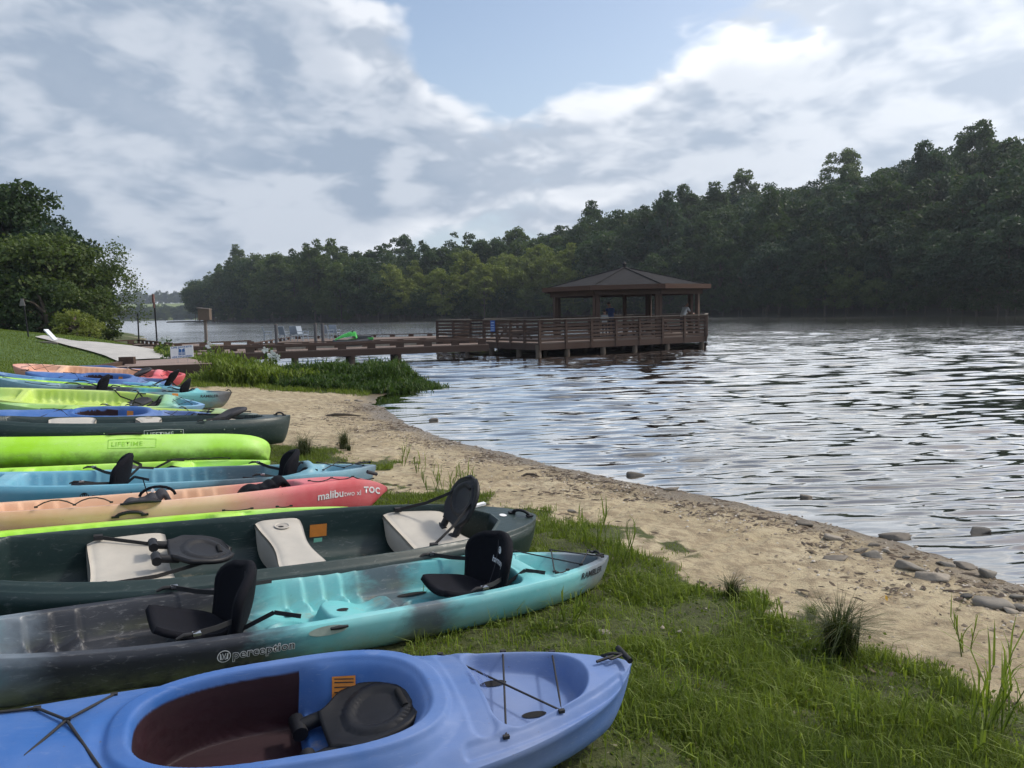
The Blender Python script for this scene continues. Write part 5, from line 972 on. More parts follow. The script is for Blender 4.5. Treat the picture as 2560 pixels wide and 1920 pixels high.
# gazebo ------------------------------------------------------------------
GC = np.array([6.15, 41.6]); gaz = thing('gazebo', 'eight-sided open gazebo with low shingled roof on the pier', 'gazebo', (GC[0], GC[1], DECK))
ROT = math.atan2(-GC[1], -GC[0]) + R(22.5) + R(2)
ER, EZ, AZ, PR = 4.62, 2.50, 3.62, 3.95
cor = [np.array([math.cos(ROT + k * math.pi / 4), math.sin(ROT + k * math.pi / 4)]) for k in range(8)]
for k in range(8):
    a, b_ = cor[k] * ER, cor[(k + 1) % 8] * ER
    mb = MB(); mb.add([(*a, EZ), (*b_, EZ), (0, 0, AZ), (*(a * 0.985), EZ - 0.05), (*(b_ * 0.985), EZ - 0.05), (0, 0, AZ - 0.05)], [(0, 1, 2), (5, 4, 3), (0, 3, 4, 1)]); mb.build('roof_panel', shingle, gaz)
    mb = MB(); mb.bar((*(a * 1.003), EZ - 0.03), (*(b_ * 1.003), EZ - 0.03), 0.05, 0.23); mb.build('fascia', wood('fascia_wood', (0.085, 0.044, 0.030)) if 'fascia_wood' not in MATS else MATS['fascia_wood'], gaz)
    mb = MB(); mb.bar((*(a * 0.90), EZ - 0.27), (*(b_ * 0.90), EZ - 0.27), 0.12, 0.26); mb.build('header_beam', brown, gaz)
    mb = MB(); mb.bar((*(a * 0.99), EZ + 0.035), (0, 0, AZ + 0.03), 0.14, 0.03); mb.build('hip_cap', shingle, gaz)
    for dt in (-0.10, 0.10):
        tg_ = np.array([-cor[k][1], cor[k][0]]); p = cor[k] * PR + tg_ * dt * 0.9; mb = MB(); mb.box((p[0], p[1], (EZ - 0.15) / 2), (0.15, 0.15, EZ - 0.15), math.atan2(cor[k][1], cor[k][0])); mb.build('post', brown, gaz)
mb = MB(); mb.box((0, 0, 1.7), (0.16, 0.16, 3.4), 0.3); mb.build('post', brown, gaz)
mb = MB(); n = 12; V = [(r * math.cos(2 * math.pi * i / n), r * math.sin(2 * math.pi * i / n), z) for r, z in ((0.10, AZ - 0.02), (0.10, AZ + 0.16), (0.14, AZ + 0.18), (0.02, AZ + 0.30)) for i in range(n)]; mb.add(V, [(k * n + i, k * n + (i + 1) % n, (k + 1) * n + (i + 1) % n, (k + 1) * n + i) for k in range(3) for i in range(n)]); mb.build('roof_vent', iron, gaz)
# picnic tables seen through the slats
def picnic(x, y, rz, lb):
    o = thing('picnic_table', lb, 'table', (x, y, DECK), rz)
    for i in range(4): mb = MB(); mb.box((0, -0.27 + 0.18 * i, 0.74), (1.7, 0.16, 0.04)); mb.build('table_board', plank_w, o)
    for sg in (-1, 1): mb = MB(); mb.box((0, sg * 0.68, 0.45), (1.7, 0.25, 0.04)); mb.build('bench', plank_w, o)
    for xx in (-0.6, 0.6):
        for sg in (-1, 1): mb = MB(); mb.bar((xx, sg * 0.62, 0.0), (xx, -sg * 0.25, 0.72), 0.05, 0.09); mb.build('leg', brown, o)
picnic(0.2, 39.2, 0.6, 'picnic table behind the railing near the pier gate'); picnic(6.6, 40.0, 0.9, 'picnic table under the gazebo roof'); picnic(8.2, 43.4, 0.4, 'picnic table at the far side under the gazebo')
# walkway ------------------------------------------------------------------
wk = thing('walkway', 'brown timber walkway with low kerb rails leading to the gazebo pier', 'walkway', (0, 0, 0))
Wn0, Wn1 = at_z(1222, 861, DECK - 0.02)[:2], at_z(640, 882, DECK - 0.02)[:2]          # near edge, pier end to shore end
wd_ = (Wn1 - Wn0) / np.linalg.norm(Wn1 - Wn0); wv = np.array([-wd_[1], wd_[0]]); wv = wv if wv[1] > 0 else -wv; WW = 1.75
Wend = Wn1 + wd_ * 3.2; WL = np.linalg.norm(Wend - Wn0)
k = 0.08
while k < WL:
    a = Wn0 + wd_ * k; e = a + wv * WW; mb = MB(); mb.bar((*a, DECK - 0.02), (*e, DECK - 0.02), 0.14, 0.038); mb.build('board', plank_w, wk); k += 0.15
for off in (-0.03, WW + 0.03):
    a, e = Wn0 + wv * off, Wend + wv * off; edge_frame(a, e, DECK - 0.04, 0.26, 0.05, 'stringer', brown, wk)
    a2, e2 = Wn0 + wv * (off + (0.08 if off < 0 else -0.08)), Wend + wv * (off + (0.08 if off < 0 else -0.08)); mb = MB(); mb.bar((*a2, DECK + 0.20), (*e2, DECK + 0.20), 0.12, 0.09); mb.build('kerb_rail', brown, wk)
    k = 0.3
    while k < WL: p = a2 + wd_ * k; mb = MB(); mb.box((p[0], p[1], DECK + 0.077), (0.34, 0.10, 0.154), math.atan2(wd_[1], wd_[0])); mb.build('kerb_block', brown, wk); k += 1.22
for px in (1010, 880, 735):
    c = at_z(px, 905, 0.05)[:2]; tt = float(np.dot(c - Wn0, wd_)); a = Wn0 + wd_ * tt
    for off in (0.12, WW - 0.12): p = a + wv * off; pile(wk, p[0], p[1], DECK - 0.1, 0.125)
    mb = MB(); a0 = a - wv * 0.1; a1 = a + wv * (WW + 0.1); mb.bar((*a0, DECK - 0.36), (*a1, DECK - 0.36), 0.09, 0.16); mb.build('cross_beam', brown, wk)
# floating dock with chairs -------------------------------------------------
FD = 0.42
fd = thing('floating_dock', 'low floating dock with a brown kerb behind the walkway', 'dock', (0, 0, 0))
f_pts = [at_z(620, 868, FD)[:2], at_z(1100, 852, FD)[:2], at_z(1100, 845, FD)[:2] + np.array([0, 4.5]), at_z(620, 868, FD)[:2] + np.array([-1.0, 12.0])]
mb = MB(); mb.prism([tuple(p) for p in f_pts], FD - 0.30, FD - 0.04); mb.build('float', simple('float_tan', (0.33, 0.28, 0.22), 0.7, 0.2, 3), fd)
for q in np.arange(0.0, 1.0, 0.035): a = f_pts[0] * (1 - q) + f_pts[1] * q; e = f_pts[3] * (1 - q) + f_pts[2] * q; a2 = f_pts[0] * (1 - q - .033) + f_pts[1] * (q + .033); e2 = f_pts[3] * (1 - q - .033) + f_pts[2] * (q + .033); mb = MB(); mb.prism([tuple(a), tuple(a2), tuple(e2), tuple(e)], FD - 0.036, FD); mb.build('board', plank_w, fd)
for A, B in ((f_pts[0], f_pts[3]), (f_pts[3], f_pts[2]), (f_pts[0], f_pts[1])):
    L_ = np.linalg.norm(B - A); td = (B - A) / L_; mb = MB(); mb.bar((*A, FD + 0.17), (*B, FD + 0.17), 0.10, 0.05); mb.build('kerb_rail', brown, fd)
    for k in np.arange(0.4, L_, 1.3): p = A + td * k; mb = MB(); mb.box((p[0], p[1], FD + 0.072), (0.36, 0.11, 0.143), math.atan2(td[1], td[0])); mb.build('kerb_block', brown, fd)
def mooring(px, ptop, pbase, r, lb, z=0.42, mat=iron):
    p = at_z(px, pbase, z); Y_ = p[1]; top_ = at_y(px - (pbase - ptop) * 0.05, ptop, Y_); o = thing('mooring_pile', lb, 'post', (p[0], p[1], 0)); mb = MB(); mb.tube([(0, 0, -1.8), (top_[0] - p[0], 0, top_[2])], r, 10); mb.build('shaft', mat, o); mb = MB(); mb.tube([(top_[0] - p[0], 0, top_[2]), (top_[0] - p[0], 0, top_[2] + 0.03)], r * 1.08, 10); mb.build('cap', grey_w, o)
pile_grey = simple('pile_grey', (0.085, 0.085, 0.09), 0.6, 0.2, 4)
mooring(692, 812, 863, 0.085, 'grey mooring post left of the white chairs on the floating dock', mat=pile_grey); mooring(790, 810, 858, 0.095, 'left one of two close mooring posts near the green jet ski', mat=pile_grey); mooring(808, 810, 856, 0.095, 'right one of two close mooring posts near the green jet ski', mat=pile_grey)
chair_m = simple('chair_white', (0.27, 0.32, 0.38), 0.45, 0.1, 10)
def deck_chair(px, py, rz, lb):
    p = at_z(px, py, FD); o = thing('deck_chair', lb, 'chair', (p[0], p[1], FD), rz, 'chairs on the floating dock')
    for x in (-0.26, 0.26):
        for y in (-0.24, 0.24): mb = MB(); mb.tube([(x, y, 0), (x * 0.92, y * 0.7, 0.42)], 0.018, 6); mb.build('leg', chair_m, o)
        mb = MB(); mb.tube([(x, -0.26, 0.62), (x, 0.24, 0.62)], 0.02, 6); mb.tube([(x, -0.2, 0.42), (x, -0.24, 0.62)], 0.016, 6); mb.build('armrest', chair_m, o)
    mb = MB(); mb.box((0, 0, 0.43), (0.52, 0.48, 0.03)); mb.build('seat', chair_m, o); mb = MB(); mb.box((0, 0.27, 0.70), (0.52, 0.03, 0.52), 0, R(-14)); mb.build('backrest', chair_m, o)
for px, py, rz, lb in ((670, 852, 2.0, 'empty chair frame leftmost on the floating dock'), (713, 853, 2.6, 'pale chair just right of the left mooring post'), (740, 852, 2.9, 'pale chair second to the right of the left mooring post'), (758, 853, 1.2, 'low pale chair beside the two close mooring posts'), (822, 849, 2.4, 'pale chair right of the two close mooring posts'), (838, 848, 2.9, 'pale chair right behind the green jet ski')): deck_chair(px, py, rz, lb)
# jet ski -------------------------------------------------------------------
jp = at_z(880, 868, 0.45); js = thing('jet_ski', 'lime green and grey jet ski on a float behind the walkway', 'jet ski', (jp[0] - 0.2, jp[1] + 1.3, 0.46), R(188)); js.scale = (0.68, 0.68, 0.72); js_green = simple('jet_green', (0.06, 0.42, 0.07), 0.3, 0.1, 5); js_grey = simple('jet_grey', (0.06, 0.06, 0.065), 0.5, 0.2, 5)
JH = Hull(3.0, 1.1, 0.36, 0.25, 0.0, 2.4, 0.7, 0.5, 0.85, 0.1, 4)
link('hull', JH.mesh('hull', lambda x, y, w, zs, zk: zs + 0.10 * (1 - (y / w) ** 2), 60, 20, 8), js_grey, js)
mb = MB(); prof = [(-0.35, 0.62), (-0.22, 1.00), (0.15, 1.02), (0.75, 0.82), (1.32, 0.52), (1.36, 0.42), (0.4, 0.46)]; ny_ = 9; nP_ = len(prof)
V = [(x * (1 - 0.10 * abs(j / 4 - 1) ** 2), (j / 4 - 1) * 0.42 * (1 - 0.55 * max(0, x / 1.4)), 0.42 + (z - 0.42) * (1 - 0.55 * abs(j / 4 - 1) ** 2.4)) for j in range(ny_) for x, z in prof]
mb.add(V, [(j * nP_ + i, (j + 1) * nP_ + i, (j + 1) * nP_ + (i + 1) % nP_, j * nP_ + (i + 1) % nP_) for j in range(ny_ - 1) for i in range(nP_)], False); mb.build('cowl', js_green, js)
mb = MB(); mb.box((-0.75, 0, 0.58), (1.25, 0.36, 0.22)); mb.build('seat', js_grey, js); mb = MB(); mb.tube([(-0.05, -0.40, 1.03), (0.05, 0, 1.0), (-0.05, 0.40, 1.03)], 0.025, 7); mb.tube([(0.05, 0, 0.85), (0.05, 0, 1.05)], 0.09, 8); mb.build('handlebar', js_grey, js); mb = MB(); mb.box((-1.3, 0, 0.50), (0.42, 0.6, 0.14)); mb.build('tail', js_green, js)
mb = MB(); mb.tube([(0.0, -0.3, 0.95), (-0.04, -0.34, 1.12)], 0.03, 6); mb.tube([(0.0, 0.3, 0.95), (-0.04, 0.34, 1.12)], 0.03, 6); mb.build('mirror', js_grey, js)
# second dock at the left ---------------------------------------------------
ld = thing('kerbed_dock', 'brown kerbed dock left of the floating dock behind the sign', 'dock', (0, 0, 0)); LD = 0.55
for A, B in ((at_z(265, 862, LD)[:2], at_z(345, 858, LD)[:2]), (at_z(345, 858, LD)[:2], at_z(430, 868, LD)[:2]), (at_z(430, 870, LD)[:2], at_z(628, 861, LD)[:2]), (at_z(290, 874, LD)[:2], at_z(430, 874, LD)[:2]), (at_z(430, 878, LD)[:2], at_z(640, 880, LD)[:2])):
    L_ = np.linalg.norm(B - A); td = (B - A) / L_; mb = MB(); mb.bar((*A, LD + 0.20), (*B, LD + 0.20), 0.11, 0.07); mb.build('kerb_rail', brown, ld); mb = MB(); mb.bar((*A, LD - 0.10), (*B, LD - 0.10), 0.12, 0.22); mb.build('stringer', brown, ld)
    for k in np.arange(0.3, L_, 1.25): p = A + td * k; mb = MB(); mb.box((p[0], p[1], LD + 0.088), (0.36, 0.10, 0.15), math.atan2(td[1], td[0])); mb.build('kerb_block', brown, ld)
A, B, C_, D_ = at_z(345, 858, LD)[:2], at_z(628, 861, LD)[:2], at_z(640, 880, LD)[:2], at_z(290, 874, LD)[:2]; mb = MB(); mb.prism([tuple(A), tuple(B), tuple(C_), tuple(D_)], LD - 0.05, LD - 0.005); mb.build('deck_sheet', plank_w, ld)
# posts, signs ---------------------------------------------------------------
def slim_pole(px0, top, px1, base, r, lb, z=0.6, name='slim_pole'):
    p = at_z(px1, base, z); q = at_y(px0, top, p[1]); o = thing(name, lb, 'post', (p[0], p[1], z - 0.5)); mb = MB(); mb.tube([(0, 0, 0), (q[0] - p[0], 0, q[2] - z + 0.5)], r, 8); mb.build('shaft', iron, o); return o, (q[0] - p[0], 0, q[2] - z + 0.5)
slim_pole(344, 783, 347, 850, 0.05, 'thin black pole standing in the kerbed dock')
o, tp = slim_pole(386, 756, 392, 848, 0.055, 'tall leaning black post with edge-on signs beside the dock', name='leaning_post'); rust = simple('sign_rust', (0.16, 0.075, 0.06), 0.7, 0.3, 8)
mb = MB(); mb.box((tp[0] - 0.06, 0, tp[2] + 0.25), (0.10, 0.32, 0.62), 0.2); mb.build('sign_panel', rust, o); mb = MB(); mb.box((tp[0] - 0.02, -0.02, tp[2] - 0.22), (0.09, 0.28, 0.34), 0.2); mb.build('sign_panel', rust, o)
p = at_z(516, 862, 0.6); q = at_y(513, 800, p[1]); nb_ = thing('post_box', 'brown wooden box on a square post by the docks', 'box', (p[0], p[1], 0.2), 0.1); mb = MB(); mb.bar((0, 0, 0), (q[0] - p[0], 0, q[2] - 0.2), 0.14, 0.14); mb.build('post', grey_w, nb_)
bw = 27 * p[1] / FPX; bh = 27 * p[1] / FPX; mb = MB(); mb.box((q[0] - p[0], 0, q[2] - 0.2 + bh / 2), (bw, bw * 0.8, bh)); mb.build('case', wood('case_wood', (0.15, 0.115, 0.09)), nb_); mb = MB(); mb.box((q[0] - p[0] - 0.02, 0, q[2] - 0.2 + bh + 0.03), (bw * 1.12, bw, 0.05), 0, 0, 0.12); mb.build('lid', grey_w, nb_)
# life jacket sign -------------------------------------------------------------
a = on_ground(462, 905); lz = 0.72; pl = at_z(428, 898, 0.80); Ys = 22.6; A = at_y(427, 897, Ys); B = at_y(484, 892, Ys); sgn = thing('life_jacket_sign', 'white sign with blue life jacket and lettering beside the boardwalk', 'sign', (A[0], A[1], A[2]), 0); SW = B[0] - A[0]; SH = 30 * Ys / FPX; sl = (B[2] - A[2]) / SW
def flat(o, poly2, y, mat, name): mb = MB(); mb.add([(x, y, z + sl * x) for x, z in poly2], [tuple(range(len(poly2)))]); return mb.build(name, mat, o)
mb = MB(); mb.add([(x, y, z + sl * x) for y in (0.0, 0.012) for x, z in ((0, 0), (SW, 0), (SW, SH), (0, SH))], [(0, 1, 2, 3), (7, 6, 5, 4), (0, 4, 5, 1), (1, 5, 6, 2), (2, 6, 7, 3), (3, 7, 4, 0)]); mb.build('panel', sign_w, sgn)
for tx, z0 in (('LIFE JACKETS', SH * 0.84), ('ARE REQUIRED', SH * 0.055)):
    me_, V_ = text_mesh(tx, 0.088, 0.002); wt = V_[:, 0].max() - V_[:, 0].min(); k_ = SW * 0.88 / wt; Q = np.stack([SW * 0.06 + (V_[:, 0] - V_[:, 0].min()) * k_, np.full(len(V_), -0.004), z0 + V_[:, 1] * 0.72 + sl * (V_[:, 0] * k_)], -1); me_.vertices.foreach_set('co', Q.astype(np.float32).ravel()); me_.materials.clear(); me_.update(); link('lettering', me_, sign_b, sgn)
cxs, hx_ = SW * 0.50, SW * 0.15; zb_, zt2 = SH * 0.24, SH * 0.80
for sx in (-1, 1):
    flat(sgn, [(cxs + sx * hx_ * 0.07, zb_ + 0.42 * (zt2 - zb_)), (cxs + sx * hx_ * 0.95, zb_ + 0.42 * (zt2 - zb_)), (cxs + sx * hx_ * 0.85, zt2), (cxs + sx * hx_ * 0.07, zt2 - 0.18 * (zt2 - zb_))][::sx], -0.004, sign_b, 'life_jacket_mark')
    for q0, q1 in ((0.0, 0.12), (0.18, 0.25), (0.30, 0.37)): flat(sgn, [(cxs + sx * hx_ * 0.07, zb_ + q0 * (zt2 - zb_)), (cxs + sx * hx_, zb_ + q0 * (zt2 - zb_)), (cxs + sx * hx_, zb_ + q1 * (zt2 - zb_)), (cxs + sx * hx_ * 0.07, zb_ + q1 * (zt2 - zb_))][::sx], -0.004, sign_b, 'life_jacket_mark')
for x in (SW * 0.3, SW * 0.72): mb = MB(); mb.tube([(x, 0.02, -0.5), (x, 0.02, SH * 0.5)], 0.006, 6); mb.build('wire_stake', steel, sgn)
# concrete path and boardwalk ---------------------------------------------------
conc = simple('concrete', (0.40, 0.39, 0.37), 0.85, 0.12, 2.0, bump=0.2, bscale=60); BZ = 0.78
def slab(name, pix, z, th, mat, par=None, ztop=None):
    pts = [at_z(px, py, z)[:2] for px, py in pix]; mb = MB(); mb.prism([tuple(p) for p in pts], z - th, z); return mb.build(name, mat, par), pts
edgeL = [(294, 907), (262, 893), (215, 879), (174, 869), (135, 858), (88, 846)]; edgeR = [(436, 901), (423, 886), (385, 877), (289, 864), (190, 857), (110, 842)]
LP_ = [on_ground(*q) for q in edgeL]; RP_ = [on_ground(*q) for q in edgeR]; mb = MB(); nP = 24; V = []
for i in range(nP):
    f_ = i / (nP - 1) * (len(LP_) - 1); k_ = min(int(f_), len(LP_) - 2); q_ = f_ - k_; A = LP_[k_] * (1 - q_) + LP_[k_ + 1] * q_; B = RP_[k_] * (1 - q_) + RP_[k_ + 1] * q_
    for j in range(7): p_ = A * (1 - j / 6) + B * j / 6; V.append((p_[0], p_[1], gz(p_[0], p_[1]) + 0.07))
mb.add(V, [(i * 7 + j, i * 7 + j + 1, (i + 1) * 7 + j + 1, (i + 1) * 7 + j) for i in range(nP - 1) for j in range(6)], True); pp = mb.build('path', conc); tag(pp, kind='structure')
bwk = thing('boardwalk', 'low brown boardwalk in front of the concrete path', 'boardwalk', (0, 0, 0))
b0, b1, b2, b3 = [at_z(*q, BZ)[:2] for q in ((200, 922), (530, 909), (490, 899), (296, 905))]; Nb = 14
bl = [at_z(px, py, BZ)[:2] for px, py in ((215, 921), (536, 909), (470, 895.5), (292, 904.5))]
for i in range(Nb):
    f0, f1 = i / Nb, (i + 0.93) / Nb; A = bl[0] * (1 - f0) + bl[3] * f0; B = bl[1] * (1 - f0) + bl[2] * f0; Cc = bl[1] * (1 - f1) + bl[2] * f1; Dd = bl[0] * (1 - f1) + bl[3] * f1; mb = MB(); mb.prism([tuple(A), tuple(B), tuple(Cc), tuple(Dd)], BZ - 0.03, BZ + 0.008); mb.build('board', wood('walk_boards', (0.32, 0.24, 0.21), 0.2) if 'walk_boards' not in MATS else MATS['walk_boards'], bwk)
edge_frame(bl[0] - np.array([0, 0.03]), bl[1] - np.array([0, 0.03]), BZ + 0.004, 0.36, 0.05, 'fascia', brown, bwk); 
A, B = at_z(160, 924, BZ + 0.1)[:2], at_z(305, 905, BZ + 0.1)[:2]; mb = MB(); mb.bar((*A, BZ + 0.02), (*B, BZ + 0.06), 0.14, 0.12); mb.build('kerb_rail', brown, bwk); mb = MB(); mb.box((B[0] + 0.15, B[1], BZ + 0.14), (0.42, 0.14, 0.2)); mb.build('kerb_block', brown, bwk)
ramp_p = on_ground(127, 858); rmp = thing('metal_ramp', 'white metal ramp end raised beside the far path', 'ramp', (ramp_p[0], ramp_p[1], ramp_p[2] + 0.12), 0.0); mb = MB(); mb.bar((0.2, 0, 0.0), (-0.22, 0.1, 0.42), 0.22, 0.04); mb.build('plate', simple('ramp_white', (0.7, 0.74, 0.78), 0.4), rmp); mb = MB(); mb.bar((0.4, 0, -0.2), (-0.3, 0, -0.15), 0.5, 0.2); mb.build('base', grey_w, rmp)
fence_p = on_ground(72, 842); o = thing('trail_sign', 'small triangular trail marker on a thin dark post by the left trees', 'sign', (fence_p[0], fence_p[1], fence_p[2] - 0.2)); mb = MB(); hh = 95 * fence_p[1] / FPX; mb.tube([(0, 0, 0), (-0.1, 0, hh)], 0.03, 8); mb.build('post', iron, o); s_ = 0.16 * fence_p[1] / 42; mb = MB(); mb.add([(-0.1 - s_, -.08, hh - 0.1), (-0.1 + s_, -.08, hh - 0.1), (-0.1 + s_ * .4, -.08, hh + s_ * 1.6), (-0.1 - s_ * .4, -.08, hh + s_ * 1.6), (-0.1 - s_, -.1, hh - 0.1), (-0.1 + s_, -.1, hh - 0.1), (-0.1 + s_ * .4, -.1, hh + s_ * 1.6), (-0.1 - s_ * .4, -.1, hh + s_ * 1.6)], [(0, 1, 2, 3), (7, 6, 5, 4), (0, 4, 5, 1), (1, 5, 6, 2), (2, 6, 7, 3), (3, 7, 4, 0)]); mb.build('panel', simple('marker_grey', (0.20, 0.18, 0.17), 0.7), o)
# ------------------------------------------------------------------ trees and shrubs at the left
def near_tree(px, Y, h, rad, base, ncl, per, leaf, shp, lf, lb, seed, name='deciduous_tree', cat='tree', group=None, z=None, limbs=12, r0=0.3, fill=0.35):
    g = np.random.default_rng(seed); x = (px - 1280) / FPX * Y; zz = gz(x, Y) if z is None else z
    o = thing(name, lb, cat, (x, Y, zz - 0.15), 0, group); cm, cl = crown_mesh('crown', g, h, rad, base, ncl, per, leaf, shp, fill); link('crown', cm, LEAFS[lf], o); tm = trunk_mesh('trunk', g, h, base, rad, cl, limbs, r0); link('trunk', tm, bark, o); return o
near_tree(-40, 52, 9.4, 4.4, 1.0, 120, 150, 0.30, 'round', 'A', 'tall dark tree at the left edge of the photo', 301)
near_tree(70, 50, 8.9, 3.6, 0.8, 120, 150, 0.28, 'tall', 'A', 'dark spiky-topped tree second from the left edge', 302)
near_tree(165, 49, 7.4, 2.8, 0.6, 100, 140, 0.26, 'tall', 'D', 'dark tree rounding off the left tree group toward the lake', 303)
near_tree(115, 46, 5.8, 3.0, 0.2, 90, 140, 0.26, 'round', 'B', 'lower green tree in front of the left tree group', 304)
near_tree(20, 45, 4.2, 2.6, 0.0, 50, 90, 0.24, 'round', 'A', 'dark understory shrub below the left trees near the trail sign', 305, 'shrub', 'shrub')
near_tree(130, 44, 2.9, 1.9, 0.0, 40, 90, 0.20, 'round', 'A', 'dark shrub right of the trail sign', 306, 'shrub', 'shrub')
near_tree(205, 44.5, 3.6, 1.8, 0.0, 44, 90, 0.20, 'round', 'B', 'olive shrub at the water end of the left tree group', 307, 'shrub', 'shrub')
near_tree(250, 46, 3.2, 1.3, 0.0, 36, 80, 0.18, 'tall', 'B', 'narrow shrub standing at the lake edge beside the thin tree', 308, 'shrub', 'shrub')
near_tree(200, 40.5, 1.45, 1.25, -0.2, 40, 90, 0.14, 'round', 'C', 'bright yellow green bush beside the concrete path', 309, 'shrub', 'shrub')
# thin half-bare tree leaning over the lake
g = np.random.default_rng(44); Y = 47.0; x0 = (222 - 1280) / FPX * Y; o = thing('sparse_tree', 'thin half-bare tree spreading its branches over the lake at left', 'tree', (x0, Y, gz(x0, Y) - 0.2)); mb = MB(); tips = []
def grow(p, d_, ln, r, dep):
    p = Vector(p); pts = [p]; rad = [r]; dd = Vector(d_)
    for _ in range(4): dd = (dd + Vector((g.normal(0, .12), g.normal(0, .12), g.normal(0.03, .10)))).normalized(); p = p + dd * ln / 4; pts.append(p); rad.append(rad[-1] * 0.84)
    mb.tube(pts, rad, 5, False)
    if dep == 0: tips.append(p); return
    if dep <= 2: tips.append(pts[2])
    for _ in range(int(g.integers(2, 4))): nd = (dd + Vector((g.normal(0.12, .5), g.normal(0, .5), g.normal(0.05, .42)))).normalized(); grow(p, nd, ln * (0.62 + 0.2 * g.random()), rad[-1] * 0.75, dep - 1)
grow((0, 0, 0), (0.1, 0, 1), 2.0, 0.14, 4); grow((0.05, 0, 1.0), (0.85, 0.1, 0.55), 1.7, 0.09, 3); grow((0, 0, 1.4), (0.4, 0, 0.85), 1.6, 0.08, 3); grow((0, 0, 1.1), (0.95, -0.1, 0.25), 1.5, 0.06, 2)
mb.build('trunk', bark, o); T = np.array([tuple(q) for q in tips]); PP = np.repeat(T, 26, 0) + g.normal(0, 0.24, (len(T) * 26, 3)); v, f = leaf_cards(PP, 0.14, g); me = mesh_np('crown', v, f); set_col(me, 'tint', np.repeat(np.stack([g.random(len(PP)), np.zeros(len(PP)), np.zeros(len(PP))], -1), 4, 0)); link('crown', me, leafB, o)
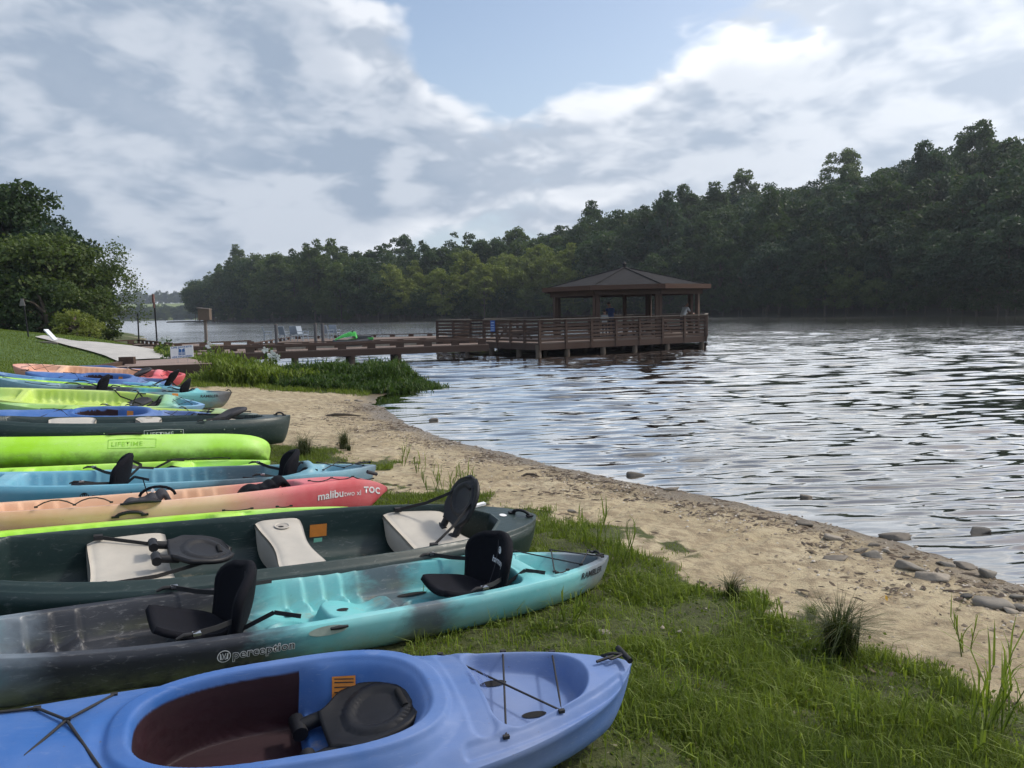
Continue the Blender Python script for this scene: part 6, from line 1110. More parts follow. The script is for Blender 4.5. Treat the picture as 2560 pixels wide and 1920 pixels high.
# ------------------------------------------------------------------ people on the pier
skin_m = simple('skin', (0.42, 0.25, 0.18), 0.55, 0.08, 20)
def person(px, Y, z0, H_, lb, shirt, trousers, hair, facing, bow=0.25, lean=0.1, hairlong=False, arms=0.3):
    x = (px - 1280) / FPX * Y; o = thing('person', lb, 'person', (x, Y, z0), facing); s = H_ / 1.75
    J = {'pel': (0, 0, .95), 'spine': (0, .03 + lean * .3, 1.15), 'chest': (0, .04 + lean * .8, 1.36), 'neck': (0, .05 + lean, 1.50), 'head0': (0, .07 + lean + bow * .2, 1.58), 'head1': (0, .09 + lean + bow * .45, 1.70), 'crown': (0, .085 + lean + bow * .5, 1.75)}
    Rr = {'pel': .16, 'spine': .145, 'chest': .165, 'neck': .062, 'head0': .075, 'head1': .098, 'crown': .055}; E = [('pel', 'spine'), ('spine', 'chest'), ('chest', 'neck'), ('neck', 'head0'), ('head0', 'head1'), ('head1', 'crown')]
    for sg, sd in (('l', -1), ('r', 1)):
        J[sg + 'sh'] = (sd * .19, .04 + lean * .9, 1.42); J[sg + 'el'] = (sd * .25, .10 + lean + arms * .2, 1.16); J[sg + 'wr'] = (sd * .17, .30 + lean + arms * .4, 1.06 + arms * .1); J[sg + 'ha'] = (sd * .14, .38 + lean + arms * .45, 1.07 + arms * .1)
        J[sg + 'hip'] = (sd * .10, 0, .88); J[sg + 'kn'] = (sd * .115, .02, .49); J[sg + 'an'] = (sd * .12, -.02, .09); J[sg + 'to'] = (sd * .13, .13, .035)
        Rr.update({sg + 'sh': .075, sg + 'el': .052, sg + 'wr': .036, sg + 'ha': .042, sg + 'hip': .105, sg + 'kn': .065, sg + 'an': .048, sg + 'to': .036}); E += [('chest', sg + 'sh'), (sg + 'sh', sg + 'el'), (sg + 'el', sg + 'wr'), (sg + 'wr', sg + 'ha'), ('pel', sg + 'hip'), (sg + 'hip', sg + 'kn'), (sg + 'kn', sg + 'an'), (sg + 'an', sg + 'to')]
    names = list(J); me = bpy.data.meshes.new('body'); me.from_pydata([tuple(c * s for c in J[n]) for n in names], [(names.index(a), names.index(b_)) for a, b_ in E], []); tmp = bpy.data.objects.new('tmp', me); C.objects.link(tmp)
    sk = tmp.modifiers.new('skin', 'SKIN'); sv = me.skin_vertices[0].data
    for i, n in enumerate(names): sv[i].radius = (Rr[n] * s,) * 2; sv[i].use_root = n == 'pel'
    sub = tmp.modifiers.new('sub', 'SUBSURF'); sub.levels = 2; sub.render_levels = 2; dg = bpy.context.evaluated_depsgraph_get(); dg.update(); bm_ = bpy.data.meshes.new_from_object(tmp.evaluated_get(dg)); bpy.data.objects.remove(tmp)
    bm_.materials.clear()
    for mt in (skin_m, shirt, trousers): bm_.materials.append(mt)
    for p in bm_.polygons:
        c = p.center / s; p.use_smooth = True; hand = c.z < 1.12 and abs(c.x) > .1 and c.y > .24 + lean; p.material_index = 0 if (c.z > 1.475 or hand or (abs(c.x) > .215 and c.z < 1.22 and c.z > 0.9)) else (1 if c.z > .93 else 2)
    link('body', bm_, None, o)
    hd = np.array(J['head1']) * s; rr = .108 * s; g2 = np.random.default_rng(3)
    u, v = np.meshgrid(np.linspace(0, 2 * math.pi, 25), np.linspace(0, 1, 12), indexing='ij'); lim = np.where(np.cos(u - math.pi / 2) > 0.55, 0.9, 1.75 if not hairlong else 2.1); th = v * lim
    Vh = hd + np.stack([np.sin(th) * np.cos(u) * rr * .93, np.sin(th) * np.sin(u) * rr * 1.08, np.cos(th) * rr * 1.12], -1) + np.array([0, 0, 0.01])
    if hairlong: Vh[..., 2] -= np.where((v > .8) & (np.cos(u - math.pi / 2) < 0.55), .22 * (v - .8) / .2, 0)
    ix = np.arange(25 * 12).reshape(25, 12); F_ = np.stack([ix[:-1, :-1], ix[1:, :-1], ix[1:, 1:], ix[:-1, 1:]], -1).reshape(-1, 4); link('hair', mesh_np('hair', Vh.reshape(-1, 3), F_, True), hair, o)
    for sd in (-1, 1): mb = MB(); e = hd + np.array([sd * .095 * s, 0, -.01]); mb.tube([(e[0], e[1], e[2] - .03), (e[0] + sd * .012, e[1] - .01, e[2]), (e[0], e[1], e[2] + .03)], [.008, .014, .008], 6); mb.build('ear', skin_m, o)
    mb = MB(); e = hd + np.array([0, .098 * s, -.015]); mb.tube([(e[0], e[1] - .01, e[2] + .03), (e[0], e[1] + .022, e[2] - .018), (e[0], e[1] - .005, e[2] - .028)], [.008, .014, .01], 6); mb.build('nose', skin_m, o)
    for sd in (-1, 1): mb = MB(); e = hd + np.array([sd * .035, .092, .01]) * s; mb.box(tuple(e), (.022, .01, .010)); mb.build('eye', dark_ink, o)
    mb = MB(); e = hd + np.array([0, .09, -.06]) * s; mb.box(tuple(e), (.045, .01, .008)); mb.build('mouth', simple('lips', (0.3, 0.12, 0.1), 0.6) if 'lips' not in MATS else MATS['lips'], o)
    for sd in (-1, 1):                                   # five fingers each, resting forward
        hb = np.array(J[('l' if sd < 0 else 'r') + 'ha']) * s; mb = MB()
        for k, (dx, ln) in enumerate(((-.028, .065), (-.010, .078), (.009, .074), (.027, .058))): mb.tube([hb + np.array([dx, .02, 0]), hb + np.array([dx, .02 + ln * .6, -.008]), hb + np.array([dx, .02 + ln * .9, -.035])], [.010, .009, .007], 5)
        mb.tube([hb + np.array([-sd * .03, -.01, 0]), hb + np.array([-sd * .06, .02, -.01]), hb + np.array([-sd * .055, .05, -.02])], [.012, .010, .008], 5); mb.build('fingers', skin_m, o)
    return o
cloth_b = simple('shirt_blue', (0.045, 0.075, 0.19), 0.85, 0.15, 12); cloth_d = simple('trousers_dark', (0.035, 0.035, 0.045), 0.9, 0.2, 12); cloth_w = simple('shirt_pale', (0.50, 0.52, 0.53), 0.85, 0.1, 12); hair_b = simple('hair_brown', (0.06, 0.035, 0.022), 0.6, 0.3, 40); hair_l = simple('hair_fair', (0.22, 0.16, 0.11), 0.6, 0.3, 40)
person(1531, 41.0, DECK, 1.74, 'person in a blue shirt with back turned, looking down under the gazebo', cloth_b, cloth_d, hair_b, R(10), 0.45, 0.16)
person(1514, 40.7, DECK, 1.32, 'small person in a pale shirt close beside the person in blue', cloth_w, cloth_d, hair_b, R(-10), 0.2, 0.05)
person(1708, 42.6, DECK, 1.70, 'person in a pale top leaning over the railing at the right gazebo posts', cloth_w, cloth_d, hair_l, R(-60), 0.5, 0.22, True)
# ------------------------------------------------------------------ stones
stone_m = []
for i, cst in enumerate(((0.21, 0.19, 0.16), (0.155, 0.135, 0.11), (0.28, 0.245, 0.20), (0.085, 0.08, 0.072))): stone_m.append(simple('stone_%s' % 'abcd'[i], cst, 0.85, 0.3, 4, bump=0.5, bscale=22))
def stone_mesh(name, g, sx, sy, sz, flat_top=0.0):
    n, k = 22, 13; u, v = np.meshgrid(np.linspace(0, 2 * math.pi, n, endpoint=False), np.linspace(0.02, math.pi - 0.02, k), indexing='ij')
    dx, dy, dz = np.sin(v) * np.cos(u), np.sin(v) * np.sin(u), np.cos(v); r = np.ones_like(u)
    r = np.minimum(r, np.where(dz > 0.05, 0.6 / np.maximum(dz, 0.05), 9))
    for _ in range(11): d_ = rand_dirs(1, g)[0]; cut = 0.42 + 0.4 * g.random(); pr = dx * d_[0] + dy * d_[1] + dz * d_[2]; r = np.minimum(r, np.where(pr > 0.05, cut / np.maximum(pr, 0.05), 9))
    r = r * (1 + 0.015 * g.normal(size=u.shape)); V = np.stack([dx * r * sx, dy * r * sy, dz * r * sz], -1).reshape(-1, 3); ix = np.arange(n * k).reshape(n, k); nx_ = np.roll(ix, -1, 0)
    return mesh_np(name, V, np.stack([ix[:, :-1], ix[:, 1:], nx_[:, 1:], nx_[:, :-1]], -1).reshape(-1, 4), False)
STONES = [  # px, py(base), width px, height px, tilt, material, label
    (2340, 1462, 92, 46, 0.5, 2, 'large pale slab of rock lying in the middle of the shore stones'), (2480, 1522, 110, 40, 0.35, 0, 'long low grey slab at the bottom right of the shore stones'), (2275, 1435, 75, 38, 0.4, 0, 'grey wedge of rock left of the large pale slab'),
    (2185, 1400, 62, 34, 0.2, 0, 'flat grey rock with pointed left end uphill of the waterline stones'), (2238, 1360, 76, 38, 0.35, 1, 'dark elongated rock lying at the waterline'), (2447, 1378, 64, 34, 0.35, 3, 'dark rounded boulder standing in shallow water'), (2016, 1276, 46, 24, 0.0, 1, 'rock with a pale top standing in the water edge, second from the camera'),
    (2010, 1318, 52, 20, 0.1, 1, 'brown flat rock just above the waterline'), (2080, 1356, 64, 26, 0.3, 2, 'tan rock with dark underside partly buried in sand'), (2095, 1405, 70, 22, 0.2, 1, 'half-buried brown rock casting a dark gap on the sand'), (1592, 1206, 46, 26, 0.0, 1, 'boulder at the waterline in mid beach'),
    (1082, 1066, 26, 18, 0.0, 1, 'lone dark stone in the shallows below the reed bed'), (896, 1006, 22, 10, 0.0, 2, 'pale round stone at the reed bed edge, right one of the pair'), (868, 1004, 16, 8, 0.0, 2, 'small pale stone at the reed bed edge, left one of the pair'),
    (2412, 1425, 76, 26, 0.35, 1, 'long dark stone near the waterline right of the large slab'), (2365, 1420, 60, 22, 0.4, 0, 'flat stone behind the large pale slab'), (2470, 1450, 52, 36, 0.6, 0, 'pointed grey stone right of the large pale slab'), (2415, 1498, 30, 18, 0.0, 3, 'small dark block on top of the low grey slab'),
    (2525, 1535, 40, 20, 0.0, 2, 'rounded tan stone beside the right end of the low slab'), (2548, 1505, 40, 26, 0.0, 0, 'grey stone at the right edge of the photo, upper one'), (2552, 1528, 40, 24, 0.0, 0, 'round grey stone at the right edge of the photo, lower one'), (2150, 1385, 46, 20, 0.0, 1, 'grey brown stone left of the dark elongated rock'),
    (2215, 1385, 26, 18, 0.3, 2, 'small tan stone touching the flat grey rock'), (2265, 1400, 20, 12, 0.3, 3, 'small black stone below the dark elongated rock'), (2180, 1368, 34, 14, 0.2, 1, 'thin brown stone above the grey brown stone'), (2290, 1375, 22, 12, 0, 2, 'small pale stone tucked at the end of the dark elongated rock'), (1680, 1230, 42, 16, 0.1, 1, 'low flat stone at the waterline right of the mid beach boulder'),
    (1510, 1596, 40, 26, 0.4, 0, 'grey stone sticking out of the grass beside the teal kayak'), (1533, 1880, 22, 20, 0.0, 2, 'pinkish tan pebble stone in the dirt near the blue kayak'), (1520, 1900, 16, 12, 0.0, 2, 'small pale pebble beside the pinkish stone'), (1700, 1586, 22, 12, 0.0, 2, 'small white stone lying in the grass'), (2310, 1318, 30, 12, 0, 3, 'dark stone barely breaking the water surface'), (1430, 1283, 20, 12, 0, 0, 'small grey stone by the end of the green canoe')]
for i, (px, py, wp, hp, tl_, mi, lb) in enumerate(STONES):
    g = np.random.default_rng(900 + i); p = on_ground(px, py - hp * 0.25); dpt = p[1]; sx = wp / FPX * dpt * 0.60; sz = max(hp / FPX * dpt * 0.52, 0.02); o = link('stone', stone_mesh('stone', g, sx, sx * 0.62, sz), stone_m[mi]); o.location = (p[0], p[1], max(p[2], -0.02) + sz * 0.24); o.rotation_euler = (0.1 * g.normal(), 0.10 * g.normal() + 0.25 * tl_, -tl_ * 0.8 + 0.2 * g.normal()); tag(o, lb, 'stone')
# ------------------------------------------------------------------ grass, pebbles, twigs
def blades(P_, ln, wd, g, lean=0.35, bend=0.5):
    """tapering bent blades: three triangles each"""
    n = len(P_); a = g.random(n) * 6.283; dv = np.stack([np.cos(a), np.sin(a), np.zeros(n)], -1); sd = np.stack([-np.sin(a), np.cos(a), np.zeros(n)], -1); l = ln[:, None]; w_ = wd[:, None] / 2; le = (lean * g.random(n))[:, None]; be = (bend * g.random(n))[:, None]
    b0 = P_ - sd * w_; b1 = P_ + sd * w_; mid = P_ + dv * l * le * 0.5 + np.array([0, 0, 1]) * l * 0.58; tip = P_ + dv * l * (le + be) + np.array([0, 0, 1]) * l * (0.98 - 0.42 * be)
    V = np.stack([b0, b1, mid - sd * w_ * 0.8, mid + sd * w_ * 0.8, tip], 1).reshape(-1, 3); k = np.arange(n)[:, None] * 5; F_ = np.concatenate([k + np.array([0, 1, 3]), k + np.array([0, 3, 2]), k + np.array([2, 3, 4])], 1).reshape(-1, 3); return V, F_
grass_m = leaf_mat('grass_blades', (0.062, 0.100, 0.016), (0.235, 0.295, 0.05), 0.4, 0.5)
def in_boat(x, y, pad=0.05):
    ins = np.zeros(x.shape, bool)
    for H_, loc, a in BOATS:
        dx, dy = x - loc[0], y - loc[1]; lx = dx * math.cos(a) + dy * math.sin(a); ly = -dx * math.sin(a) + dy * math.cos(a); ins |= (np.abs(lx) < H_.L / 2 - 0.1) & (np.abs(ly) < H_.w(np.clip(lx, -H_.L / 2, H_.L / 2)) * 0.72 - pad)
    return ins
gg = np.random.default_rng(66)
def scatter(n, x0, x1, y0, y1, thr=0.25, fn=None):
    x = gg.uniform(x0, x1, n); y = gg.uniform(y0, y1, n); s = signed_dist(x, y); a = grass_amount(x, y, s); tuft = vnoise(x, y, 31, 3, 2.2); keep = (gg.random(n) < sstep(thr, 0.9, a) * (0.34 + 0.9 * sstep(0.36, 0.62, tuft))) & ~in_boat(x, y)
    return x[keep], y[keep], tuft[keep], a[keep]
Vs, Fs, Ts = [], [], []; off = 0
def push(x, y, ln, wd, tone, lean=0.35, bend=0.5, yel=None):
    global off
    z = ground_z(x, y) - 0.01; v, f = blades(np.stack([x, y, z], -1), ln, wd, gg, lean, bend); Vs.append(v); Fs.append(f + off); off += len(v); ye = (gg.random(len(x)) < 0.05) * gg.random(len(x)) if yel is None else yel; Ts.append(np.repeat(np.stack([np.clip(tone, 0, 1), ye, 0 * x], -1), 5, 0))
x, y, tf, a = scatter(480000, -0.6, 3.9, 1.9, 5.2); n = len(x); ln = (0.016 + 0.052 * gg.random(n) ** 1.7) * (0.45 + 1.1 * sstep(0.38, 0.72, tf)) * (0.6 + 0.4 * a); push(x, y, ln, 0.0030 + 0.0025 * gg.random(n), 0.15 + 0.5 * gg.random(n) + 0.5 * (vnoise(x, y, 33, 3, 1.4) - 0.45) * 2)
x, y, tf, a = scatter(9000, -0.6, 3.9, 1.9, 5.2, 0.5); n = len(x); push(x, y, 0.07 + 0.13 * gg.random(n) ** 2, 0.004 + 0.003 * gg.random(n), 0.35 + 0.6 * gg.random(n), 0.5, 0.9)
x, y, tf, a = scatter(230000, -4.4, 2.0, 5.0, 11.6); n = len(x); push(x, y, (0.018 + 0.05 * gg.random(n) ** 1.7) * (0.5 + sstep(0.35, 0.7, tf)), 0.005 + 0.003 * gg.random(n), 0.1 + 0.6 * gg.random(n))
x, y, tf, a = scatter(60000, -12, -3.2, 16.0, 22.0); n = len(x); push(x, y, 0.05 + 0.10 * gg.random(n), 0.012 + 0.006 * gg.random(n), 0.2 + 0.6 * gg.random(n))
x = gg.uniform(-26, -10, 90000); y = gg.uniform(20.0, 42, 90000); k_ = signed_dist(x, y) > 4.0; x, y = x[k_], y[k_]; n = len(x); push(x, y, 0.03 + 0.04 * gg.random(n), 0.016 + 0.008 * gg.random(n), 0.1 + 0.5 * gg.random(n))
me = mesh_np('grass', np.concatenate(Vs), np.concatenate(Fs)); set_col(me, 'tint', np.concatenate(Ts)); tag(link('grass', me, grass_m), 'short green grass growing over the bank beside the boats', 'grass', kind='stuff')
# small broad-leaf weeds in the turf
x, y, tf, a = scatter(26000, -0.6, 3.9, 1.9, 5.4, 0.15); PP = np.stack([x, y, ground_z(x, y) + 0.01 + 0.02 * gg.random(len(x))], -1); v, f = leaf_cards(PP, 0.022, gg, np.tile(np.array([[0, 0, 1.0]]), (len(PP), 1))); me = mesh_np('clover', v, f); set_col(me, 'tint', np.repeat(np.stack([gg.random(len(PP)) * 0.6, (gg.random(len(PP)) < 0.08) * 1.0, 0 * x], -1), 4, 0)); tag(link('clover', me, grass_m), 'low broad-leaved weeds between the grass blades', 'weeds', kind='stuff')
# reed bed by the walkway: upright stems with leaves
Vs, Fs, Ts = [], [], []; 
def weed_field(name, lb, poly_fn, n, x0, x1, y0, y1, h0, h1, tone0, tone1, mat, leafsz, per=7, seed=1, prof=None):
    g = np.random.default_rng(seed); x = g.uniform(x0, x1, n); y = g.uniform(y0, y1, n); k_ = poly_fn(x, y) > g.random(n); x, y = x[k_], y[k_]; n = len(x); z = np.maximum(ground_z(x, y), -0.12); lump = sstep(0.25, 0.75, vnoise(x, y, 71 + seed, 3, 0.9)); h = (h0 + (h1 - h0) * lump) * (0.6 + 0.55 * g.random(n)) * (prof(x, y) if prof else 1.0)
    v, f = blades(np.stack([x, y, z], -1), h, np.full(n, 0.014), g, 0.25, 0.25); tone = tone0 + (tone1 - tone0) * g.random(n)
    PP = np.stack([np.repeat(x, per), np.repeat(y, per), np.repeat(z, per) + np.repeat(h, per) * g.uniform(0.25, 1.0, n * per)], -1) + g.normal(0, 0.045, (n * per, 3)); tl_ = np.repeat(tone, per) + g.normal(0, 0.12, n * per)
    a = g.random(n * per) * 6.283; ln = leafsz * (0.6 + 0.8 * g.random(n * per)); v2, f2 = blades(PP, ln, ln * 0.20 + 0.004, g, 0.9, 0.8)
    me = mesh_np(name, np.concatenate([v, v2]), np.concatenate([f, f2 + len(v)])); set_col(me, 'tint', np.concatenate([np.repeat(np.stack([np.clip(tone, 0, 1), 0 * tone, 0 * tone], -1), 5, 0), np.repeat(np.stack([np.clip(tl_, 0, 1), (g.random(n * per) < .04) * .8, 0 * tl_], -1), 5, 0)])); return tag(link(name, me, mat), lb, 'weeds', kind='stuff')
reed_dark = leaf_mat('reed_dark', (0.028, 0.062, 0.015), (0.095, 0.155, 0.034), 0.35, 0.55); reed_light = leaf_mat('reed_light', (0.065, 0.11, 0.018), (0.20, 0.26, 0.05), 0.4, 0.55)
def el(cx, cy, rx, ry, rot=0.0):
    def fn(x, y):
        dx, dy = x - cx, y - cy; c, s = math.cos(rot), math.sin(rot); u = (dx * c + dy * s) / rx; v = (-dx * s + dy * c) / ry; return sstep(1.12, 0.8, np.hypot(u, v) + (vnoise(x, y, 5, 3, 1.2) - .5) * .5)
    return fn
weed_field('shore_weeds', 'dense dark green weed bed reaching into the water below the walkway', el(-4.5, 21.5, 2.5, 1.75), 11000, -7.4, -1.6, 19.4, 24.2, 0.14, 0.60, 0.1, 0.95, reed_dark, 0.10, 11, 2, lambda x, y: 0.35 + 0.65 * sstep(0.0, 1.0, el(-4.6, 21.9, 2.0, 1.4)(x, y)))
weed_field('tall_grass', 'light green tall grass between the boardwalk and the dark weed bed', el(-7.0, 22.3, 1.9, 2.2, 0.25), 10000, -10.4, -4.6, 19.4, 25.2, 0.14, 0.80, 0.2, 1.0, reed_light, 0.13, 9, 3, lambda x, y: 0.45 + 0.75 * sstep(-6.0, -9.0, x))
weed_field('path_weeds', 'weedy strip between the concrete path and the kerbed dock', lambda x, y: el(-12.9, 31.2, 3.6, 0.9, -0.86)(x, y) * 0.8, 5000, -18, -9, 26, 36, 0.10, 0.30, 0.2, 0.9, reed_light, 0.22, 6, 4)
# plants one can tell apart ---------------------------------------------------
petal_m = simple('white_petals', (0.80, 0.80, 0.76), 0.6, 0.04, 20)
def flower_plant(spots, lb, Y):
    p0 = at_y(spots[0][0], 905, Y); x0 = p0[0]; z0 = gz(x0, Y); o = thing('hibiscus_plant', lb, 'plant', (x0, Y, z0)); g = np.random.default_rng(int(spots[0][0])); mb = MB(); PL = []
    for px, py, r in spots:
        q = at_y(px, py, Y); tip = np.array([q[0] - x0, 0.0, q[2] - z0]); mb.tube([(0.1 * g.normal(), 0.1, 0), tip * 0.55 + np.array([0, .08, 0]), tip], [0.012, 0.009, 0.006], 5); PL += [tip * f + g.normal(0, .10, 3) for f in np.linspace(0.25, 1, 18)]
        fl = None
        for k in range(5):
            a = k * 2 * math.pi / 5 + g.random()
            def pf(u, v): w_ = r * 0.9 * np.sin(np.clip(u, 0.02, 1) * 2.4) ; rr = u * r * 1.25; return np.stack([tip[0] + rr * math.cos(a) - (v - .5) * w_ * math.sin(a), tip[1] - 0.03 - 0.35 * r * u, tip[2] + rr * math.sin(a) + (v - .5) * w_ * math.cos(a)], -1)
            link('petal', patch_mesh('petal', pf, 6, 5, 0.004), petal_m, o)
    mb.build('stems', simple('stem_green', (0.06, 0.09, 0.03), 0.7) if 'stem_green' not in MATS else MATS['stem_green'], o); PL = np.array(PL); v, f = leaf_cards(PL, 0.15, g); me = mesh_np('leaves', v, f); set_col(me, 'tint', np.repeat(np.stack([g.random(len(PL)), 0 * PL[:, 0], 0 * PL[:, 0]], -1), 4, 0)); link('leaves', me, reed_dark, o)
flower_plant([(664, 875, .085), (680, 886, .11), (681, 895, .10), (694, 892, .08)], 'white flowered hibiscus at the foot of the walkway, most blooms', 24.2); flower_plant([(523, 863, .09)], 'white flowered hibiscus with one bloom beneath the wooden post box', 25.0); flower_plant([(408, 851, .10), (421, 845, .06)], 'white flowered hibiscus behind the life jacket sign', 27.0)
def leafy_plant(px, py, hpx, lb, seed, kind='sprig', n=9, mat=None, name='grass_sprig', spread=0.25):
    g = np.random.default_rng(seed); p = on_ground(px, py); h = hpx / FPX * math.hypot(p[0], p[1]); o = thing(name, lb, 'plant', tuple(p)); 
    if kind == 'sprig':
        for k in range(max(3, n // 3)):
            mb = MB(); a = g.random() * 6.28; b0 = np.array([g.normal(0, .04), g.normal(0, .04), -0.02]); lean = np.array([math.cos(a), math.sin(a)]) * spread * h * 0.5; tp = np.array([b0[0] + lean[0], b0[1] + lean[1], h * (0.55 + 0.25 * g.random())]); mb.tube([b0, (b0 + tp) / 2 + np.array([0, 0, .04 * h]), tp], [0.004, 0.003, 0.002], 5)
            m_ = 7; q = np.linspace(0.15, 1, m_)[:, None]; PP = b0 + (tp - b0) * q; v, f = blades(PP, h * (0.30 + 0.25 * g.random(m_)), np.full(m_, 0.0065 + 0.004 * g.random()), g, 0.7, 0.55); mb.add(v, [tuple(x_) for x_ in f]); me = mb.mesh('stem'); set_col(me, 'tint', np.full((len(me.vertices), 3), (0.3 + 0.6 * g.random(), 0, 0))); link('stem', me, mat or grass_m, o)
    else:
        a = g.random((n, 1)) * 6.28; PP = np.stack([g.normal(0, .07 * h * 1.2, n), g.normal(0, .07 * h * 1.2, n), np.full(n, -0.02)], -1); v, f = blades(PP, h * (0.45 + 0.75 * g.random(n)), np.full(n, 0.0042), g, 0.55, spread * 2.2); me = mesh_np('tuft', v, f); set_col(me, 'tint', np.repeat(np.stack([0.6 * g.random(n), (g.random(n) < .2) * .8, 0 * a[:, 0]], -1), 5, 0)); link('tuft', me, mat or grass_m, o)
    return o
rush_m = leaf_mat('rush_blades', (0.022, 0.040, 0.012), (0.075, 0.095, 0.028), 0.3, 0.55)
leafy_plant(2100, 1640, 150, 'big dark rush clump with fine stems on the grass edge', 11, 'tuft', 700, rush_m, 'rush_clump', 0.5)
leafy_plant(2028, 1545, 42, 'small round green tuft alone on the sand left of the rush clump', 12, 'tuft', 240, grass_m, 'grass_tuft', 0.4); leafy_plant(860, 1122, 62, 'dark tuft of fine grass at the edge of the sand behind the sky blue kayak', 13, 'tuft', 260, rush_m, 'rush_clump', 0.6); leafy_plant(760, 1140, 70, 'wide patch of long grass just right of the tilted lime hull', 14, 'tuft', 420, rush_m, 'rush_clump', 0.9)
leafy_plant(872, 1128, 26, 'tiny dark tuft on the sand right of the dark grass tuft', 15, 'tuft', 120, rush_m, 'grass_tuft', 0.5); leafy_plant(1830, 1490, 60, 'dark fine tuft at the upper edge of the turf', 16, 'tuft', 300, rush_m, 'rush_clump', 0.4)
for i, (px, py, hp, n, lb) in enumerate([(1085, 1245, 90, 9, 'green sprig leftmost in the sprig row above the canoe'), (1125, 1262, 105, 12, 'bushy green sprig second from left above the canoe'), (1170, 1240, 85, 10, 'green sprig third from left above the canoe'), (1195, 1235, 70, 6, 'small green sprig rightmost in the row above the canoe'), (1003, 1165, 66, 6, 'lone upright sprig on the sand right of the pink kayak tip'), (1055, 1180, 48, 3, 'single thin leaning stem on the sand'),
        (1470, 1365, 100, 8, 'green sprig just right of the canoe end'), (1498, 1372, 110, 9, 'second green sprig right of the canoe end'), (1532, 1400, 90, 8, 'green sprig standing behind the teal kayak tip'), (1572, 1410, 120, 8, 'tall forked sprig right of the teal kayak tip'), (1905, 1540, 90, 10, 'leafy sprig in the middle of the turf edge'), (1935, 1570, 80, 8, 'leafy sprig just right of the middle turf edge sprig'), (1885, 1528, 60, 5, 'small reddish sprig left of the leafy turf sprigs'),
        (2410, 1640, 120, 4, 'single thin weed stalk alone on the sand'), (2475, 1845, 240, 14, 'tall willow-like weed at the lower right corner'), (2520, 1830, 180, 8, 'second tall weed at the lower right corner, leaning right'), (2240, 1830, 110, 10, 'bright upright grass sprig right of the rush clump foot'), (2320, 1830, 80, 8, 'pale grass sprig left of the lower right weeds'), (2130, 1850, 130, 12, 'yellow green sprig in the middle of the foreground turf'), (2420, 1900, 110, 8, 'grass sprig at the bottom right edge of the turf'),
        (1420, 1560, 85, 16, 'arching grass tuft leaning out under the teal kayak tip'), (1700, 1760, 90, 14, 'arching grass tuft in the turf right of the blue kayak tip')]):
    leafy_plant(px, py, hp, lb, 500 + i, 'sprig', n, grass_m if i % 3 else reed_light, 'grass_sprig', 0.5 if i < 19 else 0.9)
# loose pebbles and washed-up bits along the shore
def scatter_bits(name, lb, cat, n, fn, size, mat, long=1.0, seed=5):
    g = np.random.default_rng(seed); x = g.uniform(-4.5, 4.5, n); y = g.uniform(1.8, 18, n); s = signed_dist(x, y); k_ = (fn(x, y, s) * (1 - 0.9 * grass_amount(x, y, s)) > g.random(n)) & ~in_boat(x, y, -0.1) & (s > -0.25); x, y = x[k_], y[k_]; n = len(x); z = ground_z(x, y); sz = size * (0.4 + 1.2 * g.random(n) ** 2)
    a = g.random(n) * 6.283; ca, sa = np.cos(a), np.sin(a); base = np.array([[1, 0, 0.1], [0.3, 0.8, 0.1], [-0.7, 0.6, 0.15], [-0.9, -0.3, 0.1], [0.1, -0.9, 0.12], [0.1, 0.05, 0.62], [-.3, .1, .6]]) * np.array([long, 1, 1])
    V = base[None] * sz[:, None, None] * (0.8 + 0.4 * g.random((n, 7, 1))); V = np.stack([V[..., 0] * ca[:, None] - V[..., 1] * sa[:, None], V[..., 0] * sa[:, None] + V[..., 1] * ca[:, None], V[..., 2]], -1) + np.stack([x, y, z - sz * 0.05], -1)[:, None]
    F0 = np.array([[0, 1, 5], [1, 2, 6], [1, 6, 5], [2, 3, 6], [3, 4, 6], [4, 5, 6], [4, 0, 5]]); F_ = (F0[None] + (np.arange(n) * 7)[:, None, None]).reshape(-1, 3); me = mesh_np(name, V.reshape(-1, 3), F_); set_col(me, 'tint', np.repeat(np.repeat(g.random((n, 1)), 3, 1), 7, 0)); return tag(link(name, me, mat), lb, cat, kind='stuff')
def tint_mat(name, stops, rough=0.85):
    m, t, b = newmat(name); a_ = t.new('ShaderNodeSeparateColor', ins={0: t.new('ShaderNodeVertexColor', layer_name='tint').outputs[0]}); t.put(b.inputs['Base Color'], t.ramp(a_.outputs[0], stops)); b.inputs['Roughness'].default_value = rough; return m
peb_m = tint_mat('pebble_mix', [(0.0, (0.09, 0.07, 0.05)), (0.4, (0.21, 0.165, 0.12)), (0.8, (0.33, 0.28, 0.22)), (1.0, (0.52, 0.48, 0.42))]); twig_m = tint_mat('bark_bits', [(0.0, (0.03, 0.02, 0.014)), (0.7, (0.085, 0.058, 0.036)), (1.0, (0.19, 0.145, 0.09))])
scatter_bits('pebbles', 'small pebbles and gravel scattered over the sandy shore', 'pebbles', 60000, lambda x, y, s: 0.85 * np.exp(-((s - 0.6) / 0.55) ** 2) + 0.03 + 0.5 * sstep(0.60, 0.68, vnoise(x, y, 23, 3, 0.8)) + 0.6 * np.exp(-(((x - 2.4) / .9) ** 2 + ((y - 3.2) / .7) ** 2)), 0.012, peb_m)
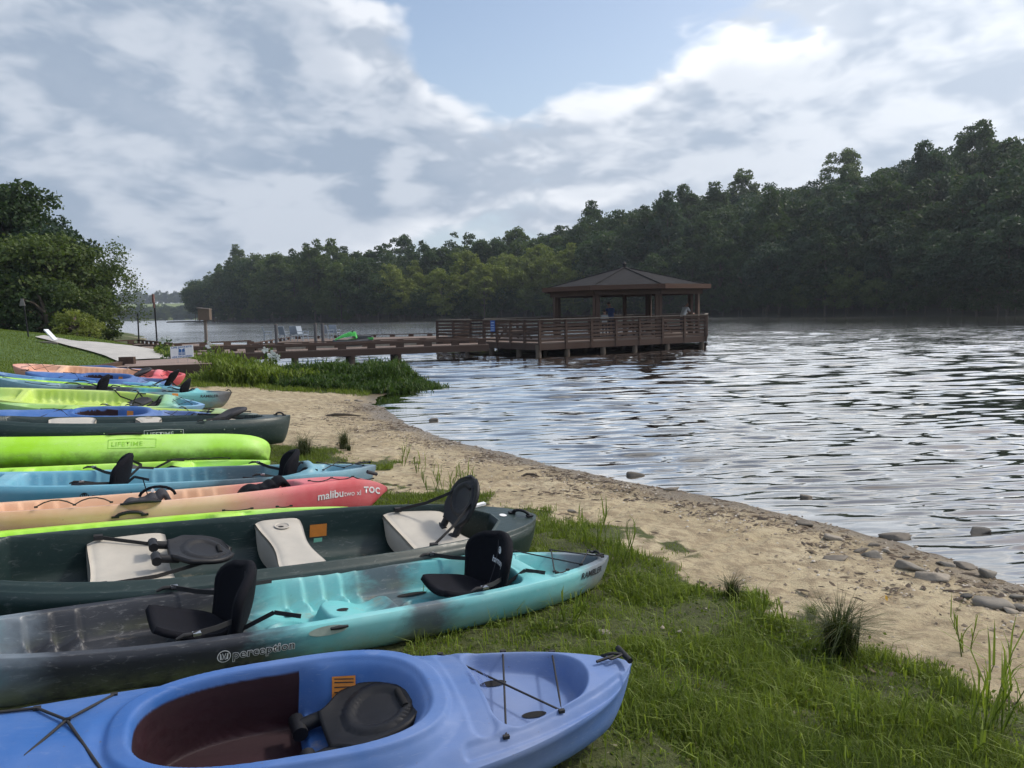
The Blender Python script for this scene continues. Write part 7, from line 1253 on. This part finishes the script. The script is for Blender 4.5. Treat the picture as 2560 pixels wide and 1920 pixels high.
scatter_bits('bark_litter', 'dark bark chips and twigs strewn along the waterline', 'litter', 42000, lambda x, y, s: 0.9 * np.exp(-((s - 0.45) / 0.40) ** 2) * sstep(.35, .6, vnoise(x, y, 81, 3, 1.2)) + 0.5 * sstep(0.58, 0.70, vnoise(x, y, 82, 4, 1.6)) * (s < 4.2) + 0.02, 0.014, twig_m, 3.0, 8)
lp = on_ground(2216, 1500); o = thing('fallen_leaf', 'single yellow leaf lying on the sand', 'leaf', tuple(lp)); v, f = leaf_cards(np.array([[0, 0, .012], [.03, .01, .012], [-.025, .01, .014]]), 0.05, np.random.default_rng(2), np.array([[0, 0, 1.0]] * 3)); link('blade', mesh_np('blade', v, f), simple('leaf_yellow', (0.55, 0.33, 0.04), 0.6), o)
tw = on_ground(1325, 1193); o = thing('driftwood_stick', 'dark curved stick lying on the sand in mid beach', 'stick', tuple(tw)); mb = MB(); mb.tube([(-.10, 0, .01), (-.04, .03, .03), (.04, .02, .03), (.11, -.03, .01)], [.012, .016, .014, .006], 7); mb.build('stick', twig_m if False else bark, o)
tw = on_ground(850, 1042); o = thing('driftwood_stick', 'long dark stick on the sand near the second canoe', 'stick', tuple(tw)); mb = MB(); mb.tube([(-.30, .05, .01), (-.1, 0, .04), (.15, .02, .03), (.42, -.05, .01)], [.02, .03, .025, .008], 7); mb.build('stick', bark, o)
# ------------------------------------------------------------------ humid summer air
mb = MB(); mb.prism([(-1010, -70), (660, -70), (660, 1770), (-1010, 1770)], -3.5, 80.0); hz = mb.mesh('haze'); m = bpy.data.materials.new('humid_air'); m.use_nodes = True; t = NT(m.node_tree); t.n.clear()
pv = t.new('ShaderNodeVolumePrincipled', ins={'Color': (0.80, 0.88, 1.0, 1), 'Density': 0.0003, 'Anisotropy': 0.35}); mo = t.new('ShaderNodeOutputMaterial'); t.l.new(pv.outputs[0], mo.inputs['Volume'])
tag(link('haze', hz, m), 'thin humid summer haze over the lake', 'haze', kind='stuff'); SC.cycles.volume_bounces = 0; SC.cycles.volume_step_rate = 4.0
